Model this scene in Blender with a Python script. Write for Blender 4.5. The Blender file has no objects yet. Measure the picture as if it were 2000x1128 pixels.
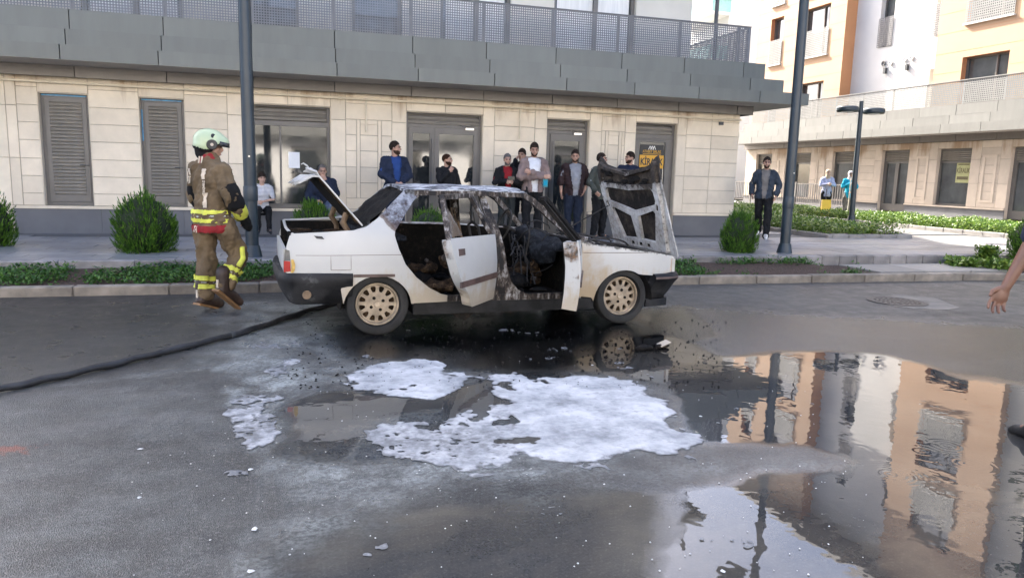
import bpy, bmesh, math, random
import numpy as np
from mathutils import Vector, Matrix, noise as mnoise
from mathutils.geometry import delaunay_2d_cdt

sc = bpy.context.scene
COL = sc.collection
R_ = math.radians
random.seed(7)
rng = np.random.default_rng(11)

# ------------------------------------------------------------------ camera
EYE = Vector((0.0, 0.0, 1.5))
RIGHT = Vector((0.9587, -0.2832, 0.0264)); DOWN = Vector((-0.0185, -0.1551, -0.9877)); FWD = Vector((0.2838, 0.9464, -0.1540))
cam_d = bpy.data.cameras.new('camera'); cam = bpy.data.objects.new('camera', cam_d); COL.objects.link(cam)
m3 = Matrix((RIGHT, -DOWN, -FWD)).transposed()
cam.matrix_world = Matrix.Translation(EYE) @ m3.to_4x4()
cam_d.sensor_width = 36.0; cam_d.lens = 25.92; cam_d.clip_start = 0.05; cam_d.clip_end = 3000
sc.camera = cam

def ground_at(px, py, z=0.0):
    """the spot on a level plane that the photo's pixel shows"""
    d = RIGHT*(px-1000) + DOWN*(py-564) + FWD*1440
    t = (z-EYE.z)/d.z
    return EYE + d*t

# ------------------------------------------------------------------ light
SUN_DIR = Vector((-0.255, 0.967, math.tan(R_(38)))).normalized()
world = bpy.data.worlds.new('World'); sc.world = world; world.use_nodes = True
wn = world.node_tree.nodes; wl = world.node_tree.links
sky = wn.new('ShaderNodeTexSky'); sky.sky_type = 'NISHITA'; sky.sun_disc = False
sky.sun_elevation = R_(38); sky.sun_rotation = math.atan2(SUN_DIR.x, SUN_DIR.y)
sky.air_density = 0.6; sky.dust_density = 4.0; sky.ozone_density = 1.0
bg = wn['Background']; bg.inputs[1].default_value = 0.125
wl.new(sky.outputs[0], bg.inputs[0])
sd = bpy.data.lights.new('sun', 'SUN'); sd.energy = 3.9; sd.angle = R_(0.5); sd.color = (1.0, 0.93, 0.82)
sun = bpy.data.objects.new('sun', sd); COL.objects.link(sun)
sun.rotation_euler = (-SUN_DIR).to_track_quat('-Z', 'Y').to_euler(); sun.location = (0, 10, 40)
sc.view_settings.view_transform = 'Standard'; sc.view_settings.look = 'None'
sc.view_settings.exposure = 2.78; sc.view_settings.gamma = 1.0; sc.view_settings.use_curve_mapping = False
sc.cycles.max_bounces = 8; sc.cycles.diffuse_bounces = 4; sc.cycles.glossy_bounces = 4; sc.cycles.transparent_max_bounces = 12
sc.cycles.use_denoising = True

# ------------------------------------------------------------------ materials
def hexc(c):
    return (c[0], c[1], c[2], 1.0)

class NT:
    """tiny helper round a node tree"""
    def __init__(s, name):
        s.m = bpy.data.materials.new(name); s.m.use_nodes = True
        s.t = s.m.node_tree; s.n = s.t.nodes; s.l = s.t.links
        s.b = s.n['Principled BSDF']
    def new(s, t, **kw):
        n = s.n.new(t)
        for k, v in kw.items(): setattr(n, k, v)
        return n
    def link(s, a, b): s.l.new(a, b)
    def coord(s, kind='Object', scale=(1, 1, 1)):
        tc = s.new('ShaderNodeTexCoord'); mp = s.new('ShaderNodeMapping'); mp.inputs['Scale'].default_value = scale
        s.link(tc.outputs[kind], mp.inputs[0]); return mp.outputs[0]
    def noise(s, vec, scale, detail=4, rough=0.55, dist=0.0):
        n = s.new('ShaderNodeTexNoise'); n.inputs['Scale'].default_value = scale; n.inputs['Detail'].default_value = detail
        n.inputs['Roughness'].default_value = rough; n.inputs['Distortion'].default_value = dist
        s.link(vec, n.inputs['Vector']); return n.outputs['Fac']
    def ramp(s, fac, stops):
        r = s.new('ShaderNodeValToRGB'); e = r.color_ramp.elements
        while len(e) < len(stops): e.new(0.5)
        for q, (p, c) in zip(e, stops):
            q.position = p; q.color = hexc(c) if not isinstance(c, (int, float)) else (c, c, c, 1)
        s.link(fac, r.inputs[0]); return r.outputs[0]
    def mix(s, fac, a, b, mode='MIX'):
        n = s.new('ShaderNodeMix', data_type='RGBA', blend_type=mode)
        for v, i in ((fac, 0), (a, 6), (b, 7)):
            if hasattr(v, 'is_linked') or hasattr(v, 'links'): s.link(v, n.inputs[i])
            elif isinstance(v, (int, float)): n.inputs[i].default_value = v if i == 0 else (v, v, v, 1)
            else: n.inputs[i].default_value = hexc(v)
        return n.outputs[2]
    def math(s, op, a, b=0.0, clamp=False):
        n = s.new('ShaderNodeMath', operation=op); n.use_clamp = clamp
        for v, i in ((a, 0), (b, 1)):
            if isinstance(v, (int, float)): n.inputs[i].default_value = v
            else: s.link(v, n.inputs[i])
        return n.outputs[0]
    def bump(s, h, strength=0.3, dist=0.01):
        n = s.new('ShaderNodeBump'); n.inputs['Strength'].default_value = strength; n.inputs['Distance'].default_value = dist
        s.link(h, n.inputs['Height']); s.link(n.outputs[0], s.b.inputs['Normal']); return n
    def set(s, **kw):
        for k, v in kw.items():
            i = s.b.inputs[k.replace('_', ' ')]
            if isinstance(v, (int, float)): i.default_value = v
            elif isinstance(v, tuple): i.default_value = hexc(v)
            else: s.link(v, i)
        return s
    def sep(s, vec):
        n = s.new('ShaderNodeSeparateXYZ'); s.link(vec, n.inputs[0]); return n.outputs

def simple(name, col, rough=0.6, var=0.15, nscale=6, metal=0.0, bump=0.0, bscale=60, spec=0.5, rnd=0.0, coord='Object', stretch=(1, 1, 1)):
    q = NT(name); v = q.coord(coord, stretch)
    f = q.noise(v, nscale, 5)
    lo = tuple(c*(1-var) for c in col); hi = tuple(min(1, c*(1+var)) for c in col)
    c = q.ramp(f, [(0.3, lo), (0.7, hi)])
    if rnd:
        oi = q.new('ShaderNodeObjectInfo')
        k = q.math('MULTIPLY_ADD', oi.outputs['Random'], 2*rnd); k.node.inputs[2].default_value = 1-rnd
        cc = q.new('ShaderNodeCombineColor'); [q.link(k, cc.inputs[i]) for i in range(3)]
        c = q.mix(1.0, c, cc.outputs[0], 'MULTIPLY')
    q.set(Base_Color=c, Roughness=rough, Metallic=metal); q.b.inputs['Specular IOR Level'].default_value = spec
    if bump: q.bump(q.noise(v, bscale, 3), bump, 0.01)
    return q.m

# ------------------------------------------------------------------ geometry helpers
class MB:
    def __init__(s): s.v = []; s.f = []; s.mi = []
    def add(s, vs, fs, mi=0):
        o = len(s.v); s.v.extend([tuple(v) for v in vs]); s.f.extend([tuple(i+o for i in f) for f in fs]); s.mi.extend([mi]*len(fs)); return s
    def box(s, x0, x1, y0, y1, z0, z1, mi=0):
        return s.add([(x0,y0,z0),(x1,y0,z0),(x1,y1,z0),(x0,y1,z0),(x0,y0,z1),(x1,y0,z1),(x1,y1,z1),(x0,y1,z1)],
                     [(0,3,2,1),(4,5,6,7),(0,1,5,4),(1,2,6,5),(2,3,7,6),(3,0,4,7)], mi)
    def cbox(s, x0, x1, y0, y1, z0, z1, c=0.01, mi=0):
        """a box whose four upright edges and top rim are chamfered"""
        pts = lambda i: [(x0+i+c,y0+i),(x1-i-c,y0+i),(x1-i,y0+i+c),(x1-i,y1-i-c),(x1-i-c,y1-i),(x0+i+c,y1-i),(x0+i,y1-i-c),(x0+i,y0+i+c)]
        vs = [(x,y,z0) for x,y in pts(0)]+[(x,y,z1-c) for x,y in pts(0)]+[(x,y,z1) for x,y in pts(c)]
        fs = [tuple(range(7,-1,-1)), tuple(range(16,24))]
        for k in range(2):
            for i in range(8):
                j = (i+1) % 8; fs.append((k*8+i, k*8+j, k*8+8+j, k*8+8+i))
        return s.add(vs, fs, mi)
    def tube(s, pts, rad, n=8, mi=0, cap=True):
        pts = [Vector(p) for p in pts]; rad = rad if isinstance(rad, (list, tuple)) else [rad]*len(pts)
        vs = []; fs = []; prev = None
        for i, p in enumerate(pts):
            t = (pts[min(i+1, len(pts)-1)]-pts[max(i-1, 0)])
            t = t.normalized() if t.length > 1e-9 else Vector((0, 0, 1))
            a = prev if prev is not None else (Vector((1, 0, 0)) if abs(t.x) < 0.9 else Vector((0, 1, 0)))
            a = (a - t*a.dot(t)).normalized(); prev = a; b = t.cross(a)
            for k in range(n):
                q = 2*math.pi*k/n; vs.append(p + (a*math.cos(q)+b*math.sin(q))*rad[i])
        for i in range(len(pts)-1):
            for k in range(n):
                j = (k+1) % n; fs.append((i*n+k, i*n+j, i*n+n+j, i*n+n+k))
        if cap: fs += [tuple(range(n-1, -1, -1)), tuple(range((len(pts)-1)*n, len(pts)*n))]
        return s.add(vs, fs, mi)
    def lathe(s, prof, n=24, center=(0, 0, 0), axis='z', mi=0, cap=True, loop=False):
        vs = []; fs = []; cx, cy, cz = center
        for r, h in prof:
            for k in range(n):
                a = 2*math.pi*k/n; c, d = r*math.cos(a), r*math.sin(a)
                vs.append((cx+c, cy+d, cz+h) if axis == 'z' else ((cx+c, cy+h, cz+d) if axis == 'y' else (cx+h, cy+c, cz+d)))
        for i in range(len(prof) if loop else len(prof)-1):
            o = ((i+1) % len(prof))*n
            for k in range(n):
                j = (k+1) % n; fs.append((i*n+k, i*n+j, o+j, o+k))
        if cap and not loop: fs += [tuple(range(n-1, -1, -1)), tuple(range((len(prof)-1)*n, len(prof)*n))]
        return s.add(vs, fs, mi)
    def ell(s, c, r, n=10, m=7, mi=0, rot=None):
        vs = []; fs = []
        for i in range(m+1):
            th = math.pi*i/m
            for k in range(n):
                ph = 2*math.pi*k/n
                p = Vector((r[0]*math.sin(th)*math.cos(ph), r[1]*math.sin(th)*math.sin(ph), r[2]*math.cos(th)))
                if rot is not None: p = rot @ p
                vs.append(p+Vector(c))
        for i in range(m):
            for k in range(n):
                j = (k+1) % n; fs.append((i*n+k, i*n+n+k, i*n+n+j, i*n+j))
        return s.add(vs, fs, mi)
    def prism(s, poly, a0, a1, axis='z', mi=0):
        n = len(poly); f = {'z': lambda p, a: (p[0], p[1], a), 'y': lambda p, a: (p[0], a, p[1]), 'x': lambda p, a: (a, p[0], p[1])}[axis]
        vs = [f(p, a0) for p in poly]+[f(p, a1) for p in poly]
        fs = [tuple(range(n-1, -1, -1)), tuple(range(n, 2*n))]+[(i, (i+1) % n, n+(i+1) % n, n+i) for i in range(n)]
        return s.add(vs, fs, mi)
    def mesh(s, name, mats, smooth=False, fix=True):
        me = bpy.data.meshes.new(name); me.from_pydata(s.v, [], s.f)
        for m in (mats if isinstance(mats, (list, tuple)) else [mats]): me.materials.append(m)
        if any(s.mi): me.polygons.foreach_set('material_index', s.mi)
        if fix and len(s.f) < 60000:
            b = bmesh.new(); b.from_mesh(me); bmesh.ops.recalc_face_normals(b, faces=b.faces); b.to_mesh(me); b.free()
        if smooth: me.polygons.foreach_set('use_smooth', [True]*len(me.polygons)); me.set_sharp_from_angle(angle=R_(40))
        me.update(); return me
    def build(s, name, mats, parent=None, smooth=False, **kw):
        return place(name, s.mesh(name, mats, smooth), parent, **kw)

def place(name, me, parent=None, loc=None, rot=None, **kw):
    o = bpy.data.objects.new(name, me); COL.objects.link(o)
    if parent is not None: o.parent = parent
    if loc is not None: o.location = loc
    if rot is not None: o.rotation_euler = rot
    return tag(o, **kw)
def tag(o, label=None, cat=None, group=None, kind=None):
    if label: o['label'] = label
    if cat: o['category'] = cat
    if group: o['group'] = group
    if kind: o['kind'] = kind
    return o
def thing(name, loc, label, cat, rz=0.0, group=None):
    o = bpy.data.objects.new(name, None); COL.objects.link(o); o.location = loc; o.rotation_euler = (0, 0, rz); o.empty_display_size = 0.2
    return tag(o, label, cat, group)
def copy_tree(o, parent=None):
    c = o.copy(); COL.objects.link(c)
    if parent is not None: c.parent = parent
    for ch in list(o.children): copy_tree(ch, c)
    return c
def fbm(p, s=1.0, o=3):
    return mnoise.fractal(Vector(p)*s, 1.0, 2.0, o)

# ------------------------------------------------------------------ shared materials
M = {}
M['stone'] = None
def stone_mat(name, col, stain):
    q = NT(name); v = q.coord('Object')
    geo = q.new('ShaderNodeNewGeometry'); pos = geo.outputs['Position']
    mp = q.new('ShaderNodeMapping'); q.link(pos, mp.inputs[0]); mp.inputs['Scale'].default_value = (1, 1, 1)
    f1 = q.noise(mp.outputs[0], 2.2, 6, 0.6); f2 = q.noise(mp.outputs[0], 26, 4, 0.6)
    c = q.ramp(f1, [(0.3, tuple(x*0.88 for x in col)), (0.7, tuple(x*1.08 for x in col))])
    c = q.mix(q.math('MULTIPLY', f2, 0.3), c, tuple(x*0.74 for x in col))
    oi = q.new('ShaderNodeObjectInfo')
    k = q.math('MULTIPLY_ADD', oi.outputs['Random'], 0.16); k.node.inputs[2].default_value = 0.92
    cc = q.new('ShaderNodeCombineColor'); [q.link(k, cc.inputs[i]) for i in range(3)]
    c = q.mix(1.0, c, cc.outputs[0], 'MULTIPLY')
    if stain:   # rusty run-off below the fascia: streaks that start at the top course
        st = q.new('ShaderNodeMapping'); q.link(pos, st.inputs[0]); st.inputs['Scale'].default_value = (1, 1, 0.12)
        s1 = q.noise(st.outputs[0], 1.1, 2, 0.5); s2 = q.noise(st.outputs[0], 7.0, 4, 0.65); s3 = q.noise(pos, 1.7, 3)
        zz = q.sep(pos)[2]
        h = q.math('MULTIPLY_ADD', zz, 2.1); h.node.inputs[2].default_value = -5.35
        h = q.math('MINIMUM', q.math('MAXIMUM', h, -0.5), 0.9)
        a = q.math('ADD', q.math('MULTIPLY', s1, 2.3), q.math('MULTIPLY', s2, 1.2))
        a = q.math('ADD', a, q.math('MULTIPLY', s3, 0.4))
        a = q.math('ADD', a, q.math('MULTIPLY', h, 0.55))
        m = q.new('ShaderNodeMapRange'); m.inputs[1].default_value = 2.25; m.inputs[2].default_value = 2.72; q.link(a, m.inputs[0])
        c = q.mix(q.math('MULTIPLY', m.outputs[0], 0.7), c, (0.26, 0.15, 0.07))
    q.set(Base_Color=c, Roughness=0.75); q.b.inputs['Specular IOR Level'].default_value = 0.3
    q.bump(q.noise(pos, 55, 4), 0.15, 0.004)
    return q.m
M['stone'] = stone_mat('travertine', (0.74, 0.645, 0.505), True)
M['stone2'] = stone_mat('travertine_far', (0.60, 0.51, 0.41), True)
M['mortar'] = simple('mortar_gap', (0.30, 0.255, 0.20), 0.9)
M['plinth'] = simple('plinth_grey', (0.135, 0.135, 0.14), 0.75, 0.12, 2.5, bump=0.08)
def panel_mat(name, col, rough):
    q = NT(name); geo = q.new('ShaderNodeNewGeometry'); pos = geo.outputs['Position']
    st = q.new('ShaderNodeMapping'); q.link(pos, st.inputs[0]); st.inputs['Scale'].default_value = (1, 1, 0.18)
    f = q.noise(st.outputs[0], 5, 5, 0.6); g = q.noise(pos, 0.9, 3)
    c = q.ramp(f, [(0.3, tuple(x*0.9 for x in col)), (0.72, tuple(x*1.08 for x in col))])
    c = q.mix(q.math('MULTIPLY', g, 0.25), c, tuple(x*0.8 for x in col))
    oi = q.new('ShaderNodeObjectInfo'); k = q.math('MULTIPLY_ADD', oi.outputs['Random'], 0.14); k.node.inputs[2].default_value = 0.93
    cc = q.new('ShaderNodeCombineColor'); [q.link(k, cc.inputs[i]) for i in range(3)]
    q.set(Base_Color=q.mix(1.0, c, cc.outputs[0], 'MULTIPLY'), Roughness=rough, Metallic=0.25)
    q.bump(q.noise(pos, 1.8, 2), 0.12, 0.01)
    return q.m
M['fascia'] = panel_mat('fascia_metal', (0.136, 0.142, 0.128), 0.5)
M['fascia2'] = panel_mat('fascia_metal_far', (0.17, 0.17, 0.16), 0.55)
M['frieze'] = panel_mat('frieze_metal', (0.16, 0.145, 0.13), 0.5)
M['darkgap'] = simple('dark_gap', (0.03, 0.03, 0.03), 0.9)
M['soffit'] = simple('soffit', (0.33, 0.31, 0.29), 0.7, 0.08)
M['frame'] = simple('frame_taupe', (0.13, 0.12, 0.108), 0.45, 0.1, 3)
M['shutter'] = simple('shutter_slat', (0.225, 0.205, 0.175), 0.5, 0.12, 4, rnd=0.06)
M['film'] = simple('blue_film', (0.03, 0.22, 0.42), 0.35, 0.4, 9)
M['pipe'] = simple('cream_pipe', (0.66, 0.58, 0.44), 0.4, 0.08)
M['rail'] = simple('perforated_grey', (0.15, 0.15, 0.155), 0.5, 0.1)
M['rail2'] = simple('perforated_light', (0.22, 0.22, 0.21), 0.5, 0.1)
M['render'] = simple('cream_render', (0.62, 0.58, 0.50), 0.85, 0.06, 1.2, bump=0.05)
M['white'] = simple('white_render', (0.62, 0.61, 0.59), 0.85, 0.05, 1.0, bump=0.05)
M['orange'] = simple('orange_panel', (0.44, 0.285, 0.175), 0.75, 0.06, 0.8)
M['orange_deep'] = simple('orange_deep', (0.46, 0.23, 0.11), 0.75, 0.06, 0.8)
M['terra'] = simple('window_reveal', (0.44, 0.20, 0.09), 0.7, 0.08)
M['steel'] = simple('dark_steel', (0.05, 0.055, 0.06), 0.45, 0.1)
M['polepaint'] = simple('pole_paint', (0.018, 0.030, 0.040), 0.38, 0.18, 3, bump=0.04, bscale=25)
M['paper'] = simple('paper', (0.72, 0.73, 0.74), 0.8, 0.04)
M['curtain'] = simple('curtain', (0.72, 0.71, 0.68), 0.9, 0.1, 3, stretch=(6, 1, 0.3))
M['chrome'] = simple('satin_metal', (0.55, 0.53, 0.5), 0.3, 0.1, metal=0.9)
M['black'] = simple('black_plastic', (0.018, 0.018, 0.02), 0.5, 0.2)
M['yellow'] = simple('yellow_plastic', (0.75, 0.48, 0.03), 0.5, 0.1)
def glass_mat(name, tint, ior=1.85):
    q = NT(name); v = q.coord('Object'); f = q.noise(v, 1.3, 5, 0.6)
    q.set(Base_Color=q.ramp(f, [(0.35, tint), (0.75, tuple(min(1, c*1.9+0.012) for c in tint))]), Roughness=q.ramp(q.noise(v, 2.5, 5), [(0.4, 0.015), (0.75, 0.10)]))
    q.b.inputs['IOR'].default_value = ior; q.bump(q.noise(v, 1.1, 2), 0.02, 0.02)
    return q.m
M['glass'] = glass_mat('shop_glass', (0.018, 0.020, 0.020), 2.1)
M['glass2'] = glass_mat('far_glass', (0.05, 0.055, 0.055), 1.9)
# ================================================================== building on the near side: shops below, terrace above
GZ = 0.27          # paved walk
FY = 14.75         # shop front
b1 = thing('shop_building', (2.4, FY, GZ), 'grey fascia shop building of cream stone with a railed terrace, behind the burnt car', 'building')
def base_of(p): return p.location.copy() if p.parent is None else Vector((0, 0, 0))   # sub-part parents sit at the origin
def bpart(name, mb, mat, smooth=False, parent=b1, **kw):
    o = mb.build(name, mat, None, smooth, **kw)
    o.parent = parent; o.location = -base_of(parent)
    return o

# openings: x0, x1, sill, top
OPEN = [(-4.15,-3.37,.74,2.67),(-2.58,-1.83,.74,2.67),(-.82,.73,.74,2.66),(2.17,3.72,GZ,2.655),(5.08,6.04,GZ,2.655),(7.10,8.10,GZ,2.67)]
REC = 0.20
bk = MB()                                                   # body of the ground floor, split round the openings
xs = [-4.98]+[v for o in OPEN for v in o[:2]]+[9.64]
for i in range(0, len(xs), 2): bk.box(xs[i], xs[i+1], FY+.012, FY+.6, GZ-.2, 2.94)
for x0, x1, s, t in OPEN:
    bk.box(x0, x1, FY+.013, FY+.6, t, 2.94)
    if s > .5: bk.box(x0, x1, FY+.013, FY+.6, GZ-.2, s)
bk.box(-4.98, 9.64, FY+.62, 30, GZ-.2, 4.0)
bk.box(-4.98, 9.64, FY+.1, FY+.62, 2.95, 4.0)
bpart('wall_core', bk, M['mortar'])
lf = MB(); lf.box(-9, -5.25, FY+1.2, FY+1.6, 0, 4.0); lf.box(-9, -4.985, FY+.3, FY+1.19, 2.45, 4.0)
bpart('recessed_entrance', lf, M['steel'])

pan_cache = {}
def stone(x0, x1, z0, z1, proud=0.0, nm='stone_panel', y=FY, mat='stone', par=b1):
    w, h = round(x1-x0-.006, 3), round(z1-z0-.006, 3)
    k = (w, h, mat)
    if k not in pan_cache:
        q = MB(); c = .004
        vs = [(0,0,0),(w,0,0),(w,0,h),(0,0,h)]; fr = [(c,-.012,c),(w-c,-.012,c),(w-c,-.012,h-c),(c,-.012,h-c)]
        q.add(vs+fr, [(4,5,6,7),(0,1,5,4),(1,2,6,5),(2,3,7,6),(3,0,4,7)])
        pan_cache[k] = q.mesh('stone_panel', M[mat])
    o = bpy.data.objects.new(nm, pan_cache[k]); COL.objects.link(o); o.parent = par
    o.location = Vector((x0+.0035, y+.012-proud, z0+.0035))-base_of(par)
    return o
CZ = [.74,.95,1.25,1.55,1.86,2.16,2.45,2.75,2.94]
PZ = [.74,1.55,2.43,2.94]
for x0, x1 in [(-4.63,-4.47),(-1.11,-.82),(.73,1.01),(1.89,2.17),(3.72,3.96),(4.82,5.08),(6.04,6.31),(6.85,7.10),(8.10,8.32)]:
    for a, b in zip(PZ, PZ[1:]): stone(x0, x1, a, b, .004)
for a, b in zip([GZ,.74,1.55,2.43], [.74,1.55,2.43,2.94]): stone(-4.98, -4.63, a, b, .004)
for x0, x1 in [(-4.47,-4.15),(-3.37,-2.58),(-1.83,-1.11),(3.96,4.82),(8.32,8.94),(8.94,9.64)]:
    for a, b in zip(CZ, CZ[1:]): stone(x0, x1, a, b)
for x0, x1 in [(1.01,1.89),(6.31,6.85)]:                     # bays with a raised narrow frame in the middle
    m0, m1 = (1.21, 1.69) if x0 < 3 else (6.40, 6.78)
    for a, b in zip(CZ, CZ[1:]):
        if a >= 2.44 or b <= .96: stone(x0, x1, a, b)
        else:
            stone(x0, m0, a, b); stone(m1, x1, a, b); stone(m0+.07, m1-.07, a, b, -.006)
    for f0, f1, z0, z1 in ((m0, m0+.07, .95, 2.45), (m1-.07, m1, .95, 2.45)): stone(f0, f1, z0, z1, .008, 'stone_trim')
    stone(m0+.07, m1-.07, 2.36, 2.45, .008, 'stone_trim')
for i, (x0, x1, s, t) in enumerate(OPEN):
    n = 2 if x1-x0 > 1.2 else 1
    for k in range(n): stone(x0+(x1-x0)*k/n, x0+(x1-x0)*(k+1)/n, t+.004, 2.94)
    r = MB(); r.box(x0-.002, x0+.006, FY+.004, FY+REC, s, t); r.box(x1-.006, x1+.002, FY+.004, FY+REC, s, t); r.box(x0+.007, x1-.007, FY+.006, FY+REC, t-.008, t)
    bpart('door_reveal', r, M['stone'])
# grey base with stone ledge
for x0, x1 in [(-4.62,2.16),(3.73,5.07),(6.05,7.09),(8.11,9.64)]:
    n = max(1, round((x1-x0)/1.4))
    for k in range(n):
        q = MB(); q.box(x0+(x1-x0)*k/n+.002, x0+(x1-x0)*(k+1)/n-.002, FY-.015, FY+.01, GZ-.1, .685); bpart('base_panel', q, M['plinth'])
    q = MB(); q.box(x0, x1, FY-.045, FY+.011, .687, .737); bpart('stone_ledge', q, M['stone'])

slat_cache = {}
def slats(par, x0, x1, z0, z1, y, pitch, root=b1):
    n = int((z1-z0)/pitch); w = round(x1-x0, 3)
    k = (w, round(pitch, 3))
    if k not in slat_cache:
        q = MB(); p = pitch
        q.add([(0,0,0),(w,0,0),(0,-.022,p*.18),(w,-.022,p*.18),(0,-.026,p*.45),(w,-.026,p*.45),(0,.012,p*1.0),(w,.012,p*1.0)], [(0,1,3,2),(2,3,5,4),(4,5,7,6)])
        slat_cache[k] = q.mesh('slat', M['shutter'])
    for i in range(n):
        o = bpy.data.objects.new('slat', slat_cache[k]); COL.objects.link(o); o.parent = par
        o.location = Vector((x0, y, z0+(z1-z0)*i/n))-base_of(par)
def frame_mb(x0, x1, z0, z1, y0, y1, wl, wr=None, wb=None, wt=None):
    wr = wl if wr is None else wr; wb = wl if wb is None else wb; wt = wl if wt is None else wt
    q = MB(); q.box(x0, x0+wl, y0, y1, z0, z1); q.box(x1-wr, x1, y0, y1, z0, z1)
    if wb: q.box(x0+wl, x1-wr, y0+.002, y1, z0, z0+wb)
    if wt: q.box(x0+wl, x1-wr, y0+.002, y1, z1-wt, z1)
    return q
RY = FY+.13
def louvre_door(x0, x1, z0, z1, handle):
    d = bpart('louvred_door', frame_mb(x0, x1, z0, z1, RY, RY+.06, .05, .05, .05, .05), M['frame'])
    leaf = bpart('door_leaf', frame_mb(x0+.055, x1-.055, z0+.055, z1-.055, RY-.01, RY+.04, .075, .075, .13, .075), M['frame'], parent=d)
    q = MB(); q.box(x0+.1, x1-.1, RY+.02, RY+.035, z0+.1, z1-.1); bpart('back_plate', q, M['frame'], parent=d)
    slats(d, x0+.13, x1-.13, z0+.19, z1-.135, RY+.0, .0605)
    q = MB(); q.tube([(x1-.07,RY-.01,1.45),(x1-.07,RY-.045,1.45),(x1-.2,RY-.05,1.45)], .009, 6); bpart('handle', q, M['steel'], True, d)
    q = MB(); q.box(x0+.02, x1-.05, RY-.004, RY+.001, z1-.035, z1-.008)
    if handle: q.box(x0+.008, x0+.03, RY-.005, RY+.0, z1-.75, z1-.2)
    bpart('protective_film', q, M['film'], parent=d)
    return d
louvre_door(-4.14, -3.38, .745, 2.66, False); louvre_door(-2.57, -1.84, .745, 2.66, True)
def pane(par, x0, x1, z0, z1, y, mat='glass'):
    q = MB(); q.box(x0, x1, y, y+.012, z0, z1); return bpart('pane', q, M[mat], parent=par)
def shutter_box(par, x0, x1, z0, z1):
    q = MB(); q.box(x0, x1, RY+.05, RY+.1, z0, z1); bpart('shutter_back', q, M['frame'], parent=par)
    slats(par, x0, x1, z0, z1, RY+.03, .062)
# big shop window
w = bpart('shop_window', frame_mb(-.81, .72, .745, 2.65, RY, RY+.07, .05, .055, .07, .03), M['frame'])
shutter_box(w, -.755, .66, 2.38, 2.60)
q = MB(); q.box(-.76, .665, RY+.005, RY+.075, 2.28, 2.37); q.box(-.21, -.175, RY+.01, RY+.06, .82, 2.28); bpart('mullion', q, M['frame'], parent=w)
pane(w, -.755, -.212, .82, 2.277, RY+.03); pane(w, -.173, .66, .82, 2.277, RY+.03)
q = MB(); q.box(-.05, .155, RY+.018, RY+.024, 1.50, 1.80); bpart('paper_notice', q, M['paper'], parent=w)
# double door
def closer(par, x):
    q = MB(); q.box(x, x+.17, RY-.055, RY-.012, 2.345, 2.385); q.tube([(x+.03,RY-.045,2.39),(x-.08,RY-.06,2.43),(x+.1,RY-.03,2.435)], .008, 6); bpart('door_closer', q, M['chrome'], parent=par)
d = bpart('double_door', frame_mb(2.18, 3.71, GZ, 2.645, RY, RY+.07, .045, .045, 0, .03), M['frame'])
shutter_box(d, 2.225, 3.665, 2.43, 2.60)
q = MB(); q.box(2.225, 3.665, RY+.004, RY+.07, 2.375, 2.428); bpart('transom', q, M['frame'], parent=d)
for a, b in ((2.23, 2.76), (2.765, 3.66)):
    bpart('door_leaf', frame_mb(a, b, GZ+.01, 2.37, RY-.01, RY+.05, .09, .10, .24, .12), M['frame'], parent=d)
    pane(d, a+.088, b-.098, GZ+.245, 2.252, RY+.02)
closer(d, 3.38)
q = MB(); q.tube([(2.70,RY-.05,1.0),(2.70,RY-.05,2.15)], .012, 8); bpart('pull_bar', q, M['frame'], True, d)
q = MB(); q.tube([(2.83,RY-.05,1.0),(2.83,RY-.05,1.45)], .012, 8); bpart('pull_bar', q, M['frame'], True, d)
# single door
d = bpart('glass_door', frame_mb(5.09, 6.03, GZ, 2.645, RY, RY+.07, .05, .05, 0, .03), M['frame'])
shutter_box(d, 5.14, 5.98, 2.42, 2.60)
q = MB(); q.box(5.14, 5.98, RY+.004, RY+.07, 2.36, 2.418); q.box(5.14, 5.20, RY+.006, RY+.07, GZ, 2.358); bpart('transom', q, M['frame'], parent=d)
bpart('door_leaf', frame_mb(5.21, 5.975, GZ+.01, 2.355, RY-.01, RY+.05, .10, .11, .24, .14), M['frame'], parent=d)
pane(d, 5.308, 5.867, GZ+.245, 2.217, RY+.02); closer(d, 5.72)
q = MB(); q.tube([(5.26,RY-.05,1.0),(5.26,RY-.05,2.2)], .012, 8); bpart('pull_bar', q, M['frame'], True, d)
# door with the letting poster
d = bpart('glass_door', frame_mb(7.11, 8.09, GZ, 2.66, RY, RY+.07, .05, .05, 0, .03), M['frame'])
shutter_box(d, 7.16, 8.04, 2.43, 2.61)
q = MB(); q.box(7.16, 8.04, RY+.004, RY+.07, 2.33, 2.428); bpart('transom', q, M['frame'], parent=d)
bpart('door_leaf', frame_mb(7.165, 8.035, GZ+.01, 2.325, RY-.01, RY+.05, .10, .14, .24, .06), M['frame'], parent=d)
pane(d, 7.263, 7.897, GZ+.245, 2.267, RY+.02)

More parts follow.
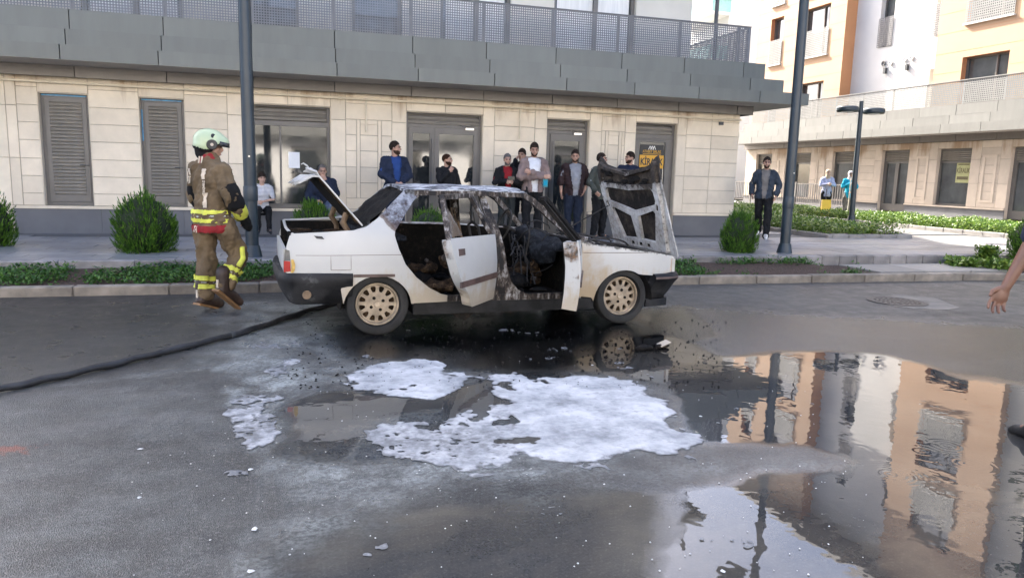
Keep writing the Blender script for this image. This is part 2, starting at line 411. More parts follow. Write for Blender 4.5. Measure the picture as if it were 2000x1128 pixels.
def text_mesh(body, size, mat, x, y, z, par, rx=90, rz=0, bold=0.0, name='lettering', align='CENTER', root=None, sx=1.0, extra=None, ext=.0015):
    cu = bpy.data.curves.new('lettering', 'FONT'); cu.body = body; cu.size = size; cu.align_x = align; cu.align_y = 'CENTER'; cu.extrude = ext; cu.offset = bold; cu.resolution_u = 3
    t = bpy.data.objects.new('lettering_curve', cu); COL.objects.link(t)
    dg = bpy.context.evaluated_depsgraph_get(); me = bpy.data.meshes.new_from_object(t.evaluated_get(dg)); bpy.data.objects.remove(t)
    me.materials.clear(); me.materials.append(mat)
    me.transform(Matrix.Scale(sx, 4, (1, 0, 0)))
    o = bpy.data.objects.new(name, me); COL.objects.link(o); o.parent = par
    base = base_of(par)
    o.location = Vector((x, y, z))-base; o.rotation_euler = (R_(rx), 0, R_(rz))
    return o
M['poster_black'] = simple('poster_black', (0.02, 0.02, 0.02), 0.5, 0.1)
M['poster_gold'] = simple('poster_gold', (0.62, 0.33, 0.03), 0.6, 0.08)
M['print_white'] = simple('print_white', (0.75, 0.73, 0.68), 0.7, 0.05)
q = MB(); q.box(7.30, 7.86, RY+.008, RY+.017, 1.40, 2.21)
ps = bpart('letting_poster', q, M['poster_black'], parent=d); ps['label'] = 'black and gold letting poster on the shop door'
q = MB(); q.box(7.29, 7.87, RY+.003, RY+.0075, 1.70, 1.985); bpart('gold_band', q, M['poster_gold'], parent=d)
q = MB(); q.box(7.36, 7.80, RY+.005, RY+.0078, 2.005, 2.017); bpart('gold_line', q, M['poster_gold'], parent=d)
text_mesh('KİRALIK', .20, M['poster_black'], 7.58, RY+.001, 1.835, d, bold=.006, root=b1, sx=.72)
text_mesh('ATABEY EMLAK', .085, M['poster_gold'], 7.58, RY+.006, 2.06, d, bold=.001, root=b1, sx=.75)
text_mesh('0 552 031', .125, M['print_white'], 7.57, RY+.006, 1.60, d, bold=.003, root=b1, sx=.85)
text_mesh('0552 031', .10, M['print_white'], 7.57, RY+.006, 1.48, d, bold=.003, root=b1, sx=.85)
q = MB()
for k in (-.05, .0, .05):
    q.prism([(7.58+k-.045,2.105),(7.58+k-.03,2.105),(7.58+k,2.165),(7.58+k+.03,2.105),(7.58+k+.045,2.105),(7.58+k+.006,2.185),(7.58+k-.006,2.185)], RY+.003+abs(k)*.02, RY+.0075, 'y')
bpart('logo', q, M['print_white'], parent=d)

# frieze and the three stepped rows of fascia panels
def fascia_row(z0, z1, p, x0, x1, mat, nm, lean, par=b1, joints=None, step=1.437, base=-3.51):
    j = [x0]+[base+step*k for k in range(-5, 30) if x0+.2 < base+step*k < x1-.2]+[x1]
    for a, b in zip(j, j[1:]):
        q = MB(); d0 = random.uniform(-.004, .004)
        q.add([(a+.008,FY-p+d0,z0),(b-.008,FY-p+d0,z0),(b-.008,FY-p-lean,z1),(a+.008,FY-p-lean,z1),(a+.008,FY-p+.03,z0),(b-.008,FY-p+.03,z0),(b-.008,FY-p+.03,z1),(a+.008,FY-p+.03,z1)],
              [(0,1,2,3),(1,5,6,2),(4,0,3,7),(3,2,6,7),(0,4,5,1)])
        bpart(nm, q, M[mat], parent=par)
XR = 9.64
fascia_row(2.925, 3.13, .20, -9, XR+.2, 'frieze', 'frieze_panel', 0)
fascia_row(3.115, 3.345, 1.0, -9, XR+1.0, 'fascia', 'fascia_panel', .0)
fascia_row(3.375, 3.645, .62, -9, XR+.62, 'fascia', 'fascia_panel', .0)
fascia_row(3.675, 4.005, .33, -9, XR+.33, 'fascia', 'fascia_panel', .0)
q = MB()
for p, z0, z1 in ((.19, 2.94, 3.12), (.98, 3.125, 3.34), (.60, 3.36, 3.64), (.31, 3.66, 3.995)):
    q.box(-9, XR+p, FY-p+.035, FY+.09, z0, z1); q.box(XR-.1, XR+p, FY+.0905, 30, z0, z1)
q.box(-9, XR+.97, FY-.96, 30, 3.996, 3.999) if False else None
bpart('fascia_core', q, M['darkgap'])
for p, z0, z1, mt in ((.20, 2.925, 3.13, 'frieze'), (1.0, 3.115, 3.345, 'fascia'), (.62, 3.375, 3.645, 'fascia'), (.33, 3.675, 4.005, 'fascia')):
    for k in range(8):
        q = MB(); q.box(XR+p-.02, XR+p+.003, FY-p+.04+1.437*k, FY-p+.03+1.437*(k+1), z0, z1); bpart('fascia_panel', q, M[mt])
for k, (p, z) in enumerate(((1.0, 3.345), (.62, 3.645), (.33, 4.005))):   # caps over each step
    inner = (.62, .33, .02)[k]
    q = MB(); q.box(-9, XR+p, FY-p+.001, FY-inner+.02, z, z+.006); q.box(XR+inner-.02, XR+p, FY-inner+.021, 30, z, z+.006); bpart('fascia_cap', q, M['fascia'])
q = MB(); q.box(-9, XR+.99, FY-.99, FY-.19, 3.111, 3.1145); q.box(XR+.19, XR+.99, FY-.189, 30, 3.111, 3.1145); bpart('soffit', q, M['soffit'])

# cream pipe with drops and brackets, wall lamp
q = MB(); PYY = FY-.065
q.tube([(-4.98,PYY,2.845),(9.63,PYY,2.815)], .022, 8)
bpart('pipe', q, M['pipe'], True)
for x in (1.39, 4.48):
    q = MB(); q.tube([(x,PYY,2.80),(x,PYY,2.30)], .016, 8); q.tube([(x,PYY,2.30),(x,PYY,2.22)], [.022,.018], 8); bpart('pipe_drop', q, M['pipe'], True)
for k in range(11):
    x = -4.7+1.4*k; q = MB(); q.lathe([(.03,-.02),(.03,.02)], 8, (x,PYY,2.845-.002*(x+5)), 'x'); q.box(x-.012, x+.012, PYY+.02, FY, 2.83-.002*(x+5), 2.86-.002*(x+5)); bpart('pipe_bracket', q, M['pipe'], False)
q = MB(); q.add([(-4.93,FY-.11,2.20),(-4.83,FY-.11,2.20),(-4.83,FY,2.20),(-4.93,FY,2.20),(-4.915,FY-.07,2.37),(-4.845,FY-.07,2.37),(-4.845,FY,2.37),(-4.915,FY,2.37)],[(0,3,2,1),(4,5,6,7),(0,1,5,4),(1,2,6,5),(2,3,7,6),(3,0,4,7)])
bpart('wall_lamp', q, M['steel'])
q = MB(); q.box(9.1, 9.2, FY-.05, FY-.012, 2.69, 2.76); bpart('junction_box', q, M['steel'])

# ---------------------------------------------------------------- perforated railing (a lattice of thin bars), panels butt-ended
lat_cache = {}
def lattice(name, w, h, mat, par, loc, rz=0.0, root=b1, pitch=.0465, bar=.019):
    k = (round(w, 3), round(h, 3), mat, pitch)
    if k not in lat_cache:
        q = MB(); nx = max(3, round(w/pitch)); nz = max(3, round(h/pitch))
        for i in range(nx+1):
            x = w*i/nx; b = bar/2 if 0 < i < nx else .016; q.box(x-b, x+b, -.003, .003, 0, h)
        for i in range(nz+1):
            z = h*i/nz; b = bar/2 if 0 < i < nz else .014; q.box(-.012, w+.012, -.0018, .0018, z-b, z+b)
        lat_cache[k] = q.mesh(name, M[mat], fix=False)
    o = bpy.data.objects.new(name, lat_cache[k]); COL.objects.link(o); o.parent = par
    o.location = Vector(loc)-base_of(par); o.rotation_euler = (0, 0, rz); return o
rail = thing('terrace_railing', (2.4, FY-.07, 4.01), 'dark grey perforated metal railing along the near terrace edge', 'railing')
RYY = FY-.07
def rpost(x, y, par=rail, mat='rail', z0=4.011, z1=4.80, root=None):
    q = MB(); q.box(x-.022, x+.022, y-.02, y+.02, z0, z1); return bpart('post', q, M[mat], parent=par)
j = [-3.51+1.437*k for k in range(-4, 10) if -3.51+1.437*k < 9.6]+[9.69]
for a, b in zip(j, j[1:]):
    lattice('perforated_panel', b-a-.05, .74, 'rail', rail, (a+.025, RYY, 4.045), root=rail); rpost(a, RYY+.03)
rpost(9.69, RYY+.02)
for k in range(4):
    y = RYY+1.437*k; lattice('perforated_panel', 1.387, .74, 'rail', rail, (9.70, y+.05, 4.045), R_(90), root=rail); rpost(9.68, y+1.437)
q = MB(); q.box(-9, 9.71, RYY-.02, RYY+.02, 4.801, 4.815); q.box(9.69, 9.73, RYY+.021, RYY+5.75, 4.801, 4.815); bpart('handrail', q, M['rail'], parent=rail)

# upper storeys, set back behind the terrace
UY = 15.62; UX = 8.76
WIN = [(-7.4,-5.6),(-3.6,-1.9),(-.9,.2),(1.2,2.2),(3.0,4.5),(5.46,7.38)]
q = MB(); q.box(-9, UX, UY+.25, 29.9, 4.0, 15.6); q.box(-9, UX, UY, UY+.249, 6.15, 6.95)
for f in range(3):
    z0 = 4.0+3.0*f
    xs = [-9]+[v for o in WIN for v in o]+[UX]
    for i in range(0, len(xs), 2): q.box(xs[i], xs[i+1], UY, UY+.249, z0 if f == 0 else z0-.049, z0+2.149)
    if f: q.box(-9, UX, UY, UY+.249, z0+2.15, z0+2.95)
q.box(-9, UX, UY, UY+.249, 12.951, 15.6)
bpart('upper_wall', q, M['render'])
q = MB(); q.box(-9.2, UX+.15, UY-.7, 30, 15.601, 15.8); q.box(-9, UX+.75, UY-.85, UY-.001, 6.6, 6.78); q.box(-9, UX+.75, UY-.85, UY-.001, 9.6, 9.78);
bpart('eaves_and_balconies', q, M['render'])  # roof slab and balcony slabs share this mesh
q = MB(); q.prism([(-9,30.01),(7.6,30.01),(13.4,40.4),(13.4,46),(-9,46)], 0, 15.6); bpart('shadow_block', q, M['render'])  # unseen block, added so its slanted roof edge shapes the shadow on the walk
for f in range(3):
    for i, (x0, x1) in enumerate(WIN):
        z0 = 4.02+3*f
        w = bpart('terrace_window', frame_mb(x0, x1, z0, z0+2.12, UY+.1, UY+.17, .07), M['frame'])
        n = 2 if x1-x0 > 1.3 else 1
        if n == 2: q = MB(); xm = x0+.52*(x1-x0); q.box(xm-.05, xm+.05, UY+.101, UY+.168, z0+.07, z0+2.05); bpart('mullion', q, M['frame'], parent=w)
        pane(w, x0+.07, x1-.07, z0+.07, z0+2.05, UY+.185, 'glass2')
        if f == 0 and i in (1, 4, 5):
            q = MB(); n = 14
            xa, xb = (x0+.12, x1-.1)
            vs = []
            for k in range(n+1):
                x = xa+(xb-xa)*k/n; y = UY+.175+.006*(k % 2); vs += [(x, y, z0+.1), (x, y, z0+2.0)]
            q.add(vs, [(2*k, 2*k+2, 2*k+3, 2*k+1) for k in range(n)]); bpart('curtain', q, M['curtain'], parent=w)
    if f: lattice('balcony_panel', 8.0, .9, 'rail', b1, (-1.0, UY-.8, 6.85+3*(f-1)), pitch=.12, bar=.05)
q = MB(); q.tube([(9.08,FY+.35,4.0),(9.08,FY+.35,7.6)], .045, 8); bpart('terrace_post', q, M['steel'], True)

# ================================================================== the sunlit block on the right (its front looks towards -x)
X2 = 24.77; G2 = 0.36
b2 = thing('apartment_block', (X2, 28, G2), 'sunlit orange and white apartment block with cream shop fronts on the right', 'building')
def b2part(name, mb, mat, smooth=False, parent=b2, **kw): return bpart(name, mb, mat, smooth, parent, **kw)
class FB(MB):
    """boxes given along the block's front: s = distance along +y, d = depth into the block"""
    def fb(s, y0, y1, d0, d1, z0, z1, mi=0): return s.box(X2+d0, X2+d1, y0, y1, z0, z1, mi)
O2 = [(34.63,36.03,.70,2.93),(31.49,32.89,.70,2.93),(28.52,29.93,.70,2.93),(25.32,26.82,G2,2.93),(22.34,23.89,.72,2.93),(19.1,20.70,G2,2.93),(16.2,17.7,.72,2.93),(13.2,14.6,.72,2.93)]
Y2A, Y2B = 9.0, 37.0
q = FB(); ys = sorted([Y2A, Y2B]+[v for o in O2 for v in o[:2]])
for i in range(0, len(ys), 2): q.fb(ys[i], ys[i+1], .012, .5, 0, 3.2)
for y0, y1, s, t in O2:
    q.fb(y0, y1, .013, .5, t, 3.2)
    if s > .5: q.fb(y0, y1, .013, .5, 0, s)
q.fb(Y2A, Y2B, .51, 12, 0, 4.55)
b2part('wall_core', q, M['mortar'])
st2 = {}
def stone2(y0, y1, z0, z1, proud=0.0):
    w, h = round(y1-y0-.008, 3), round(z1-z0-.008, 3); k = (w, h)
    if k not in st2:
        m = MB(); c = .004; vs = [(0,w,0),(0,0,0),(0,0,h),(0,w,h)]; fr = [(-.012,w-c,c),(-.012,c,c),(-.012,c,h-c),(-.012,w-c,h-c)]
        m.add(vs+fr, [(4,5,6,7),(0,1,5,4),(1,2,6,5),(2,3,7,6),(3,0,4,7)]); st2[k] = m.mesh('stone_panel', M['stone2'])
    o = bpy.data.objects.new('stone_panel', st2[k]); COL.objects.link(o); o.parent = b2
    o.location = Vector((X2+.012-proud, y0+.004, z0+.004))-b2.location
CZ2 = [.72,1.0,1.32,1.64,1.96,2.28,2.6,2.93,3.2]; PZ2 = [.72,1.6,2.5,3.2]
for lo, hi in [(36.03,37.0),(32.89,34.63),(29.93,31.49),(26.82,28.52),(23.89,25.32),(20.70,22.34),(17.7,19.1)]:
    w = hi-lo; pw = .42 if w > 1.2 else .3
    for a, b in zip(PZ2, PZ2[1:]): stone2(lo, lo+pw, a, b, .004); stone2(hi-pw, hi, a, b, .004)
    for a, b in zip(CZ2, CZ2[1:]): stone2(lo+pw, hi-pw, a, b)
    if w > 1.3 and lo not in (26.82,):
        m = (lo+hi)/2; q = FB()
        for a0, a1, z0, z1 in ((m-.3,m-.2,.92,2.66),(m+.2,m+.3,.92,2.66),(m-.2,m+.2,2.56,2.66),(m-.2,m+.2,.92,1.0)): q.fb(a0, a1, -.03, -.002, z0, z1)
        b2part('stone_trim', q, M['stone2'])
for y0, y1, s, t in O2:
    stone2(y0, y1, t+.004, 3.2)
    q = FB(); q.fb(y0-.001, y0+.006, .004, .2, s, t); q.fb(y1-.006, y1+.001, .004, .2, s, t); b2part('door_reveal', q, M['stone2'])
for y0, y1 in [(20.71,25.31),(26.83,37.0),(14.6,19.09)]:
    q = FB(); q.fb(y0, y1, -.015, .01, 0, .655); b2part('base_panel', q, M['plinth'])
    q = FB(); q.fb(y0, y1, -.06, .011, .657, .715); b2part('stone_ledge', q, M['stone2'])
def f2(y0, y1, z0, z1, d0, d1, w, bot=True):
    q = FB(); q.fb(y0, y0+w, d0, d1, z0, z1); q.fb(y1-w, y1, d0, d1, z0, z1); q.fb(y0+w, y1-w, d0+.002, d1, z1-w, z1)
    if bot: q.fb(y0+w, y1-w, d0+.002, d1, z0, z0+w)
    return q
sl2 = None
for n, (y0, y1, s, t) in enumerate(O2):
    nm = 'double_door' if s < .5 else 'shop_window'
    w = b2part(nm, f2(y0+.01, y1-.01, s+.005, t-.01, .14, .2, .07, s > .5), M['frame'])
    if sl2 is None:
        m = MB(); m.add([(0,0,0),(0,1.25,0),(-.026,0,.03),(-.026,1.25,.03),(.012,0,.075),(.012,1.25,.075)], [(0,1,3,2),(2,3,5,4)]); sl2 = m.mesh('slat', M['shutter'])
    for k in range(5):
        o = bpy.data.objects.new('slat', sl2); COL.objects.link(o); o.parent = w; o.location = Vector((X2+.17, y0+.08, t-.46+.078*k)); o.scale = (1, (y1-y0-.16)/1.25, 1)
    q = FB(); q.fb(y0+.08, y1-.08, .145, .2, t-.55, t-.47)
    if s < .5: q.fb((y0+y1)/2-.09, (y0+y1)/2+.09, .143, .2, s, t-.551); q.fb(y0+.081, y0+.16, .143, .2, s, t-.551); q.fb(y1-.16, y1-.081, .143, .2, s, t-.551); q.fb(y0+.161, (y0+y1)/2-.091, .144, .2, s, s+.3); q.fb((y0+y1)/2+.091, y1-.161, .144, .2, s, s+.3)
    b2part('transom', q, M['frame'], parent=w)
    q = FB(); q.fb(y0+.08, y1-.08, .205, .215, s+.05, t-.55); b2part('pane', q, M['glass2'], parent=w)
    if n == 4:
        M['poster_lime'] = simple('poster_lime', (0.42, 0.42, 0.20), 0.7, 0.08); M['print_dark'] = simple('print_dark', (0.12, 0.10, 0.05), 0.7)
        q = FB(); q.fb(22.50, 23.12, .196, .202, 1.62, 2.42); pp = b2part('letting_poster', q, M['poster_lime'], parent=w); pp['label'] = 'faded lime letting poster in the window'
        text_mesh('KİRALIK', .26, M['print_dark'], X2+.193, 22.81, 2.08, w, rz=-90, bold=.004, root=b2, sx=.6)
        q = FB(); q.fb(22.56, 23.06, .192, .195, 2.30, 2.34); q.fb(22.56, 23.06, .192, .195, 1.74, 1.86); b2part('print_bar', q, M['print_dark'], parent=w)
# fascia of the block
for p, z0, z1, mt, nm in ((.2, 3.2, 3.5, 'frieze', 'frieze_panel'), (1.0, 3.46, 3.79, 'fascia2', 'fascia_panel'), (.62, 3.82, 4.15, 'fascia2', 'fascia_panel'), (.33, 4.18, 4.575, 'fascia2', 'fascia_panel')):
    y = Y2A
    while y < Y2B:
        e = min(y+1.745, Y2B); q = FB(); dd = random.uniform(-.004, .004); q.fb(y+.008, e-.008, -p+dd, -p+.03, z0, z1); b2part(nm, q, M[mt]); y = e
q = FB()
for p, z0, z1 in ((.18, 3.205, 3.47), (.98, 3.48, 3.78), (.60, 3.80, 4.14), (.31, 4.16, 4.57)): q.fb(Y2A, Y2B, -p+.035, .6, z0, z1)
b2part('fascia_core', q, M['darkgap'])
q = FB(); q.fb(Y2A, Y2B, -.99, -.21, 3.455, 3.459); b2part('soffit', q, M['soffit'])
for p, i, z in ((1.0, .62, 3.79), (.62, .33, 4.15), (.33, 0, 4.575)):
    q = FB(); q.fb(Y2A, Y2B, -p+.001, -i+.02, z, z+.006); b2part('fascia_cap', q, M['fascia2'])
rail2 = thing('terrace_railing', (X2-.07, 28, 4.58), 'pale perforated railing along the terrace of the orange apartment block', 'railing')
y = Y2A
while y < Y2B-.3:
    e = min(y+1.745, Y2B); lattice('perforated_panel', e-y-.06, .82, 'rail2', rail2, (X2-.07, y+.03, 4.64), R_(90), root=rail2, pitch=.075, bar=.034)
    q = MB(); q.box(X2-.07, X2-.03, y-.025, y+.025, 4.582, 5.48); bpart('post', q, M['rail2'], parent=rail2); y = e
q = MB(); q.box(X2-.1, X2-.04, Y2A, Y2B, 5.481, 5.51); bpart('handrail', q, M['rail2'], parent=rail2)

# upper floors: orange wing, white recess, orange wing, grey wing
T2 = 15.5; D = .6
def wallwin(y0, y1, d, z0, z1, holes, mat, nm, thick=.4):
    """a stretch of wall with window openings cut out, built as blocks round them"""
    q = FB(); zs = sorted({z0, z1}|{h for o in holes for h in o[2:]})
    for a, b in zip(zs, zs[1:]):
        row = sorted((o[0], o[1]) for o in holes if o[2] <= a+1e-6 and o[3] >= b-1e-6)
        y = y0
        for h0, h1 in row+[(y1, y1)]:
            if h0-y > .01: q.fb(y, h0, d, d+thick, a, b)
            y = h1
    b2part(nm, q, M[mat])
A = [(31.05,32.95,4.58,6.36),(34.6,35.6,4.58,6.36)]+[o for f in range(3) for o in ((31.0,33.0,7.6+3.05*f,9.95+3.05*f),(34.55,35.6,7.6+3.05*f,10.0+3.05*f))]
B = [(21.28,23.25,4.58,6.36)]+[(21.28,23.28,7.6+3.05*f,9.95+3.05*f) for f in range(3)]
Cw = [(27.6,28.4,7.5,9.9),(24.62,25.35,7.5,9.9),(24.62,25.35,4.6,6.22),(27.6,28.3,10.6,12.9),(24.62,25.35,10.6,12.9)]
A = [o for o in A if o[3] < T2]; B = [o for o in B if o[3] < T2]
wallwin(29.9, 36.8, 0, 4.58, T2, A, 'orange', 'orange_wall'); wallwin(19.8, 24.55, 0, 4.58, T2, B, 'orange', 'orange_wall')
wallwin(24.551, 29.899, D, 4.58, T2, Cw, 'white', 'white_wall')
q = FB(); q.fb(29.895, 29.9, .002, D, 4.58, T2); b2part('wing_return', q, M['orange_deep'])
q = FB(); q.fb(19.85, 24.5, .42, 8, 4.58, T2); q.fb(29.95, 36.75, .42, 8, 4.58, T2); q.fb(24.56, 29.89, D+.41, 8, 4.58, T2); q.fb(Y2A, 19.795, .3, 8, 4.58, T2); b2part('block_core', q, M['render'])
q = FB(); q.fb(Y2A-.3, Y2B+.1, -1.0, 9, T2+.001, T2+.28); b2part('roof_eaves', q, M['soffit'])
for side_y, walls in ((0, A), (1, B), (2, Cw)):
    d = D if side_y == 2 else 0
    for y0, y1, z0, z1 in walls:
        w = b2part('window', f2(y0+.005, y1-.005, z0+.005, z1-.005, d+.22, d+.28, .06), M['frame'])
        q = FB()
        if y1-y0 > 1.5: q.fb((y0+y1)/2-.35, (y0+y1)/2-.29, d+.222, d+.278, z0+.066, z1-.066); b2part('mullion', q, M['frame'], parent=w)
        q = FB(); q.fb(y0+.06, y1-.06, d+.29, d+.30, z0+.06, z1-.06); b2part('pane', q, M['glass2'], parent=w)
        if side_y != 2:
            q = FB(); q.fb(y0-.001, y0+.004, d+.003, d+.219, z0, z1); q.fb(y1-.004, y1+.001, d+.003, d+.219, z0, z1); q.fb(y0+.005, y1-.005, d+.004, d+.218, z1-.005, z1-.001); b2part('window_reveal', q, M['terra'], parent=w)
        if z0 > 7:
            lattice('balconette_panel', y1-y0+.02, 1.22 if y1-y0 < 3 else 1, 'rail2' if side_y != 2 else 'rail', w, (X2+d-.045, y0-.01, z0+.03), R_(90), root=b2, pitch=.085, bar=.04)
            if side_y != 2:
                q = FB(); q.fb(y0-.05, y1+.05, d-.10, d-.001, z0-.06, z0-.001); b2part('window_sill', q, M['white'], parent=w)
# joints of the orange cladding: thin recessed-looking fillets stand in relief
q = FB()
for y0, y1, wl in ((29.9, 36.8, A), (19.8, 24.55, B)):
    z = 5.1
    while z < T2-.2:
        row = sorted((o[0]-.06, o[1]+.06) for o in wl if o[2]-.1 < z < o[3]+.05); y = y0
        for h0, h1 in row+[(y1, y1)]:
            if h0-y > .05: q.fb(y, h0, -.004, -.001, z-.008, z+.008)
            y = h1
        z += .76
b2part('cladding_joint', q, M['orange_deep'])
for yy, zz, mm in ((27.9,6.78,'steel'),(27.5,6.75,'white'),(26.72,6.78,'white'),(26.35,6.81,'white')):
    q = MB(); q.lathe([(.11,-.03),(.12,-.06),(.09,-.07),(.05,-.05)], 14, (X2+D,yy,zz), 'x'); b2part('wall_vent', q, M[mm], True)
for yy, zz in ((27.75,6.47),(26.53,6.46)):
    q = FB(); q.fb(yy-.06, yy+.06, D-.12, D-.001, zz-.14, zz+.1); b2part('wall_lamp', q, M['steel'])
# white block further back, seen in the gap between the two buildings
b3 = thing('distant_building', (30, 46, 0.3), 'pale far building with glass balconies, in the gap between the two blocks', 'building')
M['teal'] = simple('teal_glass', (0.25, 0.48, 0.46), 0.15, 0.1)
q = MB(); q.box(28.0, 40, 45, 60, .3, 17); bpart('wall', q, M['white'], parent=b3)
for f in range(5):
    q = MB(); q.box(26.6, 28.0-.001, 44.8, 50, 3.2+3*f, 3.4+3*f); bpart('balcony_slab', q, M['white'], parent=b3)
    q = MB(); q.box(26.6, 26.64, 44.81, 49.99, 3.41+3*f, 4.25+3*f); q.box(26.65, 27.99, 44.81, 44.85, 3.41+3*f, 4.25+3*f); bpart('balcony_glass', q, M['teal'], parent=b3)

# ================================================================== the building across the road, behind the camera (it shows in the shop glass)
b4 = thing('opposite_building', (0, -13, 0.2), 'cream building across the road, seen mirrored in the shop windows', 'building')
q = MB(); q.box(-26, 26, -22, -13, 0, 3.2); bpart('ground_floor_wall', q, M['white'], parent=b4)
q = MB(); q.box(-26, 26, -22, -14, 3.9, 9.5); bpart('upper_wall', q, M['white'], parent=b4)
q = MB(); q.box(-26, 26, -22, -12.2, 3.2, 3.9); bpart('fascia', q, M['fascia2'], parent=b4)
for k, x in enumerate(range(-20, 21, 5)):
    q = MB(); q.box(x, x+2.2, -13.0, -12.97, .4, 2.7); d = bpart('shutter_door', q, M['frame'], parent=b4)
    q = MB(); q.box(x+.2, x+2.0, -12.97, -12.95, .6, 2.5); bpart('pane', q, M['glass'], parent=d)
M['number_dark'] = simple('number_dark', (0.06, 0.05, 0.04), 0.6)
text_mesh('81', .5, M['number_dark'], 0.55, -12.985, 1.9, b4, rz=180, bold=.01, root=b4, name='house_number', ext=.02)
# ================================================================== road with water, soot and foam
def pip(P, X, Y):
    """inside test of many points for one outline"""
    ins = np.zeros(X.shape, bool); n = len(P)
    for i in range(n):
        x0, y0 = P[i]; x1, y1 = P[(i+1) % n]
        c = ((y0 > Y) != (y1 > Y)) & (X < (x1-x0)*(Y-y0)/(y1-y0+1e-12)+x0); ins ^= c
    return ins
def sdist(P, X, Y):
    d = np.full(X.shape, 1e9); n = len(P)
    for i in range(n):
        ax_, ay_ = P[i]; bx, by = P[(i+1) % n]; ex, ey = bx-ax_, by-ay_
        t = np.clip(((X-ax_)*ex+(Y-ay_)*ey)/(ex*ex+ey*ey+1e-12), 0, 1); d = np.minimum(d, (X-ax_-t*ex)**2+(Y-ay_-t*ey)**2)
    d = np.sqrt(d); return np.where(pip(P, X, Y), d, -d)
def outline(px): return [tuple(ground_at(*p)[:2]) for p in px]
def vnoise(X, Y, s, seed=0):
    """value noise on a lattice, smooth"""
    r = np.random.default_rng(seed).random((256, 256)); x = X/s+1000; y = Y/s+1000
    xi = np.floor(x).astype(int); yi = np.floor(y).astype(int); fx = x-xi; fy = y-yi; fx = fx*fx*(3-2*fx); fy = fy*fy*(3-2*fy)
    g = lambda a, b: r[a % 256, b % 256]
    return (g(xi, yi)*(1-fx)+g(xi+1, yi)*fx)*(1-fy)+(g(xi, yi+1)*(1-fx)+g(xi+1, yi+1)*fx)*fy
def fnoise(X, Y, s, o=4, seed=0): return sum(vnoise(X, Y, s/2**k, seed+k)*.5**k for k in range(o))/sum(.5**k for k in range(o))

PUD = [(.26, outline([(-300,588),(300,578),(660,566),(660,630),(420,700),(200,730),(-300,840)]), .7),
       (1, outline([(1110,700),(1180,662),(1290,650),(1420,690),(1560,680),(1750,690),(1900,735),(2300,800),(2300,1400),(1240,1400),(1290,940),(1480,922),(1640,916),(1650,900),(1560,882),(1400,872),(1345,850),(1310,800),(1310,760),(1240,740),(1130,722)]), .36),
       (1, outline([(560,800),(640,768),(760,765),(900,755),(1000,735),(1100,735),(1100,830),(980,880),(850,885),(700,900),(570,872)]), .10),
       (.95, outline([(420,1400),(560,1090),(700,1005),(860,965),(1100,950),(1420,936),(1420,1400)]), .40),
       (.8, outline([(640,640),(900,620),(1340,600),(1420,660),(1300,680),(1110,720),(900,720),(700,690)]), .30),
       (.62, outline([(1330,600),(1600,620),(2000,640),(2300,760),(1700,740),(1400,720)]), .5), (.62, outline([(1180,900),(1420,850),(1660,900),(1640,940),(1340,950),(1000,960)]), .2)]
SOOT = outline([(640,655),(800,640),(1000,600),(1330,610),(1345,690),(1180,720),(990,735),(860,700),(740,690)])
FILM = [outline([(-300,800),(420,720),(500,900),(450,1128),(-300,1300)]), outline([(690,830),(860,800),(1010,790),(1030,900),(900,915),(700,900)]), outline([(430,690),(640,680),(650,760),(560,800),(430,770)]), outline([(420,765),(520,690),(620,690),(620,760),(570,860),(480,880),(420,850)]), outline([(560,880),(1000,890),(1300,900),(1640,905),(1300,945),(940,960),(640,1060),(500,1128),(600,960)]), outline([(330,600),(640,590),(700,640),(600,700),(460,680)])]
FOAM = [(1.0, outline([(680,732),(725,712),(795,699),(850,706),(880,726),(915,736),(905,765),(850,779),(790,774),(735,764),(695,747)]), .07),
        (1.0, outline([(930,736),(1000,730),(1090,737),(1170,733),(1230,746),(1285,775),(1308,810),(1333,850),(1330,873),(1250,882),(1190,900),(1100,903),(1040,888),(992,862),(1012,822),(1000,780),(955,757)]), .09),
        (.66, outline([(690,835),(860,818),(1000,790),(1030,860),(1000,905),(900,912),(780,906),(690,885)]), .12),
        (.63, outline([(425,770),(500,752),(560,770),(570,840),(500,872),(425,862)]), .10),
        (.62, outline([(500,722),(560,700),(600,718),(592,747),(535,752)]), .08),
        (.62, outline([(1070,905),(1195,900),(1212,925),(1140,918)]), .06),
        (.42, outline([(420,700),(620,690),(640,640),(500,650)]), .2),
        (.47, outline([(540,870),(700,885),(1000,905),(960,925),(620,905)]), .1),
        (.40, outline([(520,1128),(640,1060),(760,1020),(800,1050),(700,1128)]), .2),
        (.36, outline([(380,640),(1700,640),(1700,1140),(300,1140)]), .1)]
def ground_masks(X, Y):
    n1 = fnoise(X, Y, .55, 5, 3); n2 = fnoise(X, Y, .14, 4, 9)
    wet = np.zeros_like(X)
    for k, P, soft in PUD:
        d = sdist(P, X, Y)+.10+(n1-.5)*.34+(n2-.5)*.12
        wet = np.maximum(wet, k*np.clip(d/soft+.5, 0, 1))
    so = np.clip((sdist(SOOT, X, Y)+(n1-.5)*.8)/.5+.5, 0, 1)
    wet = np.maximum(wet, so*.85)
    fi = np.zeros_like(X)
    for P in FILM: fi = np.maximum(fi, np.clip((sdist(P, X, Y)+(n1-.5)*.7)/.45+.5, 0, 1))
    for P in [f_[1] for f_ in FOAM[:4]]: fi = np.maximum(fi, np.clip((sdist(P, X, Y)+.07+(n1-.5)*.35)/.35+.5, 0, 1)*.9)
    return wet, so, fi*np.clip(n2*1.9-.25, 0, 1)*np.where(sdist(FILM[0], X, Y) > 0, .2, 1)
def grid_axis(segs):
    out = []
    for a, b, st in segs: out += list(np.arange(a, b, st))
    return np.array(out+[segs[-1][1]])
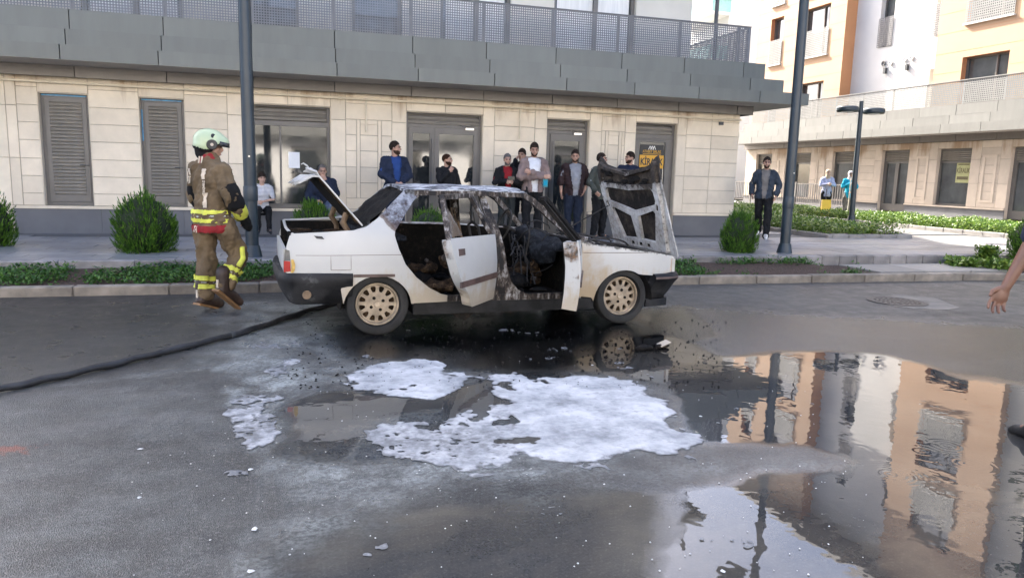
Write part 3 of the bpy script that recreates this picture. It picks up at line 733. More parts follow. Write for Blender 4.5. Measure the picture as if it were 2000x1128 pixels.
gx = grid_axis([(-400,-40,40),(-40,-8,2),(-8,-3.2,.3),(-3.2,6.5,.055),(6.5,11,.3),(11,40,2),(40,400,40)])
gy = grid_axis([(-400,-40,40),(-40,-4,2),(-4,.9,.35),(.9,8.0,.055),(8.0,9.9,.1),(9.9,40,2),(40,440,40)])
GXX, GYY = np.meshgrid(gx, gy)
wet, soot, film = ground_masks(GXX, GYY)
W, Hh = len(gx), len(gy)
zz = np.zeros_like(GXX)+(fnoise(GXX, GYY, 1.3, 2, 21)-.5)*.012*(1-wet)*(GYY < 9)*(GYY > .5)
verts = np.stack([GXX, GYY, zz], -1).reshape(-1, 3)
ii = np.arange(W*Hh).reshape(Hh, W)
faces = np.stack([ii[:-1,:-1], ii[:-1,1:], ii[1:,1:], ii[1:,:-1]], -1).reshape(-1, 4)
me = bpy.data.meshes.new('road'); me.from_pydata(verts.tolist(), [], faces.tolist())
at = me.color_attributes.new('marks', 'FLOAT_COLOR', 'POINT')
at.data.foreach_set('color', np.stack([wet, soot, film, np.ones_like(wet)], -1).reshape(-1).astype(np.float32))
me.polygons.foreach_set('use_smooth', [True]*len(me.polygons))
q = NT('asphalt'); geo = q.new('ShaderNodeNewGeometry'); pos = geo.outputs['Position']
vc = q.new('ShaderNodeVertexColor', layer_name='marks'); sp = q.new('ShaderNodeSeparateColor'); q.link(vc.outputs[0], sp.inputs[0])
wetS, sootS, filmS = sp.outputs
gr = q.noise(pos, 95, 3, 0.7); big = q.noise(pos, .55, 6, .62); mid = q.noise(pos, 4.5, 5, .65)
st = q.new('ShaderNodeMapping'); q.link(pos, st.inputs[0]); st.inputs['Scale'].default_value = (.6, 1.9, 1); st.inputs['Rotation'].default_value = (0, 0, .35)
streak = q.noise(st.outputs[0], 1.6, 6, .7, .6)
vo = q.new('ShaderNodeTexVoronoi'); vo.inputs['Scale'].default_value = 190; q.link(pos, vo.inputs['Vector'])
c = q.ramp(big, [(.32, (.0125,.0138,.0138)), (.48, (.031,.0335,.0330)), (.68, (.066,.0695,.065))])
c = q.mix(q.ramp(gr, [(.42, 0), (.66, .5)]), c, (.15,.145,.138)); c = q.mix(q.ramp(q.noise(pos, 48, 2, .8), [(.56, 0), (.66, .55)]), c, (.19,.18,.17)); c = q.mix(q.ramp(q.noise(pos, 62, 2, .8), [(.58, 0), (.68, .7)]), c, (.016,.016,.017))
c = q.mix(q.math('MULTIPLY', q.ramp(streak, [(.52, 0), (.75, 1)]), .35), c, (.17,.165,.16))
c = q.mix(q.ramp(mid, [(.60, 0), (.78, .45)]), c, (.024,.023,.024))
spk = q.ramp(q.math('ADD', q.math('MULTIPLY', q.noise(pos, 38, 4, .75), .6), q.math('MULTIPLY', q.noise(pos, 6, 4, .7), .4)), [(.44, .25), (.58, 1)])
c = q.mix(q.math('MULTIPLY', q.math('MULTIPLY', filmS, spk), 1.0, True), c, (.365,.395,.385))
damp = q.math('MULTIPLY', wetS, .72)
c = q.mix(damp, c, (.026,.027,.029))
mud = q.math('MULTIPLY', q.math('POWER', wetS, 3.0), q.ramp(q.noise(pos, .9, 5, .6, .4), [(.45, 0), (.7, .8)]))
c = q.mix(mud, c, (.125,.11,.085))
c = q.mix(q.math('MULTIPLY', sootS, .97), c, (.0025,.0025,.0025))
ul = q.new('ShaderNodeVectorMath', operation='DISTANCE'); q.link(pos, ul.inputs[0]); ul.inputs[1].default_value = (-2.6, 8.2, 0)
uf = q.math('ADD', ul.outputs['Value'], q.math('MULTIPLY', q.noise(pos, .8, 4, .6), 2.2))
c = q.mix(q.math('MULTIPLY', q.ramp(q.math('MULTIPLY', uf, .2), [(.45, 1), (.80, 0)]), .72), c, (.016,.018,.022))   # a soaked, darker stretch of road beside the hose
# orange brick dust on the left
mp = q.new('ShaderNodeMapping'); q.link(pos, mp.inputs[0])
dv = q.new('ShaderNodeVectorMath', operation='DISTANCE'); q.link(pos, dv.inputs[0]); dv.inputs[1].default_value = tuple(ground_at(28, 878))
dm = q.math('SUBTRACT', q.math('MULTIPLY', q.noise(pos, 9, 4, .7), .62), dv.outputs['Value'])
c = q.mix(q.ramp(dm, [(.235, 0), (.29, .6)]), c, (.26,.075,.045))
ro = q.mix(wetS, q.ramp(mid, [(.35, .34), (.7, .58)]), .012)
w2 = q.math('POWER', wetS, 1.5)
q.set(Base_Color=c, Roughness=ro)
q.b.inputs['IOR'].default_value = 1.36
q.link(q.mix(q.math('MULTIPLY', sootS, .45), q.mix(wetS, .5, .85), .3), q.b.inputs['Specular IOR Level'])
hgt = q.math('ADD', q.math('MULTIPLY', gr, .6), q.math('MULTIPLY', vo.outputs['Distance'], .7))
hgt = q.math('ADD', hgt, q.math('MULTIPLY', mid, .12))
dry = q.math('SUBTRACT', 1.0, wetS, True)
b1n = q.new('ShaderNodeBump'); b1n.inputs['Distance'].default_value = .006; q.link(hgt, b1n.inputs['Height']); q.link(q.math('MULTIPLY', dry, .8), b1n.inputs['Strength'])
rp = q.noise(pos, 7.0, 2, .5, .2)
b2n = q.new('ShaderNodeBump'); b2n.inputs['Distance'].default_value = .004; b2n.inputs['Strength'].default_value = .22; q.link(rp, b2n.inputs['Height']); q.link(b1n.outputs[0], b2n.inputs['Normal'])
# rings where drops fall into the puddle
rings = None
for (px_, py_, fr) in ((1800,880,62), (1890,905,80), (1740,925,95), (1850,870,75)):
    p = ground_at(px_, py_); dn = q.new('ShaderNodeVectorMath', operation='DISTANCE'); q.link(pos, dn.inputs[0]); dn.inputs[1].default_value = tuple(p)
    s = q.math('SINE', q.math('MULTIPLY', dn.outputs['Value'], fr*2.2)); a = q.math('MAXIMUM', q.math('SUBTRACT', .22, dn.outputs['Value']), 0.0)
    s = q.math('MULTIPLY', s, a); rings = s if rings is None else q.math('ADD', rings, s)
b3n = q.new('ShaderNodeBump'); b3n.inputs['Distance'].default_value = .01; b3n.inputs['Strength'].default_value = .05; q.link(q.math('MULTIPLY', rings, wetS), b3n.inputs['Height']); q.link(b2n.outputs[0], b3n.inputs['Normal'])
q.link(b3n.outputs[0], q.b.inputs['Normal'])
me.materials.append(q.m)
place('road', me, kind='structure')

# foam lying on the water: sheet cut along the iso-line of a mask, a few mm thick
st_ = .0115
fx = np.arange(-1.9, 3.4, st_); fy = np.arange(1.75, 6.9, st_); FX, FY_ = np.meshgrid(fx, fy)
wob = fnoise(FX, FY_, .28, 5, 31); fine = fnoise(FX, FY_, .05, 3, 41); val = np.full(FX.shape, -1.0)
for k, P, soft in FOAM:
    d = sdist(P, FX, FY_); base = np.clip((d+(wob-.5)*.42+(fine-.5)*.07)/soft+.3, -1, 1)*k
    v = base-.30-(1-k)*1.25*(1-np.clip((wob*.55+fine*.45-.28)*2.3, 0, 1))
    v = np.where(d > -.12, v-np.where(fine > .70, (fine-.70)*3*(1.2-k*.6), 0), -1); val = np.maximum(val, v)
holes = fnoise(FX, FY_, .16, 4, 77)
val = val-np.clip(holes-.64, 0, 1)*6-np.clip(fine-.62, 0, 1)*1.1*np.clip(1.25-val*2, 0, 1)
V = {}; fv = []; ff = []; fa = []
def vert(key, p, t_=0.0):
    if key not in V: V[key] = len(fv); fv.append(p); fa.append(t_)
    return V[key]
inside = val > 0
cnt = inside[:-1,:-1].astype(int)+inside[:-1,1:]+inside[1:,1:]+inside[1:,:-1]
for j_, i_ in zip(*np.nonzero(cnt)):
    cs = [(j_, i_), (j_, i_+1), (j_+1, i_+1), (j_+1, i_)]; poly = []
    for a in range(4):
        A_, B_ = cs[a], cs[(a+1) % 4]; va, vb = val[A_], val[B_]
        if va > 0: poly.append(vert(A_, (FX[A_], FY_[A_], .004+min(va, .5)*.005+.0035*fine[A_]), va))
        if (va > 0) != (vb > 0):
            t = va/(va-vb); e = (min(A_, B_), max(A_, B_)); poly.append(vert(e, (FX[A_]+t*(FX[B_]-FX[A_]), FY_[A_]+t*(FY_[B_]-FY_[A_]), .0035)))
    if len(poly) >= 3: ff.append(poly)
me = bpy.data.meshes.new('foam'); me.from_pydata(fv, [], ff); me.polygons.foreach_set('use_smooth', [True]*len(me.polygons))
at = me.color_attributes.new('thick', 'FLOAT_COLOR', 'POINT'); ta = np.clip(np.array(fa)*2.2, 0, 1); at.data.foreach_set('color', np.stack([ta, ta, ta, np.ones_like(ta)], 1).reshape(-1).astype(np.float32))
q = NT('foam'); geo = q.new('ShaderNodeNewGeometry'); pos = geo.outputs['Position']
f = q.noise(pos, 3.0, 6, .7); g = q.noise(pos, 40, 3, .7)
c = q.ramp(f, [(.34, (.20,.215,.23)), (.47, (.36,.375,.39)), (.62, (.53,.54,.55))])
c = q.mix(q.ramp(q.noise(pos, 11, 5, .75), [(.52, 0), (.70, .65)]), c, (.17,.18,.19))
vt = q.new('ShaderNodeVertexColor', layer_name='thick'); th_ = q.math('ADD', vt.outputs[0], q.math('MULTIPLY', q.math('SUBTRACT', q.noise(pos, 24, 4, .75), .5), .9))
c = q.mix(q.ramp(th_, [(.10, .85), (.40, .35), (.85, 0)]), c, (.12,.125,.13))
q.set(Base_Color=c, Roughness=.75); q.bump(q.math('ADD', g, q.math('MULTIPLY', f, 1.2)), .55, .004)
me.materials.append(q.m)
place('foam', me, label='white extinguishing foam spread in patches over the wet asphalt', cat='foam', kind='stuff')

# manhole with pale patch, right of the car
mc = ground_at(1752, 589)
mh = thing('manhole_cover', (mc.x, mc.y, .001), 'round iron manhole cover set in the road at the right, beyond the puddle', 'manhole cover')
M['iron'] = simple('cast_iron', (0.05, 0.047, 0.045), 0.5, 0.3, 20, metal=.4)
q = MB(); q.lathe([(.36,.004),(.36,.009),(.325,.010),(.318,.006)], 36); q.build('rim', M['iron'], mh)
q = MB(); q.lathe([(.314,.004),(.314,.007),(.30,.0085)], 36); q.build('lid', M['iron'], mh)
q = MB()
for r in (.06, .11, .16, .21, .26):
    for k in range(int(r*90)):
        a = k/int(r*90)*6.283; q.box(r*math.cos(a)-.012, r*math.cos(a)+.012, r*math.sin(a)-.012, r*math.sin(a)+.012, .0087, .0115)
q.build('studs', M['iron'], mh)
q = MB(); pl = [(1725,579),(1760,576),(1830,583),(1874,601),(1850,605),(1790,603),(1745,598),(1715,590)]
cpt = [ground_at(*p) for p in pl]; q.prism([(p.x, p.y) for p in cpt], -.01, .0035); q.build('concrete_patch', simple('patch_concrete', (0.155, 0.142, 0.122), 0.7, 0.35, 5), kind='structure')

# ================================================================== kerb, planting bed, second kerb, paved walk
def stone_row(name, p0, p1, L, w, h, z, mat, parent, c=.012, jit=.006):
    p0, p1 = Vector(p0), Vector(p1); n = max(1, round((p1-p0).length/L)); d = (p1-p0)/n; ang = math.atan2(d.y, d.x); ln = d.length
    ms = []
    for v in range(3):
        q = MB(); q.cbox(.004, ln-.004, 0, w, z, h, c)
        m = q.mesh(name, mat); ms.append(m)
    for k in range(n):
        o = bpy.data.objects.new(name, ms[k % 3]); COL.objects.link(o); o.parent = parent
        o.location = (p0.x+d.x*k, p0.y+d.y*k+random.uniform(-jit, jit), random.uniform(-jit, jit)); o.rotation_euler = (0, 0, ang+random.uniform(-.004, .004))
M['kerb'] = simple('kerb_concrete', (0.185, 0.16, 0.13), 0.85, 0.4, 5, bump=.5, bscale=35, rnd=.16)
M['kerb2'] = simple('step_granite', (0.215, 0.20, 0.19), 0.75, 0.3, 5, bump=.25, bscale=40, rnd=.22)
kerb = tag(place('kerb', None), kind='structure')
KY = 9.30
stone_row('kerb_stone', (-6.4, KY), (5.6, KY), .98, .15, .115, -.1, M['kerb'], kerb)
stone_row('kerb_stone', (5.6, KY), (10.3, KY-.13), .98, .15, .115, -.1, M['kerb'], kerb)
stone_row('kerb_stone', (10.3, KY-.13), (18, KY-1.1), .98, .15, .115, -.1, M['kerb'], kerb)
stone_row('kerb_stone', (-22, KY), (-6.4, KY), 1.2, .15, .115, -.1, M['kerb'], kerb)
bed_soil = NT('bed_soil'); geo = bed_soil.new('ShaderNodeNewGeometry'); pos = geo.outputs['Position']
f = bed_soil.noise(pos, 26, 5, .75); vo = bed_soil.new('ShaderNodeTexVoronoi'); vo.inputs['Scale'].default_value = 34; bed_soil.link(pos, vo.inputs['Vector'])
c = bed_soil.ramp(f, [(.3, (.025,.015,.011)), (.55, (.075,.045,.032)), (.75, (.16,.115,.09))])
bed_soil.set(Base_Color=c, Roughness=.95); bed_soil.bump(bed_soil.math('ADD', f, vo.outputs['Distance']), .9, .03)
SY = 10.42           # step up to the walk
nx, ny = 130, 12; q = MB(); vs = []
for j_ in range(ny+1):
    for i_ in range(nx+1):
        x = -22+40*i_/nx; y = (KY-.14*max(0, min(1, (x-5.6)/4.7))-max(0, x-10.3)*.125)+.13; y = y+(SY-y+.0)*j_/ny; vs.append((x, y, .075+(.10 if x < 8.2 else .03)*(j_/ny)**1.3+.02*math.sin(math.pi*j_/ny)+.018*fbm((x, y, 0), 2.5)))
q.add(vs, [(j_*(nx+1)+i_, j_*(nx+1)+i_+1, (j_+1)*(nx+1)+i_+1, (j_+1)*(nx+1)+i_) for j_ in range(ny) for i_ in range(nx)])
q.build('planting_bed', bed_soil.m, smooth=True, kind='structure')
# concrete slab crossing the bed on the right
slab = tag(place('path_slab', None), kind='structure')
M['pave'] = None
def pave_mat(name, col, wetk):
    q = NT(name); geo = q.new('ShaderNodeNewGeometry'); pos = geo.outputs['Position']
    f = q.noise(pos, 1.4, 5, .6); g = q.noise(pos, 60, 3)
    c = q.ramp(f, [(.3, tuple(x*.78 for x in col)), (.7, tuple(x*1.15 for x in col))]); c = q.mix(q.math('MULTIPLY', g, .35), c, tuple(x*.7 for x in col))
    oi = q.new('ShaderNodeObjectInfo'); k = q.math('MULTIPLY_ADD', oi.outputs['Random'], .34); k.node.inputs[2].default_value = .83
    cc = q.new('ShaderNodeCombineColor'); [q.link(k, cc.inputs[i]) for i in range(3)]
    q.set(Base_Color=q.mix(1, c, cc.outputs[0], 'MULTIPLY'), Roughness=q.ramp(q.noise(pos, .8, 4), [(.4, wetk), (.65, .6)])); q.bump(g, .2, .004)
    return q.m
M['pave'] = pave_mat('paving_stone', (0.225, 0.222, 0.225), .3)
M['slab'] = pave_mat('path_concrete', (0.235, 0.225, 0.205), .6)
for a, b in ((8.85, 9.75), (9.76, 10.66), (10.67, 11.5)):
    q = MB(); q.cbox(a, b-.01, KY+.06, SY-.1, .0, .135, .01); q.build('path_slab_piece', M['slab'], slab)
step = tag(place('step_kerb', None), kind='structure')
stone_row('step_stone', (-9, SY), (8.6, SY), .9, .14, .268, -.05, M['kerb2'], step)
stone_row('step_stone', (8.6, SY), (13.2, SY-.02), .36, .14, .268, -.05, M['kerb2'], step)
stone_row('step_stone', (13.2, SY-.02), (18, SY), .9, .14, .268, -.05, M['kerb2'], step)
# walk: one base sheet, then paving stones as pieces
q = MB(); q.box(-22, 9.65, SY+.14, FY+.6, .0, .245); q.box(9.651, 26.5, SY+.14, 60, .0, .245); walk = q.build('walk', simple('joint_sand', (0.12, 0.115, 0.11), 0.9), kind='structure')
pm = []
for v in range(3):
    q = MB(); q.cbox(.004, .796, .004, .326, .2, .27, .004); pm.append(q.mesh('paving_stone', M['pave']))
def inbed(x, y): return 11.35 < x < 13.75 and y > 13.55
n = 0
for r in range(int((FY-SY-.16)/.33)+1):
    y = SY+.145+.33*r; x = -6.3-(r % 3)*.27
    while x < 16.5:
        if n < 296 and not (y+.33 > FY-.02 and x < 9.7) and not inbed(x+.4, y):
            o = bpy.data.objects.new('paving_stone', pm[(n*7) % 3]); COL.objects.link(o); o.parent = walk; o.location = (x, y, random.uniform(-.002, .002)); n += 1
        x += .8
q = MB()
for r in range(42):
    y = SY+.145+.33*(r+13); x = 9.75
    while x < 23.2:
        if y < 24 and not inbed(x+.4, y): q.box(x+.004, x+.796, y+.004, y+.326, .2, .2695+random.uniform(-.002, .002))
        x += .8
for r in range(14):
    y = SY+.145+.33*r
    for k in range(12): q.box(16.6+k*.8+.004, 16.6+k*.8+.796, y+.004, y+.326, .2, .2695+random.uniform(-.002, .002))
q.build('paving_stone', M['pave'], walk, kind='stuff')
# raised beds in the court
bedk = tag(place('bed_kerb', None), kind='structure')
M['bedk'] = simple('bed_kerb_concrete', (0.27, 0.25, 0.23), 0.8, 0.2, 4, bump=.3, bscale=40, rnd=.1)
stone_row('kerb_stone', (11.55, 13.72), (13.75, 13.72), .42, .12, .36, .2, M['bedk'], bedk)
stone_row('kerb_stone', (11.43, 18.0), (11.43, 13.72), .5, .12, .36, .2, M['bedk'], bedk)
stone_row('kerb_stone', (13.76, 13.72), (13.76, 17.5), .5, .12, .36, .2, M['bedk'], bedk)
stone_row('kerb_stone', (16.6, 21.5), (16.7, 11.5), .6, .12, .38, .2, M['bedk'], bedk)
stone_row('kerb_stone', (13.76, 17.5), (16.6, 21.5), .6, .12, .36, .2, M['bedk'], bedk)
q = MB(); q.box(11.45, 13.74, 13.8, 22, .2, .32); q.box(16.72, 22.0, 10.5, 26, .2, .32); q.prism([(13.745,17.6),(16.55,21.55),(16.7,25.9),(13.745,22)], .2, .32); q.build('court_bed', bed_soil.m, kind='structure')
# ================================================================== plants and lamps
def leaf_mat(name, lo, mid, hi, rough=.55, trans=.25):
    q = NT(name); geo = q.new('ShaderNodeNewGeometry')
    r = geo.outputs['Random Per Island']; n = q.noise(geo.outputs['Position'], 5, 3)
    c = q.ramp(q.math('ADD', q.math('MULTIPLY', r, .6), q.math('MULTIPLY', n, .4)), [(.2, lo), (.5, mid), (.8, hi)])
    q.set(Base_Color=c, Roughness=rough); q.b.inputs['Specular IOR Level'].default_value = .3
    tr = q.new('ShaderNodeBsdfTranslucent'); q.link(c, tr.inputs[0]); mx = q.new('ShaderNodeMixShader'); mx.inputs[0].default_value = trans
    q.link(q.b.outputs[0], mx.inputs[1]); q.link(tr.outputs[0], mx.inputs[2]); q.link(mx.outputs[0], q.n['Material Output'].inputs[0])
    return q.m
M['thuja'] = leaf_mat('thuja_spray', (.018,.052,.008), (.056,.142,.013), (.135,.265,.026), .6, .25)
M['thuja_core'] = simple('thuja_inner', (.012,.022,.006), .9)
M['weed'] = leaf_mat('weed_leaf', (.020,.060,.012), (.045,.12,.022), (.10,.20,.04))
M['shrub'] = leaf_mat('shrub_leaf', (.035,.085,.014), (.095,.175,.028), (.21,.29,.055), .45)
M['tree_leaf'] = leaf_mat('tree_leaf', (.010,.030,.012), (.020,.055,.02), (.04,.09,.03), .5)
M['bark'] = simple('bark', (.10,.07,.05), .9, .3, 12, bump=.4)
def quads(P, U, V_, w, h, taper=.25):
    """many leaf-shaped quads at points P, along V_ (length h), across U (width w)"""
    n = len(P); w = w.reshape(-1, 1); h = h.reshape(-1, 1)
    a = P-U*w*.15; b = P+U*w*.15; m1 = P+V_*h*.5+U*w*.5; m0 = P+V_*h*.5-U*w*.5; t = P+V_*h
    vs = np.stack([a, b, m1, t, m0], 1).reshape(-1, 3); i = np.arange(n).reshape(-1, 1)*5
    return vs, np.concatenate([i, i+1, i+2, i+3, i+4], 1)
def unit(a): return a/np.maximum(np.linalg.norm(a, axis=1, keepdims=True), 1e-9)
def thuja_mesh(seed, n=1150, rx=.5, rz=.62):
    r = np.random.default_rng(seed)
    th = r.uniform(0, 2*np.pi, n); u = r.uniform(-.80, 1, n); ph = np.sqrt(np.maximum(0, 1-u*u))
    d = np.stack([ph*np.cos(th), ph*np.sin(th), u], 1); rad = r.uniform(.66, .98, n)**.7
    lump = np.array([1+.30*fbm((a[0]*1.7+seed, a[1]*1.7, a[2]*1.7), 1.0, 2) for a in d])
    P0 = d*(rad*lump).reshape(-1, 1)*np.array([rx, rx, rz])
    up = unit(d*np.array([.62, .62, .35])+np.array([0, 0, .95])+r.normal(0, .18, (n, 3)))
    vs = []; fs = []; k = 0
    for s in range(9):          # each spray: a fan of flat scale leaves up a stem
        t = s/8.0; side = unit(np.cross(up, r.normal(0, 1, (n, 3))))
        P = P0+up*(t*.15).__float__()*r.uniform(.7, 1.3, (n, 1)); V_ = unit(up+side*r.uniform(-.75, .75, (n, 1))*(1.1-t))
        U = unit(np.cross(V_, d+r.normal(0, .5, (n, 3)))); a, b = quads(P, U, V_, r.uniform(.011, .022, n), r.uniform(.06, .12, n)*(1.15-.45*t))
        vs.append(a); fs.append(b+k); k += len(a)
    v = np.concatenate(vs); f = np.concatenate(fs); q9 = np.quantile(np.hypot(v[:, 0], v[:, 1]), .97); v[:, :2] *= .46/q9; hr = np.hypot(v[:, 0], v[:, 1]); v[:, :2] *= (np.where(hr > .46, .46+(hr-.46)*.3, hr)/np.maximum(hr, 1e-6)).reshape(-1, 1); zl, zh = np.quantile(v[:, 2], [.002, .9995]); v[:, 2] = (v[:, 2]-zl)/(zh-zl)-.5; me = bpy.data.meshes.new('foliage'); me.from_pydata(v.tolist(), [], f.tolist()); me.materials.append(M['thuja']); return me
TH = [thuja_mesh(1), thuja_mesh(5)]
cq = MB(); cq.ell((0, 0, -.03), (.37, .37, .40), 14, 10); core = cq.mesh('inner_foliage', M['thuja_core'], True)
tq = MB()
for k in range(4): tq.tube([(0.02*math.cos(k*1.6), .02*math.sin(k*1.6), -.58), (.05*math.cos(k*1.6), .05*math.sin(k*1.6), -.2)], [.025, .02], 6)
trk = tq.mesh('trunk', M['bark'])
def thuja(px, py, zb, width, height, label, v, rz):
    p = ground_at(px, py, zb); t = thing('thuja_bush', (p.x, p.y, zb), label, 'bush', rz, 'round thuja bushes along the planting bed')
    s = (width*.80, width*.80, height*.88)
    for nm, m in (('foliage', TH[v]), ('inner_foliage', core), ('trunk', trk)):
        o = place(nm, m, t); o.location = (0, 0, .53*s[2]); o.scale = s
thuja(-32, 500, .12, 1.2, 1.1, 'round thuja bush cut by the left edge of the photo', 1, 1.0)
thuja(285, 511, .12, 1.20, 1.16, 'round thuja bush left of the firefighter, in front of the louvred doors', 0, .3)
thuja(614, 511, .12, .95, 1.05, 'round thuja bush behind the open boot of the burnt car', 1, 2.0)
thuja(838, 511, .12, .95, .97, 'round thuja bush seen through the windows of the burnt car', 0, 4.0)
thuja(1440, 508, .12, .90, .97, 'round thuja bush between the raised bonnet and the tall lamp post', 1, 5.2)
thuja(2008, 516, .12, 1.0, 1.0, 'round thuja bush at the right edge behind the reaching arm', 0, 2.7)
# weeds over the bed soil
def scatter(name, pts, hts, wid, mat, label, cat, per=5, spread=.05, flat=.6, seed=3, parent=None, kind='stuff'):
    r = np.random.default_rng(seed); P = np.repeat(np.array(pts), per, 0); n = len(P); P[:, :2] += r.normal(0, spread, (n, 2)); H_ = np.repeat(np.array(hts), per)
    P[:, 2] += H_*r.uniform(0, .9, n)
    th = r.uniform(0, 2*np.pi, n); V_ = unit(np.stack([np.cos(th)*flat, np.sin(th)*flat, r.uniform(.05, .9, n)], 1)); U = unit(np.cross(V_, r.normal(0, .35, (n, 3))+np.array([0, 0, 1])))
    a, b = quads(P, U, V_, wid*r.uniform(.6, 1.3, n), wid*r.uniform(1.2, 2.3, n)); me = bpy.data.meshes.new(name); me.from_pydata(a.tolist(), [], b.tolist()); me.materials.append(M[mat])
    return place(name, me, parent, label=label, cat=cat, kind=kind)
r = np.random.default_rng(17); X = r.uniform(-8, 16, 9000); Y = r.uniform(KY+.2, SY-.03, 9000)
den = fnoise(X, Y, .9, 3, 5); keep = den > np.where(X < -2.6, .36, np.where(X < -1.4, .55, np.where(X < 5, .44, np.where(X < 9.2, .38, .34))))
keep &= ~((X > 8.85+.4*(Y-KY)) & (X < 11.5)); X, Y = X[keep], Y[keep]
scatter('weeds', np.stack([X, Y, .085+.10*np.clip((Y-KY-.15)/1.0, 0, 1)*(X < 8.2)], 1), r.uniform(.02, .12, len(X)), .026, 'weed', 'low green weeds covering parts of the planting bed along the kerb', 'weeds', 5, .045, .8)
# grassy blades left
# court shrubs
def shrubbery(name, poly, n, z, h, label, seed):
    r = np.random.default_rng(seed); xs_ = [p[0] for p in poly]; ys_ = [p[1] for p in poly]
    X = r.uniform(min(xs_), max(xs_), n*4); Y = r.uniform(min(ys_), max(ys_), n*4); k = pip(poly, X, Y); X, Y = X[k][:n], Y[k][:n]
    hh = h*(.55+.8*fnoise(X, Y, .55, 2, seed)); scatter(name, np.stack([X, Y, np.full(len(X), z)], 1), hh, .036, 'shrub', label, 'shrubs', 16, .075, .75, seed)
shrubbery('shrubs', [(11.5,13.85),(13.7,13.85),(13.7,18),(16.6,21.7),(16.6,25.5),(11.5,22)], 2800, .31, .32, 'leafy ground cover shrubs in the raised bed round the twin lamp', 4)
shrubbery('shrubs', [(16.75,10.8),(18.6,10.8),(18.6,26),(16.8,26)], 2800, .31, .34, 'sunlit leafy shrub border in front of the orange block', 8)
# small potted-looking shrub and dark plants near the right bush
def small_shrub(px, py, z, h, w, label, seed):
    p = ground_at(px, py, z); t = thing('small_shrub', (p.x, p.y, z), label, 'shrub'); r = np.random.default_rng(seed); n = 160
    pts = np.stack([r.normal(0, w, n), r.normal(0, w, n), np.zeros(n)], 1); pts[:, :2] *= (1-r.uniform(0, 1, n)*.3).reshape(-1, 1)
    scatter('foliage', pts, np.full(n, h), .045, 'shrub', None, None, 7, .05, .7, seed, t, None)
    q = MB(); q.tube([(0,0,0),(0,0,h*.7)], [.02,.01], 6); q.build('stem', M['bark'], t)
small_shrub(1926, 520, .1, .38, .07, 'small yellow green shrub in the bed left of the right hand bush', 3)
small_shrub(1880, 522, .1, .16, .13, 'tuft of low plants at the end of the concrete path slab', 12)
small_shrub(1955, 528, .1, .18, .12, 'low leafy plant at the foot of the right hand bush', 6)

# lamp posts
def post(px, py, z, h, r0, r1, label, lean=(0, 0), heads=()):
    p = ground_at(px, py, z); t = thing('lamp_post', (p.x, p.y, z), label, 'lamp post', 0, 'lamp posts')
    q = MB(); q.lathe([(r0*2.7,-.06),(r0*2.7,.025),(r0*2.45,.05),(r0*1.75,.12),(r0*1.5,.19),(r0*1.12,.34)], 20); q.build('base', M['polepaint'], t, True)
    q = MB(); q.tube([(0,0,.28),(lean[0]*.3,lean[1]*.3,h*.3),(lean[0],lean[1],h)], [r0, r0*.97, r1], 18); q.build('pole', M['polepaint'], t, True)
    q = MB(); q.lathe([(r0*1.08,.95),(r0*1.1,.96),(r0*1.1,1.14),(r0*1.06,1.15)], 18, (lean[0]*.1, lean[1]*.1, 0)) if h > 5 else q.box(-.02,.02,-.06,-.04,.8,.9); q.build('service_collar', M['polepaint'], t, True)
    if h > 5: q = MB(); q.lathe([(.012,-.004),(.012,.006)], 8, (lean[0]*.15, -r0*1.03, 1.55), 'y'); q.build('bolt', M['chrome'], t)
    for a, z_, L in heads:
        cx_, cy_ = lean[0]+math.cos(a)*L, lean[1]+math.sin(a)*L
        q = MB(); q.tube([(lean[0], lean[1], z_), (lean[0]+math.cos(a)*(L-.2), lean[1]+math.sin(a)*(L-.2), z_)], .025, 8); q.build('arm', M['polepaint'], t)
        q = MB(); q.lathe([(.16,-.03),(.24,-.035),(.27,.0),(.27,.07),(.24,.10),(.05,.11)], 24, (cx_, cy_, z_)); hd = q.build('lamp_head', M['polepaint'], t, True)
        q = MB(); q.lathe([(.15,-.036),(.15,-.030)], 20, (cx_, cy_, z_)); q.build('diffuser', M['paper'], hd)
post(494, 526, .09, 6.4, .087, .075, 'tall dark blue lamp post beside the firefighter', (-.03, 0), ((math.pi, 5.5, .5), (0, 5.0, .5)))
post(1530, 513, .09, 6.4, .087, .075, 'tall dark blue lamp post right of the burnt car', (-.03, 0), ((math.pi, 5.55, .52),))
post(1661, 446, .32, 3.25, .07, .052, 'shorter lamp post with two disc heads in the shrub bed', (-.04, 0), ((math.pi*.97, 3.0, .38), (-.1, 2.98, .38)))
# bar fence before the block
fx0, fy0, fx1, fy1 = 23.6, 36.5, 23.6, 25.9
fence = thing('bar_fence', (23.6, 31, .36), 'low grey metal bar fence in front of the orange block', 'fence')
M['fence'] = simple('fence_metal', (.16,.15,.14), .5, .1)
L = 36.5-27.2; k = 0; y = 27.2
while y <= 36.6:
    q = MB(); q.box(-.015, .015, y-31-.015, y-31+.015, .12, 1.02)
    if k % 12 == 0: q = MB(); q.box(-.035, .035, y-31-.035, y-31+.035, -.1, 1.12); q.build('post', M['fence'], fence)
    else: q.build('bar', M['fence'], fence)
    y += .155; k += 1
for z in (.10, 1.02): q = MB(); q.box(-.02, .02, -3.8, 5.6, z, z+.035); q.build('rail', M['fence'], fence)
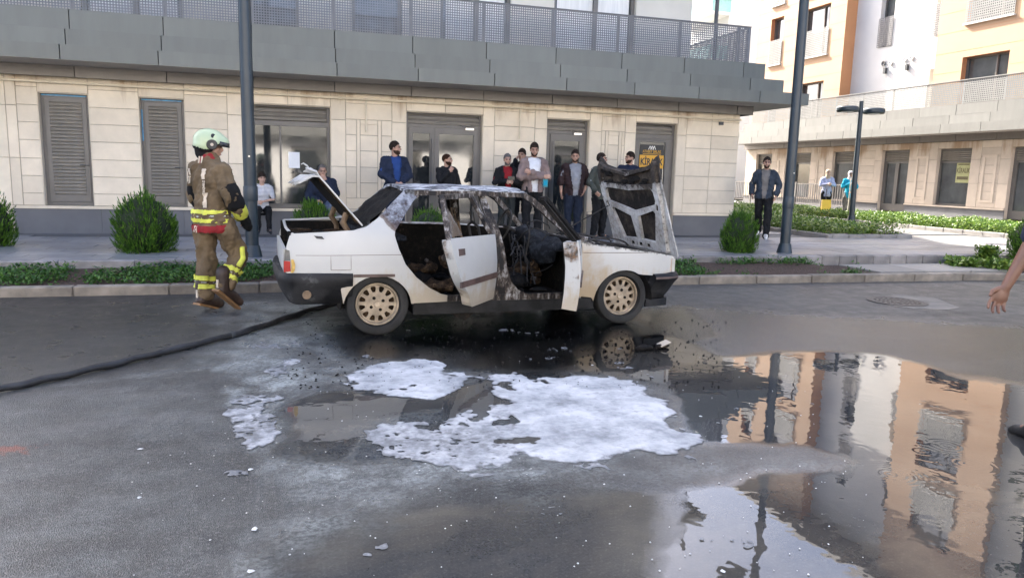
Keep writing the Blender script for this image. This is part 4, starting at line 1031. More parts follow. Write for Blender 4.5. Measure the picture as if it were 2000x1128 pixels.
# a tree beyond the right edge: the puddle mirrors its dark crown
tr = thing('street_tree', (13.5, 8.2, .1), 'dark street tree beyond the right edge, mirrored in the puddle', 'tree')
q = MB(); q.tube([(0,0,-.1),(.05,0,1.2),(0,.1,2.6)], [.14,.11,.07], 8)
for a in range(5): q.tube([(0,.05,2.2),(.7*math.cos(a*1.26),.7*math.sin(a*1.26),3.6)], [.06,.02], 6)
q.build('trunk', M['bark'], tr)
r = np.random.default_rng(5); n = 900; d = unit(r.normal(0, 1, (n, 3))); P = d*(r.uniform(.5, 1, (n, 1)))*np.array([1.5, 1.5, 1.9])+np.array([0, 0, 4.0])
P *= 1+.12*np.sin(P*3.1); scatter('crown', P, np.full(n, .2), .12, 'tree_leaf', None, None, 7, .16, .8, 5, tr, None)
# ================================================================== the burnt car
CA = Vector((0.72, 6.70, 0)); CYAW = R_(3.19)
cax = Vector((math.cos(CYAW), math.sin(CYAW), 0)); cnv = Vector((-math.sin(CYAW), math.cos(CYAW), 0))
car = thing('burnt_car', CA+cnv*.765, 'burnt out white sedan with bonnet, boot and two doors open', 'car', CYAW)

def paint(name, mode):
    """white paint; soot, rust and mud lie in patches fixed to the panels (z up, x along the car)"""
    q = NT(name); v = q.coord('Object'); x, y, z = q.sep(v)
    n1 = q.noise(v, 6, 6, .65); n2 = q.noise(v, 22, 5, .7); n3 = q.noise(v, 2.2, 4, .6)
    c = q.mix(q.ramp(n3, [(.3, 0), (.7, .5)]), (.50,.495,.475), (.42,.415,.395))
    # mud on the lower body
    mz = q.math('SUBTRACT', .60, z); mm = q.math('ADD', q.math('MULTIPLY', mz, 4.2), q.math('MULTIPLY', q.math('SUBTRACT', n1, .5), 2.6))
    st = q.new('ShaderNodeMapping'); q.link(v, st.inputs[0]); st.inputs['Scale'].default_value = (1, 1, .12); stn = q.noise(st.outputs[0], 22, 3, .6)
    mm = q.math('ADD', mm, q.math('MULTIPLY', q.math('SUBTRACT', stn, .5), 1.6))
    c = q.mix(q.ramp(mm, [(.15, 0), (.9, .72)]), c, (.42,.34,.235))
    if mode == 'quarter':
        t = q.math('SUBTRACT', q.math('ADD', x, z), 1.12); t = q.math('ADD', t, q.math('MULTIPLY', q.math('SUBTRACT', n1, .5), .10))
        fringe = q.ramp(t, [(0.0, 0), (.012, 1), (.05, 1), (.09, 0)])
        haze = q.ramp(q.math('ADD', t, q.math('MULTIPLY', q.math('SUBTRACT', n2, .5), .2)), [(0, 0), (.001, 0), (.02, .0)])
        ash = q.ramp(q.math('ADD', q.math('MULTIPLY', n3, .55), q.math('MULTIPLY', n2, .45)), [(.36, (.015,.013,.015)), (.43, (.06,.042,.04)), (.48, (.15,.155,.175)), (.56, (.34,.36,.40)), (.66, (.30,.28,.25)), (.75, (.20,.15,.11))])
        c = q.mix(q.ramp(t, [(.02, 0), (.04, 1)]), c, ash); c = q.mix(q.math('MULTIPLY', fringe, .8), c, (.11,.07,.045))
        warm = q.ramp(q.math('ADD', t, q.math('MULTIPLY', n1, .22)), [(0, 0), (.10, 0), (.2, .35)])
        c = q.mix(q.math('MULTIPLY', warm, q.ramp(t, [(0.0, 1), (.01, 0)])), c, (.50,.40,.26))
    if mode == 'burnt':
        a = q.math('ADD', q.math('MULTIPLY', n1, .6), q.math('MULTIPLY', n2, .45))
        a = q.math('ADD', q.math('MULTIPLY', a, .45), q.math('MULTIPLY', q.noise(q.coord('Object', (3, 3, .9)), 7, 5, .7), .57)); b = q.ramp(a, [(.47, (.010,.009,.009)), (.53, (.06,.044,.034)), (.58, (.22,.205,.19)), (.64, (.44,.44,.44)), (.74, (.36,.31,.24))]); c = b
    if mode == 'roof':
        st2 = q.new('ShaderNodeMapping'); q.link(v, st2.inputs[0]); st2.inputs['Scale'].default_value = (1, 1.8, 1); s1 = q.noise(st2.outputs[0], 5.5, 6, .72, .5)
        c = q.ramp(q.math('ADD', q.math('MULTIPLY', s1, .75), q.math('MULTIPLY', n2, .3)), [(.43, (.02,.02,.022)), (.49, (.09,.095,.105)), (.54, (.28,.295,.32)), (.60, (.58,.585,.59)), (.7, (.46,.46,.46))])
    if mode == 'shut':
        a = q.math('ADD', q.math('MULTIPLY', n1, .7), q.math('MULTIPLY', z, .28))
        c = q.mix(q.ramp(a, [(.56, 0), (.66, .95)]), c, q.ramp(n2, [(.4, (.02,.016,.014)), (.6, (.16,.085,.035))]))
    if mode == 'hood':
        c = q.mix(.40, c, (.68,.68,.66)); c = q.mix(q.ramp(q.math('ADD', q.math('MULTIPLY', n3, .6), q.math('MULTIPLY', n2, .4)), [(.42, 0), (.60, .75)]), c, (.17,.14,.115)); c = q.mix(q.ramp(n2, [(.60, 0), (.70, .8)]), c, (.03,.026,.023))
        a = q.math('ADD', q.math('MULTIPLY', z, .55), q.math('MULTIPLY', n1, .42))
        c = q.mix(q.ramp(a, [(.93, 0), (1.02, .7), (1.08, 1)]), c, q.ramp(n2, [(.35, (.010,.009,.009)), (.6, (.045,.035,.028)), (.72, (.16,.12,.09))]))
        c = q.mix(q.ramp(n1, [(.56, 0), (.72, .4)]), c, (.20,.16,.12))
    if mode == 'fender':
        dx = q.math('SUBTRACT', 2.36, x); a = q.math('ADD', q.math('MULTIPLY', dx, 2.2), q.math('MULTIPLY', q.math('SUBTRACT', n1, .45), 2.0)); a = q.math('ADD', a, q.math('MULTIPLY', q.math('SUBTRACT', .68, z), 1.6))
        c = q.mix(q.ramp(a, [(.25, 0), (.9, .6)]), c, (.40,.285,.155))
        b = q.math('SUBTRACT', z, q.math('MULTIPLY', q.math('SUBTRACT', 2.1, x), .128)); b = q.math('ADD', b, q.math('MULTIPLY', n2, .10))
        c = q.mix(q.ramp(b, [(.872, 0), (.885, .85)]), c, (.03,.028,.026))
    spots = q.ramp(n2, [(.70, 0), (.74, .7)])
    c = q.mix(q.math('MULTIPLY', spots, .6), c, (.10,.08,.065))
    q.set(Base_Color=c, Roughness=q.ramp(n1, [(.35, .28), (.65, .5)]) if mode in ('plain', 'quarter', 'fender') else .75)
    q.b.inputs['Specular IOR Level'].default_value = .45; q.bump(n2, .06 if mode in ('plain', 'quarter', 'fender') else .35, .006)
    return q.m
for k in ('plain', 'quarter', 'burnt', 'roof', 'shut', 'hood', 'fender'): M['car_'+k] = paint('car_'+k, k)
def char(name, lo, mid, hi, sc_=14):
    q = NT(name); v = q.coord('Object'); f = q.noise(v, sc_, 6, .75); q.set(Base_Color=q.ramp(f, [(.45, lo), (.60, mid), (.74, hi)]), Roughness=.85); q.b.inputs['Specular IOR Level'].default_value = .2; q.bump(f, .9, .02); return q.m
M['char'] = char('charred', (.006,.006,.006), (.016,.013,.011), (.09,.065,.045))
M['char_brown'] = char('charred_brown', (.02,.013,.008), (.08,.05,.028), (.26,.18,.11))
M['char_blue'] = char('charred_blue', (.008,.009,.012), (.03,.036,.045), (.10,.11,.13))
q = NT('bumper_plastic'); v = q.coord('Object'); f = q.noise(v, 4, 5, .6); q.set(Base_Color=q.ramp(f, [(.44, (.007,.007,.008)), (.52, (.018,.018,.019)), (.62, (.028,.028,.03)), (.68, (.085,.085,.085))]), Roughness=q.ramp(f, [(.45, .55), (.6, .8)])); q.b.inputs['Specular IOR Level'].default_value = .3; q.bump(q.noise(v, 16, 3), .3, .01); M['bumper'] = q.m
M['tyre'] = simple('tyre_rubber', (.018,.0175,.017), .8, .6, 5, bump=.2, bscale=50)
M['rim'] = simple('alloy_rim', (.34,.275,.20), .6, .5, 9, metal=.15, bump=.2, bscale=30)
M['well'] = simple('wheel_well', (.012,.011,.011), .95)
M['lens_red'] = simple('tail_lens', (.30,.015,.012), .2, .15)
M['lens_clear'] = simple('lamp_lens', (.45,.43,.40), .15, .15)
M['lens_amber'] = simple('indicator_lens', (.55,.42,.33), .2, .15)
M['residue'] = simple('melted_residue', (.52,.34,.09), .8, .35, 25)
M['rail_strip'] = simple('side_moulding', (.10,.065,.055), .5, .5, 7)
M['bonnet_lining'] = char('bonnet_soot', (.014,.012,.011), (.06,.048,.038), (.15,.12,.095), 3)
M['cable'] = simple('burnt_cable', (.025,.023,.022), .7, .5, 15)
M['rust'] = simple('hinge_rust', (.17,.115,.07), .8, .5, 12, bump=.3)
q = NT('sooty_glass'); v = q.coord('Object'); q.set(Base_Color=q.ramp(q.noise(v, 6, 5), [(.4, (.012,.012,.014)), (.7, (.075,.08,.085))]), Roughness=.25); M['sooty_glass'] = q.m

def vside(w): return np.interp(w, [.15,.28,.40,.52,.62,.745,.755,.86,.93,.97,1.10,1.33], [.755,.785,.802,.812,.814,.812,.806,.795,.782,.768,.70,.575])
def taper(u): return .07*max(0, (-.25-u)/.55)**2+.08*max(0, (u-2.55)/.6)**2
def densify(P, st, closed=True):
    out = []
    for i in range(len(P) if closed else len(P)-1):
        a, b = P[i], P[(i+1) % len(P)]; n = max(1, int(math.dist(a, b)/st)); out += [(a[0]+(b[0]-a[0])*k/n, a[1]+(b[1]-a[1])*k/n) for k in range(n)]
    return out
def sheet(outl, fn, thick, st=.07, holes=()):
    """a plate with any outline and holes, bent by fn(u, w) -> point, thickened along fn's third argument"""
    loops = [densify(L_, st) for L_ in [outl]+list(holes)]
    pts = []; edges = []
    for L_ in loops:
        o = len(pts); pts += L_; edges += [(o+i, o+(i+1) % len(L_)) for i in range(len(L_))]
    xs = [p[0] for p in outl]; ys = [p[1] for p in outl]
    gx_, gy_ = np.meshgrid(np.arange(min(xs)+st/2, max(xs), st), np.arange(min(ys)+st/2, max(ys), st)); X, Y = gx_.ravel(), gy_.ravel()
    ok = pip(loops[0], X, Y) & (np.abs(sdist(loops[0], X, Y)) > st*.35)
    for L_ in loops[1:]: ok &= ~pip(L_, X, Y) & (np.abs(sdist(L_, X, Y)) > st*.35)
    pts += list(zip(X[ok], Y[ok]))
    vs, es, fs, *_ = delaunay_2d_cdt([Vector(p) for p in pts], edges, [], 0, 1e-5)
    P = np.array([(v.x, v.y) for v in vs]); keep = []
    C_ = np.array([P[list(f)].mean(0) for f in fs]); ins = pip(loops[0], C_[:, 0], C_[:, 1])
    for L_ in loops[1:]: ins &= ~pip(L_, C_[:, 0], C_[:, 1])
    fs = [tuple(f) for f, k in zip(fs, ins) if k]
    n = len(P); q = MB(); V0 = [fn(u, w, 0) for u, w in P]; V1 = [fn(u, w, thick) for u, w in P]
    ec = {}
    for f in fs:
        for i in range(len(f)): e = (f[i], f[(i+1) % len(f)]); ec[e] = 1
    rim = [(a, b) for a, b in ec if (b, a) not in ec]
    q.add(V0+V1, fs+[tuple(i+n for i in reversed(f)) for f in fs]+[(b, a, a+n, b+n) for a, b in rim]); return q
def sidefn(s, off=0.0, taper_on=True):
    return lambda u, w, t: (u, s*(float(vside(w))-(taper(u) if taper_on else 0)+off-t), w)
def cp(name, q, mat, parent=None, smooth=True, **kw):
    return place(name, q.mesh(name, M[mat], smooth), parent or car, **kw)
def arc(cx_, cz_, r, a0, a1, n=14): return [(cx_+r*math.cos(R_(a0+(a1-a0)*k/n)), cz_+r*math.sin(R_(a0+(a1-a0)*k/n))) for k in range(n+1)]
QUART = [(-.735,.575),(-.79,.60),(-.79,.70),(-.775,.82),(-.745,.915),(-.715,.935),(-.5,.948),(-.2,.966),(-.08,1.0),(.03,1.075),(.17,1.21),(.285,1.315),(.43,1.32),(.43,1.285),(.36,1.22),(.17,.96),(.165,.92),(.20,.80),(.26,.66),(.36,.54),(.48,.44),(.60,.375),(.66,.36),(.66,.30),(.35,.295)]+arc(.01,.245,.315,8,168)+[(-.32,.44),(-.30,.575)]
FEND = [(2.02,.31),(2.02,.60),(2.03,.83),(1.985,.865),(2.0,.885),(2.06,.85),(2.14,.832),(2.5,.79),(2.9,.735),(3.10,.695),(3.135,.66),(3.12,.53),(2.86,.50)]+arc(2.51,.24,.325,50,178)[1:]+[(2.16,.29)]
SILL = [(.34,.185),(.34,.295),(2.19,.285),(2.19,.175)]
BPIL = [(1.02,1.30),(1.075,1.30),(1.115,1.17),(1.19,.93),(1.225,.80),(1.25,.62),(1.30,.47),(1.38,.385),(1.47,.35),(1.47,.30),(.92,.30),(.92,.36),(1.02,.40),(1.08,.50),(1.115,.70),(1.10,.93),(1.05,1.13)]
for s, nm in ((-1, 'near'), (1, 'far')):
    a = cp('rear_quarter_panel', sheet(QUART, sidefn(s), .02), 'car_quarter')
    b = cp('front_wing', sheet(FEND, sidefn(s), .02), 'car_fender')
    cp('sill', sheet(SILL, lambda u, w, t: (u, s*(.775+.5*(w-.185)*(w < .2)-t), w), .03), 'bumper')
    cp('sill_flange', sheet([(.62,.296),(.62,.355),(2.05,.345),(2.05,.286)], lambda u, w, t: (u, s*(.768-t), w), .03), 'car_burnt')
    cp('door_pillar', sheet(BPIL, sidefn(s, -.035), .05), 'car_burnt')
    # windscreen pillar and roof rail
    def strip(P, w_, d_):
        q = MB()
        for p0, p1 in zip(P, P[1:]):
            p0, p1 = Vector(p0), Vector(p1); t = (p1-p0).normalized(); side = Vector((0, 1, 0)); up = t.cross(side).normalized()
            q.add([p0-up*w_-side*d_, p0+up*w_-side*d_, p0+up*w_+side*d_, p0-up*w_+side*d_, p1-up*w_-side*d_, p1+up*w_-side*d_, p1+up*w_+side*d_, p1-up*w_+side*d_], [(0,3,2,1),(4,5,6,7),(0,1,5,4),(1,2,6,5),(2,3,7,6),(3,0,4,7)])
        return q
    cp('windscreen_pillar', strip([(1.46,s*.585,1.298),(1.56,s*.60,1.245),(1.75,s*.66,1.07),(1.97,s*.735,.87)], .026, .03), 'car_burnt', smooth=False)
    cp('roof_rail', strip([(.38,s*.585,1.300),(.9,s*.583,1.306),(1.46,s*.585,1.295)], .022, .025), 'car_burnt', smooth=False)
    cp('rain_gutter', strip([(.30,s*.592,1.325),(.9,s*.592,1.331),(1.50,s*.592,1.318)], .007, .012), 'car_roof', smooth=False)
    q = MB(); q.lathe([(.33,-.0),(.33,.20),(.1,.21)], 20, (.01, s*.76 if s < 0 else .56, .25), 'y') if False else q.prism(arc(.01,.245,.335,-10,190,16), s*.79, s*.55, 'y'); 
    cp('rear_wheel_well', MB().prism(arc(.01,.26,.33,-6,186,18), s*.56, s*.53, 'y'), 'well')
    cp('front_wheel_well', MB().prism(arc(2.51,.26,.335,-6,186,18), s*.56, s*.53, 'y'), 'well')
    for cx_, r_ in ((.01, .327), (2.51, .333)):
        A_ = arc(cx_, .245, r_, 0, 180, 18); B_ = arc(cx_, .245, r_+.012, 0, 180, 18); q = MB(); n = len(A_)
        q.add([(p[0], s*.785, p[1]) for p in A_]+[(p[0], s*.54, p[1]) for p in A_]+[(p[0], s*.785, p[1]) for p in B_]+[(p[0], s*.54, p[1]) for p in B_], [(i, i+1, n+i+1, n+i) for i in range(n-1)]+[(2*n+i, 3*n+i, 3*n+i+1, 2*n+i+1) for i in range(n-1)])
        cp('arch_liner', q, 'well')
for s in (-1, 1):
    for a, b in ((-.70, .23), (2.04, 3.08)):
        q = MB(); q.tube([(u, s*(float(vside(.749))-taper(u)+.0005), .749-.012*(u > 2)*(u-2)) for u in np.linspace(a, b, 12)], .0028, 5); cp('body_crease', q, 'rail_strip')
# quarter details on the near side
cp('fuel_flap', sheet([(-.40,.625),(-.40,.745),(-.245,.745),(-.235,.735),(-.235,.635),(-.245,.625)], sidefn(-1, .004), .006, .05), 'car_plain')
q = MB(); L_ = densify([(-.405,.62),(-.405,.75),(-.23,.75),(-.23,.62)], .05); q.tube([(u, -(float(vside(w))-taper(u)+.001), w) for u, w in L_+L_[:1]], .002, 5); cp('flap_joint', q, 'rail_strip')
cp('side_moulding', sheet([(-.21,.553),(-.21,.578),(.16,.575),(.16,.55)], sidefn(-1, .014), .014, .05), 'rail_strip')
cp('vent_mark', sheet([(-.52,.895),(-.545,.92),(-.475,.915),(-.455,.89)], sidefn(-1, .003), .003, .05), 'black')
for s in (-1, 1):
    q = MB(); fn = sidefn(s, .006)
    cp('tail_lamp', sheet([(-.802,.60),(-.797,.70),(-.785,.70),(-.745,.695),(-.745,.61)], fn, .03, .04), 'lens_red')
    cp('tail_lamp_upper', sheet([(-.796,.702),(-.785,.80),(-.75,.79),(-.744,.70)], fn, .03, .04), 'sooty_glass')
cp('melted_residue', sheet([(-.744,.60),(-.735,.66),(-.74,.71),(-.72,.715),(-.705,.67),(-.71,.62),(-.725,.595)], sidefn(-1, .009), .009, .03), 'residue')
# rear panel, boot floor and walls, boot rim
q = MB(); q.box(-.80,-.775,-.70,.70,.55,.80); cp('rear_panel', q, 'car_plain', smooth=False)
q = MB(); q.box(-.775,.3,-.52,.52,.40,.44); q.box(-.775,-.36,-.71,-.521,.40,.44); q.box(-.775,-.36,.521,.71,.40,.44); cp('boot_floor', q, 'char', smooth=False)
for s in (-1, 1): q = MB(); q.box(-.76,.05,s*.70-.01,s*.70+.01,.60,.955); cp('boot_side', q, 'char', smooth=False)
q = MB(); q.tube([(-.72,.73,.945),(-.73,.66,.955),(-.74,0,.93),(-.73,-.66,.93),(-.72,-.72,.93)], .014, 6); q.tube([(-.72,.735,.95),(-.2,.745,.975),(-.05,.72,1.01)], .018, 6); cp('boot_rim', q, 'car_plain')
q = MB()
for k in range(16): q.ell((random.uniform(-.65,-.1), random.uniform(-.55,.6), random.uniform(.5,.84)), (random.uniform(.06,.16), random.uniform(.06,.2), random.uniform(.04,.10)), 7, 5)
cp('boot_debris', q, 'char')
q = MB()
for k in range(5): q.ell((random.uniform(-.6,-.2), random.uniform(.2,.66), random.uniform(.80,.9)), (random.uniform(.06,.14), .05, .02), 7, 5)
cp('boot_scraps', q, 'char_brown')
# rear window: blackened sheet of crazed glass hanging in the opening
q = MB(); n, m = 16, 12; vs = []
for j in range(m+1):
    for i in range(n+1):
        t = j/m; y = (-1+2*i/n)*(.545+.09*(1-t)); x = -.13+(.30+.13)*t; z = .975+(1.335-.975)*t
        vs.append((x+.03*fbm((y*3,t*3,1),1.6), y, z+.03*fbm((y*3,t*3,7),1.6)-.02))
q.add(vs, [(j*(n+1)+i, j*(n+1)+i+1, (j+1)*(n+1)+i+1, (j+1)*(n+1)+i) for j in range(m) for i in range(n)]); cp('rear_window', q, 'char')
q = MB(); q.box(-.16,-.12,-.66,.66,.93,.985); q.box(-.12,.3,-.64,.64,.86,.90); cp('parcel_shelf', q, 'char_blue', smooth=False)
# roof skin
q = MB(); n, m = 26, 14; vs = []
for lay in (0, 1):
    for i in range(n+1):
        for j in range(m+1):
            y = -.60+1.2*j/m; e = 1-(y/.60)**2; u = .275+.02*(1-e)+(1.215+.06*e)*i/n; f = i/n
            z = 1.318+.052*e+.012*math.sin(math.pi*f)-.012*f+.010*fbm((u*4,y*4,3),1.0)*e-(.026 if lay else 0)
            vs.append((u, y, z))
N = (n+1)*(m+1); idx = lambda l, i, j: l*N+i*(m+1)+j
fs = []
for i in range(n):
    for j in range(m): fs += [(idx(0,i,j), idx(0,i,j+1), idx(0,i+1,j+1), idx(0,i+1,j)), (idx(1,i,j), idx(1,i+1,j), idx(1,i+1,j+1), idx(1,i,j+1))]
for i in range(n): fs += [(idx(0,i,0), idx(0,i+1,0), idx(1,i+1,0), idx(1,i,0)), (idx(0,i,m), idx(1,i,m), idx(1,i+1,m), idx(0,i+1,m))]
for j in range(m): fs += [(idx(0,0,j), idx(1,0,j), idx(1,0,j+1), idx(0,0,j+1)), (idx(0,n,j), idx(0,n,j+1), idx(1,n,j+1), idx(1,n,j))]
q.add(vs, fs); cp('roof', q, 'car_roof')
# sweeps for bumpers
def sweep(path, sec):
    q = MB(); P = [Vector(p) for p in path]; k = len(sec); vs = []
    for i, p in enumerate(P):
        t = (P[min(i+1, len(P)-1)]-P[max(i-1, 0)]).normalized(); nrm = Vector((-t.y, t.x, 0))
        for o, z in sec: vs.append(p+nrm*o+Vector((0, 0, z)))
    fs = [(i*k+a, i*k+(a+1) % k, (i+1)*k+(a+1) % k, (i+1)*k+a) for i in range(len(P)-1) for a in range(k)]+[tuple(range(k-1,-1,-1)), tuple(range((len(P)-1)*k, len(P)*k))]
    return q.add(vs, fs)
RP = [(-.215,.80,0),(-.5,.805,0),(-.70,.785,0),(-.78,.73,0),(-.815,.62,0),(-.835,.3,0),(-.84,0,0),(-.835,-.3,0),(-.815,-.62,0),(-.78,-.73,0),(-.70,-.785,0),(-.5,-.805,0),(-.215,-.80,0)]
cp('rear_bumper', sweep(RP[::-1], [(-.10,.30),(-.06,.315),(-.012,.40),(.016,.50),(.026,.515),(.026,.570),(.01,.592),(-.03,.595),(-.06,.45)]), 'bumper')
q = MB(); q.lathe([(.035,-.012),(.04,.0),(.028,.004),(.022,-.01)], 16, (-.615,-.812,.405), 'y'); cp('towing_eye', q, 'rust')
FP = [(2.85,.80,0),(3.0,.79,0),(3.13,.74,0),(3.19,.64,0),(3.215,.3,0),(3.22,0,0),(3.215,-.3,0),(3.19,-.64,0),(3.13,-.74,0),(3.0,-.79,0),(2.85,-.80,0)]
cp('front_bumper', sweep(FP, [(-.16,.235),(-.115,.24),(-.06,.31),(.012,.42),(.05,.465),(.05,.492),(.03,.515),(-.05,.52)]), 'bumper')
cp('bumper_trim', sweep(FP, [(.051,.468),(.053,.47),(.053,.488),(.051,.49)]), 'rail_strip')
cp('front_valance', sweep([(p[0]-.05, p[1]*.95, 0) for p in FP], [(-.03,.165),(.0,.17),(.0,.245),(-.03,.245)]), 'bumper')
q = MB(); q.box(3.06,3.10,-.70,.70,.50,.70); cp('front_panel', q, 'well', smooth=False)
for s in (-1, 1):
    q = MB(); q.box(3.09,3.125,s*.62-.14 if s < 0 else .40,s*.40 if s < 0 else .76,.53,.67); cp('headlight', q, 'lens_clear', smooth=False)
    cp('indicator', sheet([(3.075,.54),(3.085,.675),(3.125,.665),(3.14,.655),(3.13,.54)], sidefn(s, .004), .04, .04), 'lens_amber')
q = MB()
for k in range(6): q.box(3.105,3.12,-.39,.39,.53+.024*k,.54+.024*k)
cp('grille', q, 'black', smooth=False)
# floor, bulkhead, dashboard, seats, tank of wiring
q = MB(); q.box(.40,2.1,-.74,.74,.24,.285); cp('floor', q, 'char', smooth=False)
q = MB(); q.box(2.0,2.06,-.74,.74,.28,.86); cp('bulkhead', q, 'char', smooth=False)
q = MB(); q.box(.36,.40,-.66,.66,.28,.50); q.box(-.02,.04,-.60,.60,.45,.88); q.box(.36,2.1,-.64,.64,.17,.239); cp('seat_bulkhead', q, 'char', smooth=False)
def lump(name, parts, mat, vox=.03, disp=.03, nsc=5.0):
    q = MB()
    for c_, r_ in parts: q.ell(c_, r_, 12, 9)
    me = q.mesh(name, M[mat])
    o = bpy.data.objects.new(name, me); COL.objects.link(o); md = o.modifiers.new('r', 'REMESH'); md.mode = 'VOXEL'; md.voxel_size = vox
    dg = bpy.context.evaluated_depsgraph_get(); m2 = bpy.data.meshes.new_from_object(o.evaluated_get(dg)); bpy.data.objects.remove(o)
    co = np.empty(len(m2.vertices)*3, np.float32); m2.vertices.foreach_get('co', co); no = np.empty_like(co); m2.vertices.foreach_get('normal', no); co = co.reshape(-1, 3); no = no.reshape(-1, 3)
    d = np.array([fbm(p, nsc, 3) for p in co]); co += no*(d*disp).reshape(-1, 1); m2.vertices.foreach_set('co', co.ravel())
    m2.materials.clear(); m2.materials.append(M[mat]); m2.polygons.foreach_set('use_smooth', [True]*len(m2.polygons)); return m2
place('dashboard', lump('dashboard', [((1.88,0,.78),(.14,.70,.11)),((1.80,-.35,.70),(.14,.25,.14)),((1.86,.35,.80),(.14,.28,.12)),((1.8,0,.5),(.12,.14,.25))], 'char_blue', .03, .05), car)
place('rear_seat', lump('rear_seat', [((.34,0,.42),(.30,.62,.12)),((.16,0,.66),(.14,.60,.20)),((.45,-.3,.45),(.16,.25,.1))], 'char', .035, .07), car)
for y in (-.36, .36):
    st_o = place('front_seat', lump('front_seat', [((1.38,y,.40),(.24,.22,.10)),((1.18,y,.58),(.07,.2,.22))], 'char', .03, .06), car)
    q = MB()
    for dy in (-.17, .17): q.tube([(1.15,y+dy,.45),(1.08,y+dy,.75),(1.03,y+dy,.98)], .013, 6)
    q.tube([(1.03,y-.17,.98),(1.02,y,1.02),(1.03,y+.17,.98)], .013, 6)
    for dy in (-.06, .06): q.tube([(1.03,y+dy,1.0),(1.01,y+dy,1.12)], .007, 6)
    for k in range(4): q.tube([(1.14-.028*k,y-.17,.5+.12*k),(1.15-.028*k,y,.49+.12*k),(1.14-.028*k,y+.17,.5+.12*k)], .006, 5)
    cp('seat_frame', q, 'rust' if y > 0 else 'cable', st_o)
q = MB()
for k in range(25):
    a = k/24*2*math.pi; b = (k+1)/24*2*math.pi
    if k < 24: q.tube([(1.60+.06*math.sin(a),.36+.185*math.cos(a),.93+.175*math.sin(a)),(1.60+.06*math.sin(b),.36+.185*math.cos(b),.93+.175*math.sin(b))], .012, 6)
q.tube([(1.60,.36,.93),(1.82,.36,.84)], .02, 6); q.tube([(1.60,.18,.93),(1.60,.54,.93)], .01, 6); cp('steering_wheel', q, 'cable')
q = MB()
def wire(p0, p1, sag, r=.007):
    p0, p1 = Vector(p0), Vector(p1); P = []
    for k in range(8):
        t = k/7; p = p0.lerp(p1, t)+Vector((random.uniform(-.02,.02), random.uniform(-.02,.02), 0)); p.z += sag*4*t*(1-t); P.append(p)
    q.tube(P, r, 5)
for k in range(16): wire((random.uniform(1.5,1.9),random.uniform(-.6,.4),random.uniform(.6,.92)), (random.uniform(1.2,1.95),random.uniform(-.65,.4),random.uniform(.35,.9)), random.uniform(-.15,.16))
wire((1.62,-.3,.60), (1.6,-.42,1.02), .12, .009); wire((1.60,-.42,1.02), (1.95,-.2,.94), .05); wire((1.42,-.5,.5), (1.48,-.5,.78), .0)
cp('wiring', q, 'cable')
q = MB()
for k in range(46):
    c_ = (random.uniform(.3,1.9), random.uniform(-.66,.3), random.uniform(.30,.42)); q.ell(c_, (random.uniform(.03,.11), random.uniform(.03,.09), random.uniform(.015,.05)), 6, 4)
cp('floor_debris', q, 'char')
for k, (c_, r_) in enumerate((((.62,-.55,.40),(.20,.09,.05)),((.52,-.40,.56),(.12,.07,.05)),((.72,-.45,.64),(.07,.05,.05)),((1.55,-.2,.50),(.15,.08,.06)),((1.72,-.3,.62),(.03,.03,.1)),((1.64,-.42,.5),(.025,.03,.12)),((1.78,-.25,.5),(.03,.02,.14)))):
    place('burnt_foam', lump('burnt_foam', [(c_, r_), ((c_[0]+r_[0]*.5, c_[1], c_[2]+r_[2]*.4), (r_[0]*.5, r_[1]*.7, r_[2]*.8))], 'char_brown', .012, .055, 9.0), car)

q = MB(); q.ell((.72,-.50,.68), (.05,.03,.04), 7, 5); q.ell((.52,-.52,.66), (.02,.012,.02), 7, 5); q.box(1.62,1.67,-.50,-.47,.44,.47); cp('pale_scraps', q, 'car_burnt', smooth=False)
# engine bay
place('engine', lump('engine', [((2.5,0,.60),(.35,.45,.14)),((2.3,-.35,.66),(.16,.2,.10)),((2.7,.3,.62),(.2,.25,.1)),((2.2,.2,.72),(.1,.5,.08)),((2.25,-.5,.72),(.12,.14,.08)),((2.75,-.5,.60),(.2,.16,.09))], 'char', .035, .06), car)
q = MB()
for k in range(14): wire((random.uniform(2.08,2.4),random.uniform(-.7,.4),random.uniform(.74,.86)), (random.uniform(2.3,2.9),random.uniform(-.7,.5),random.uniform(.68,.78)), random.uniform(-.02,.07), .009)
q.tube([(2.05,-.55,.90),(2.35,-.62,.835),(2.62,-.60,.80)], [.010,.013,.006], 6); q.tube([(2.08,.0,.91),(2.4,-.25,.86),(2.6,-.35,.82)], [.01,.012,.005], 6)
cp('engine_wiring', q, 'cable')
q = MB(); q.box(2.03,2.20,-.70,.70,.80,.835); cp('scuttle', q, 'car_burnt', smooth=False)
q = MB()
for k in range(10): q.ell((random.uniform(1.98,2.1),-.70+.04*random.random(),.86+.03*random.random()), (.05,.03,.02), 6, 4)
cp('scuttle_ash', q, 'car_burnt')
# underbody parts and drips
q = MB(); q.tube([(-.7,.2,.24),(.2,.15,.22),(1.6,.1,.2),(2.3,.1,.22)], .03, 8); q.ell((-.45,.3,.26), (.25,.12,.07), 10, 7); q.tube([(.01,-.65,.25),(.01,.65,.25)], .035, 8); q.tube([(2.51,-.65,.24),(2.51,.65,.24)], .03, 8); cp('exhaust_and_axles', q, 'char')  # exhaust run and both axles share this mesh
q = MB(); q.prism([(.66,.20),(.98,.20),(.85,.10),(.80,.12)], -.74, -.73, 'y'); cp('hanging_scrap', q, 'char', smooth=False)

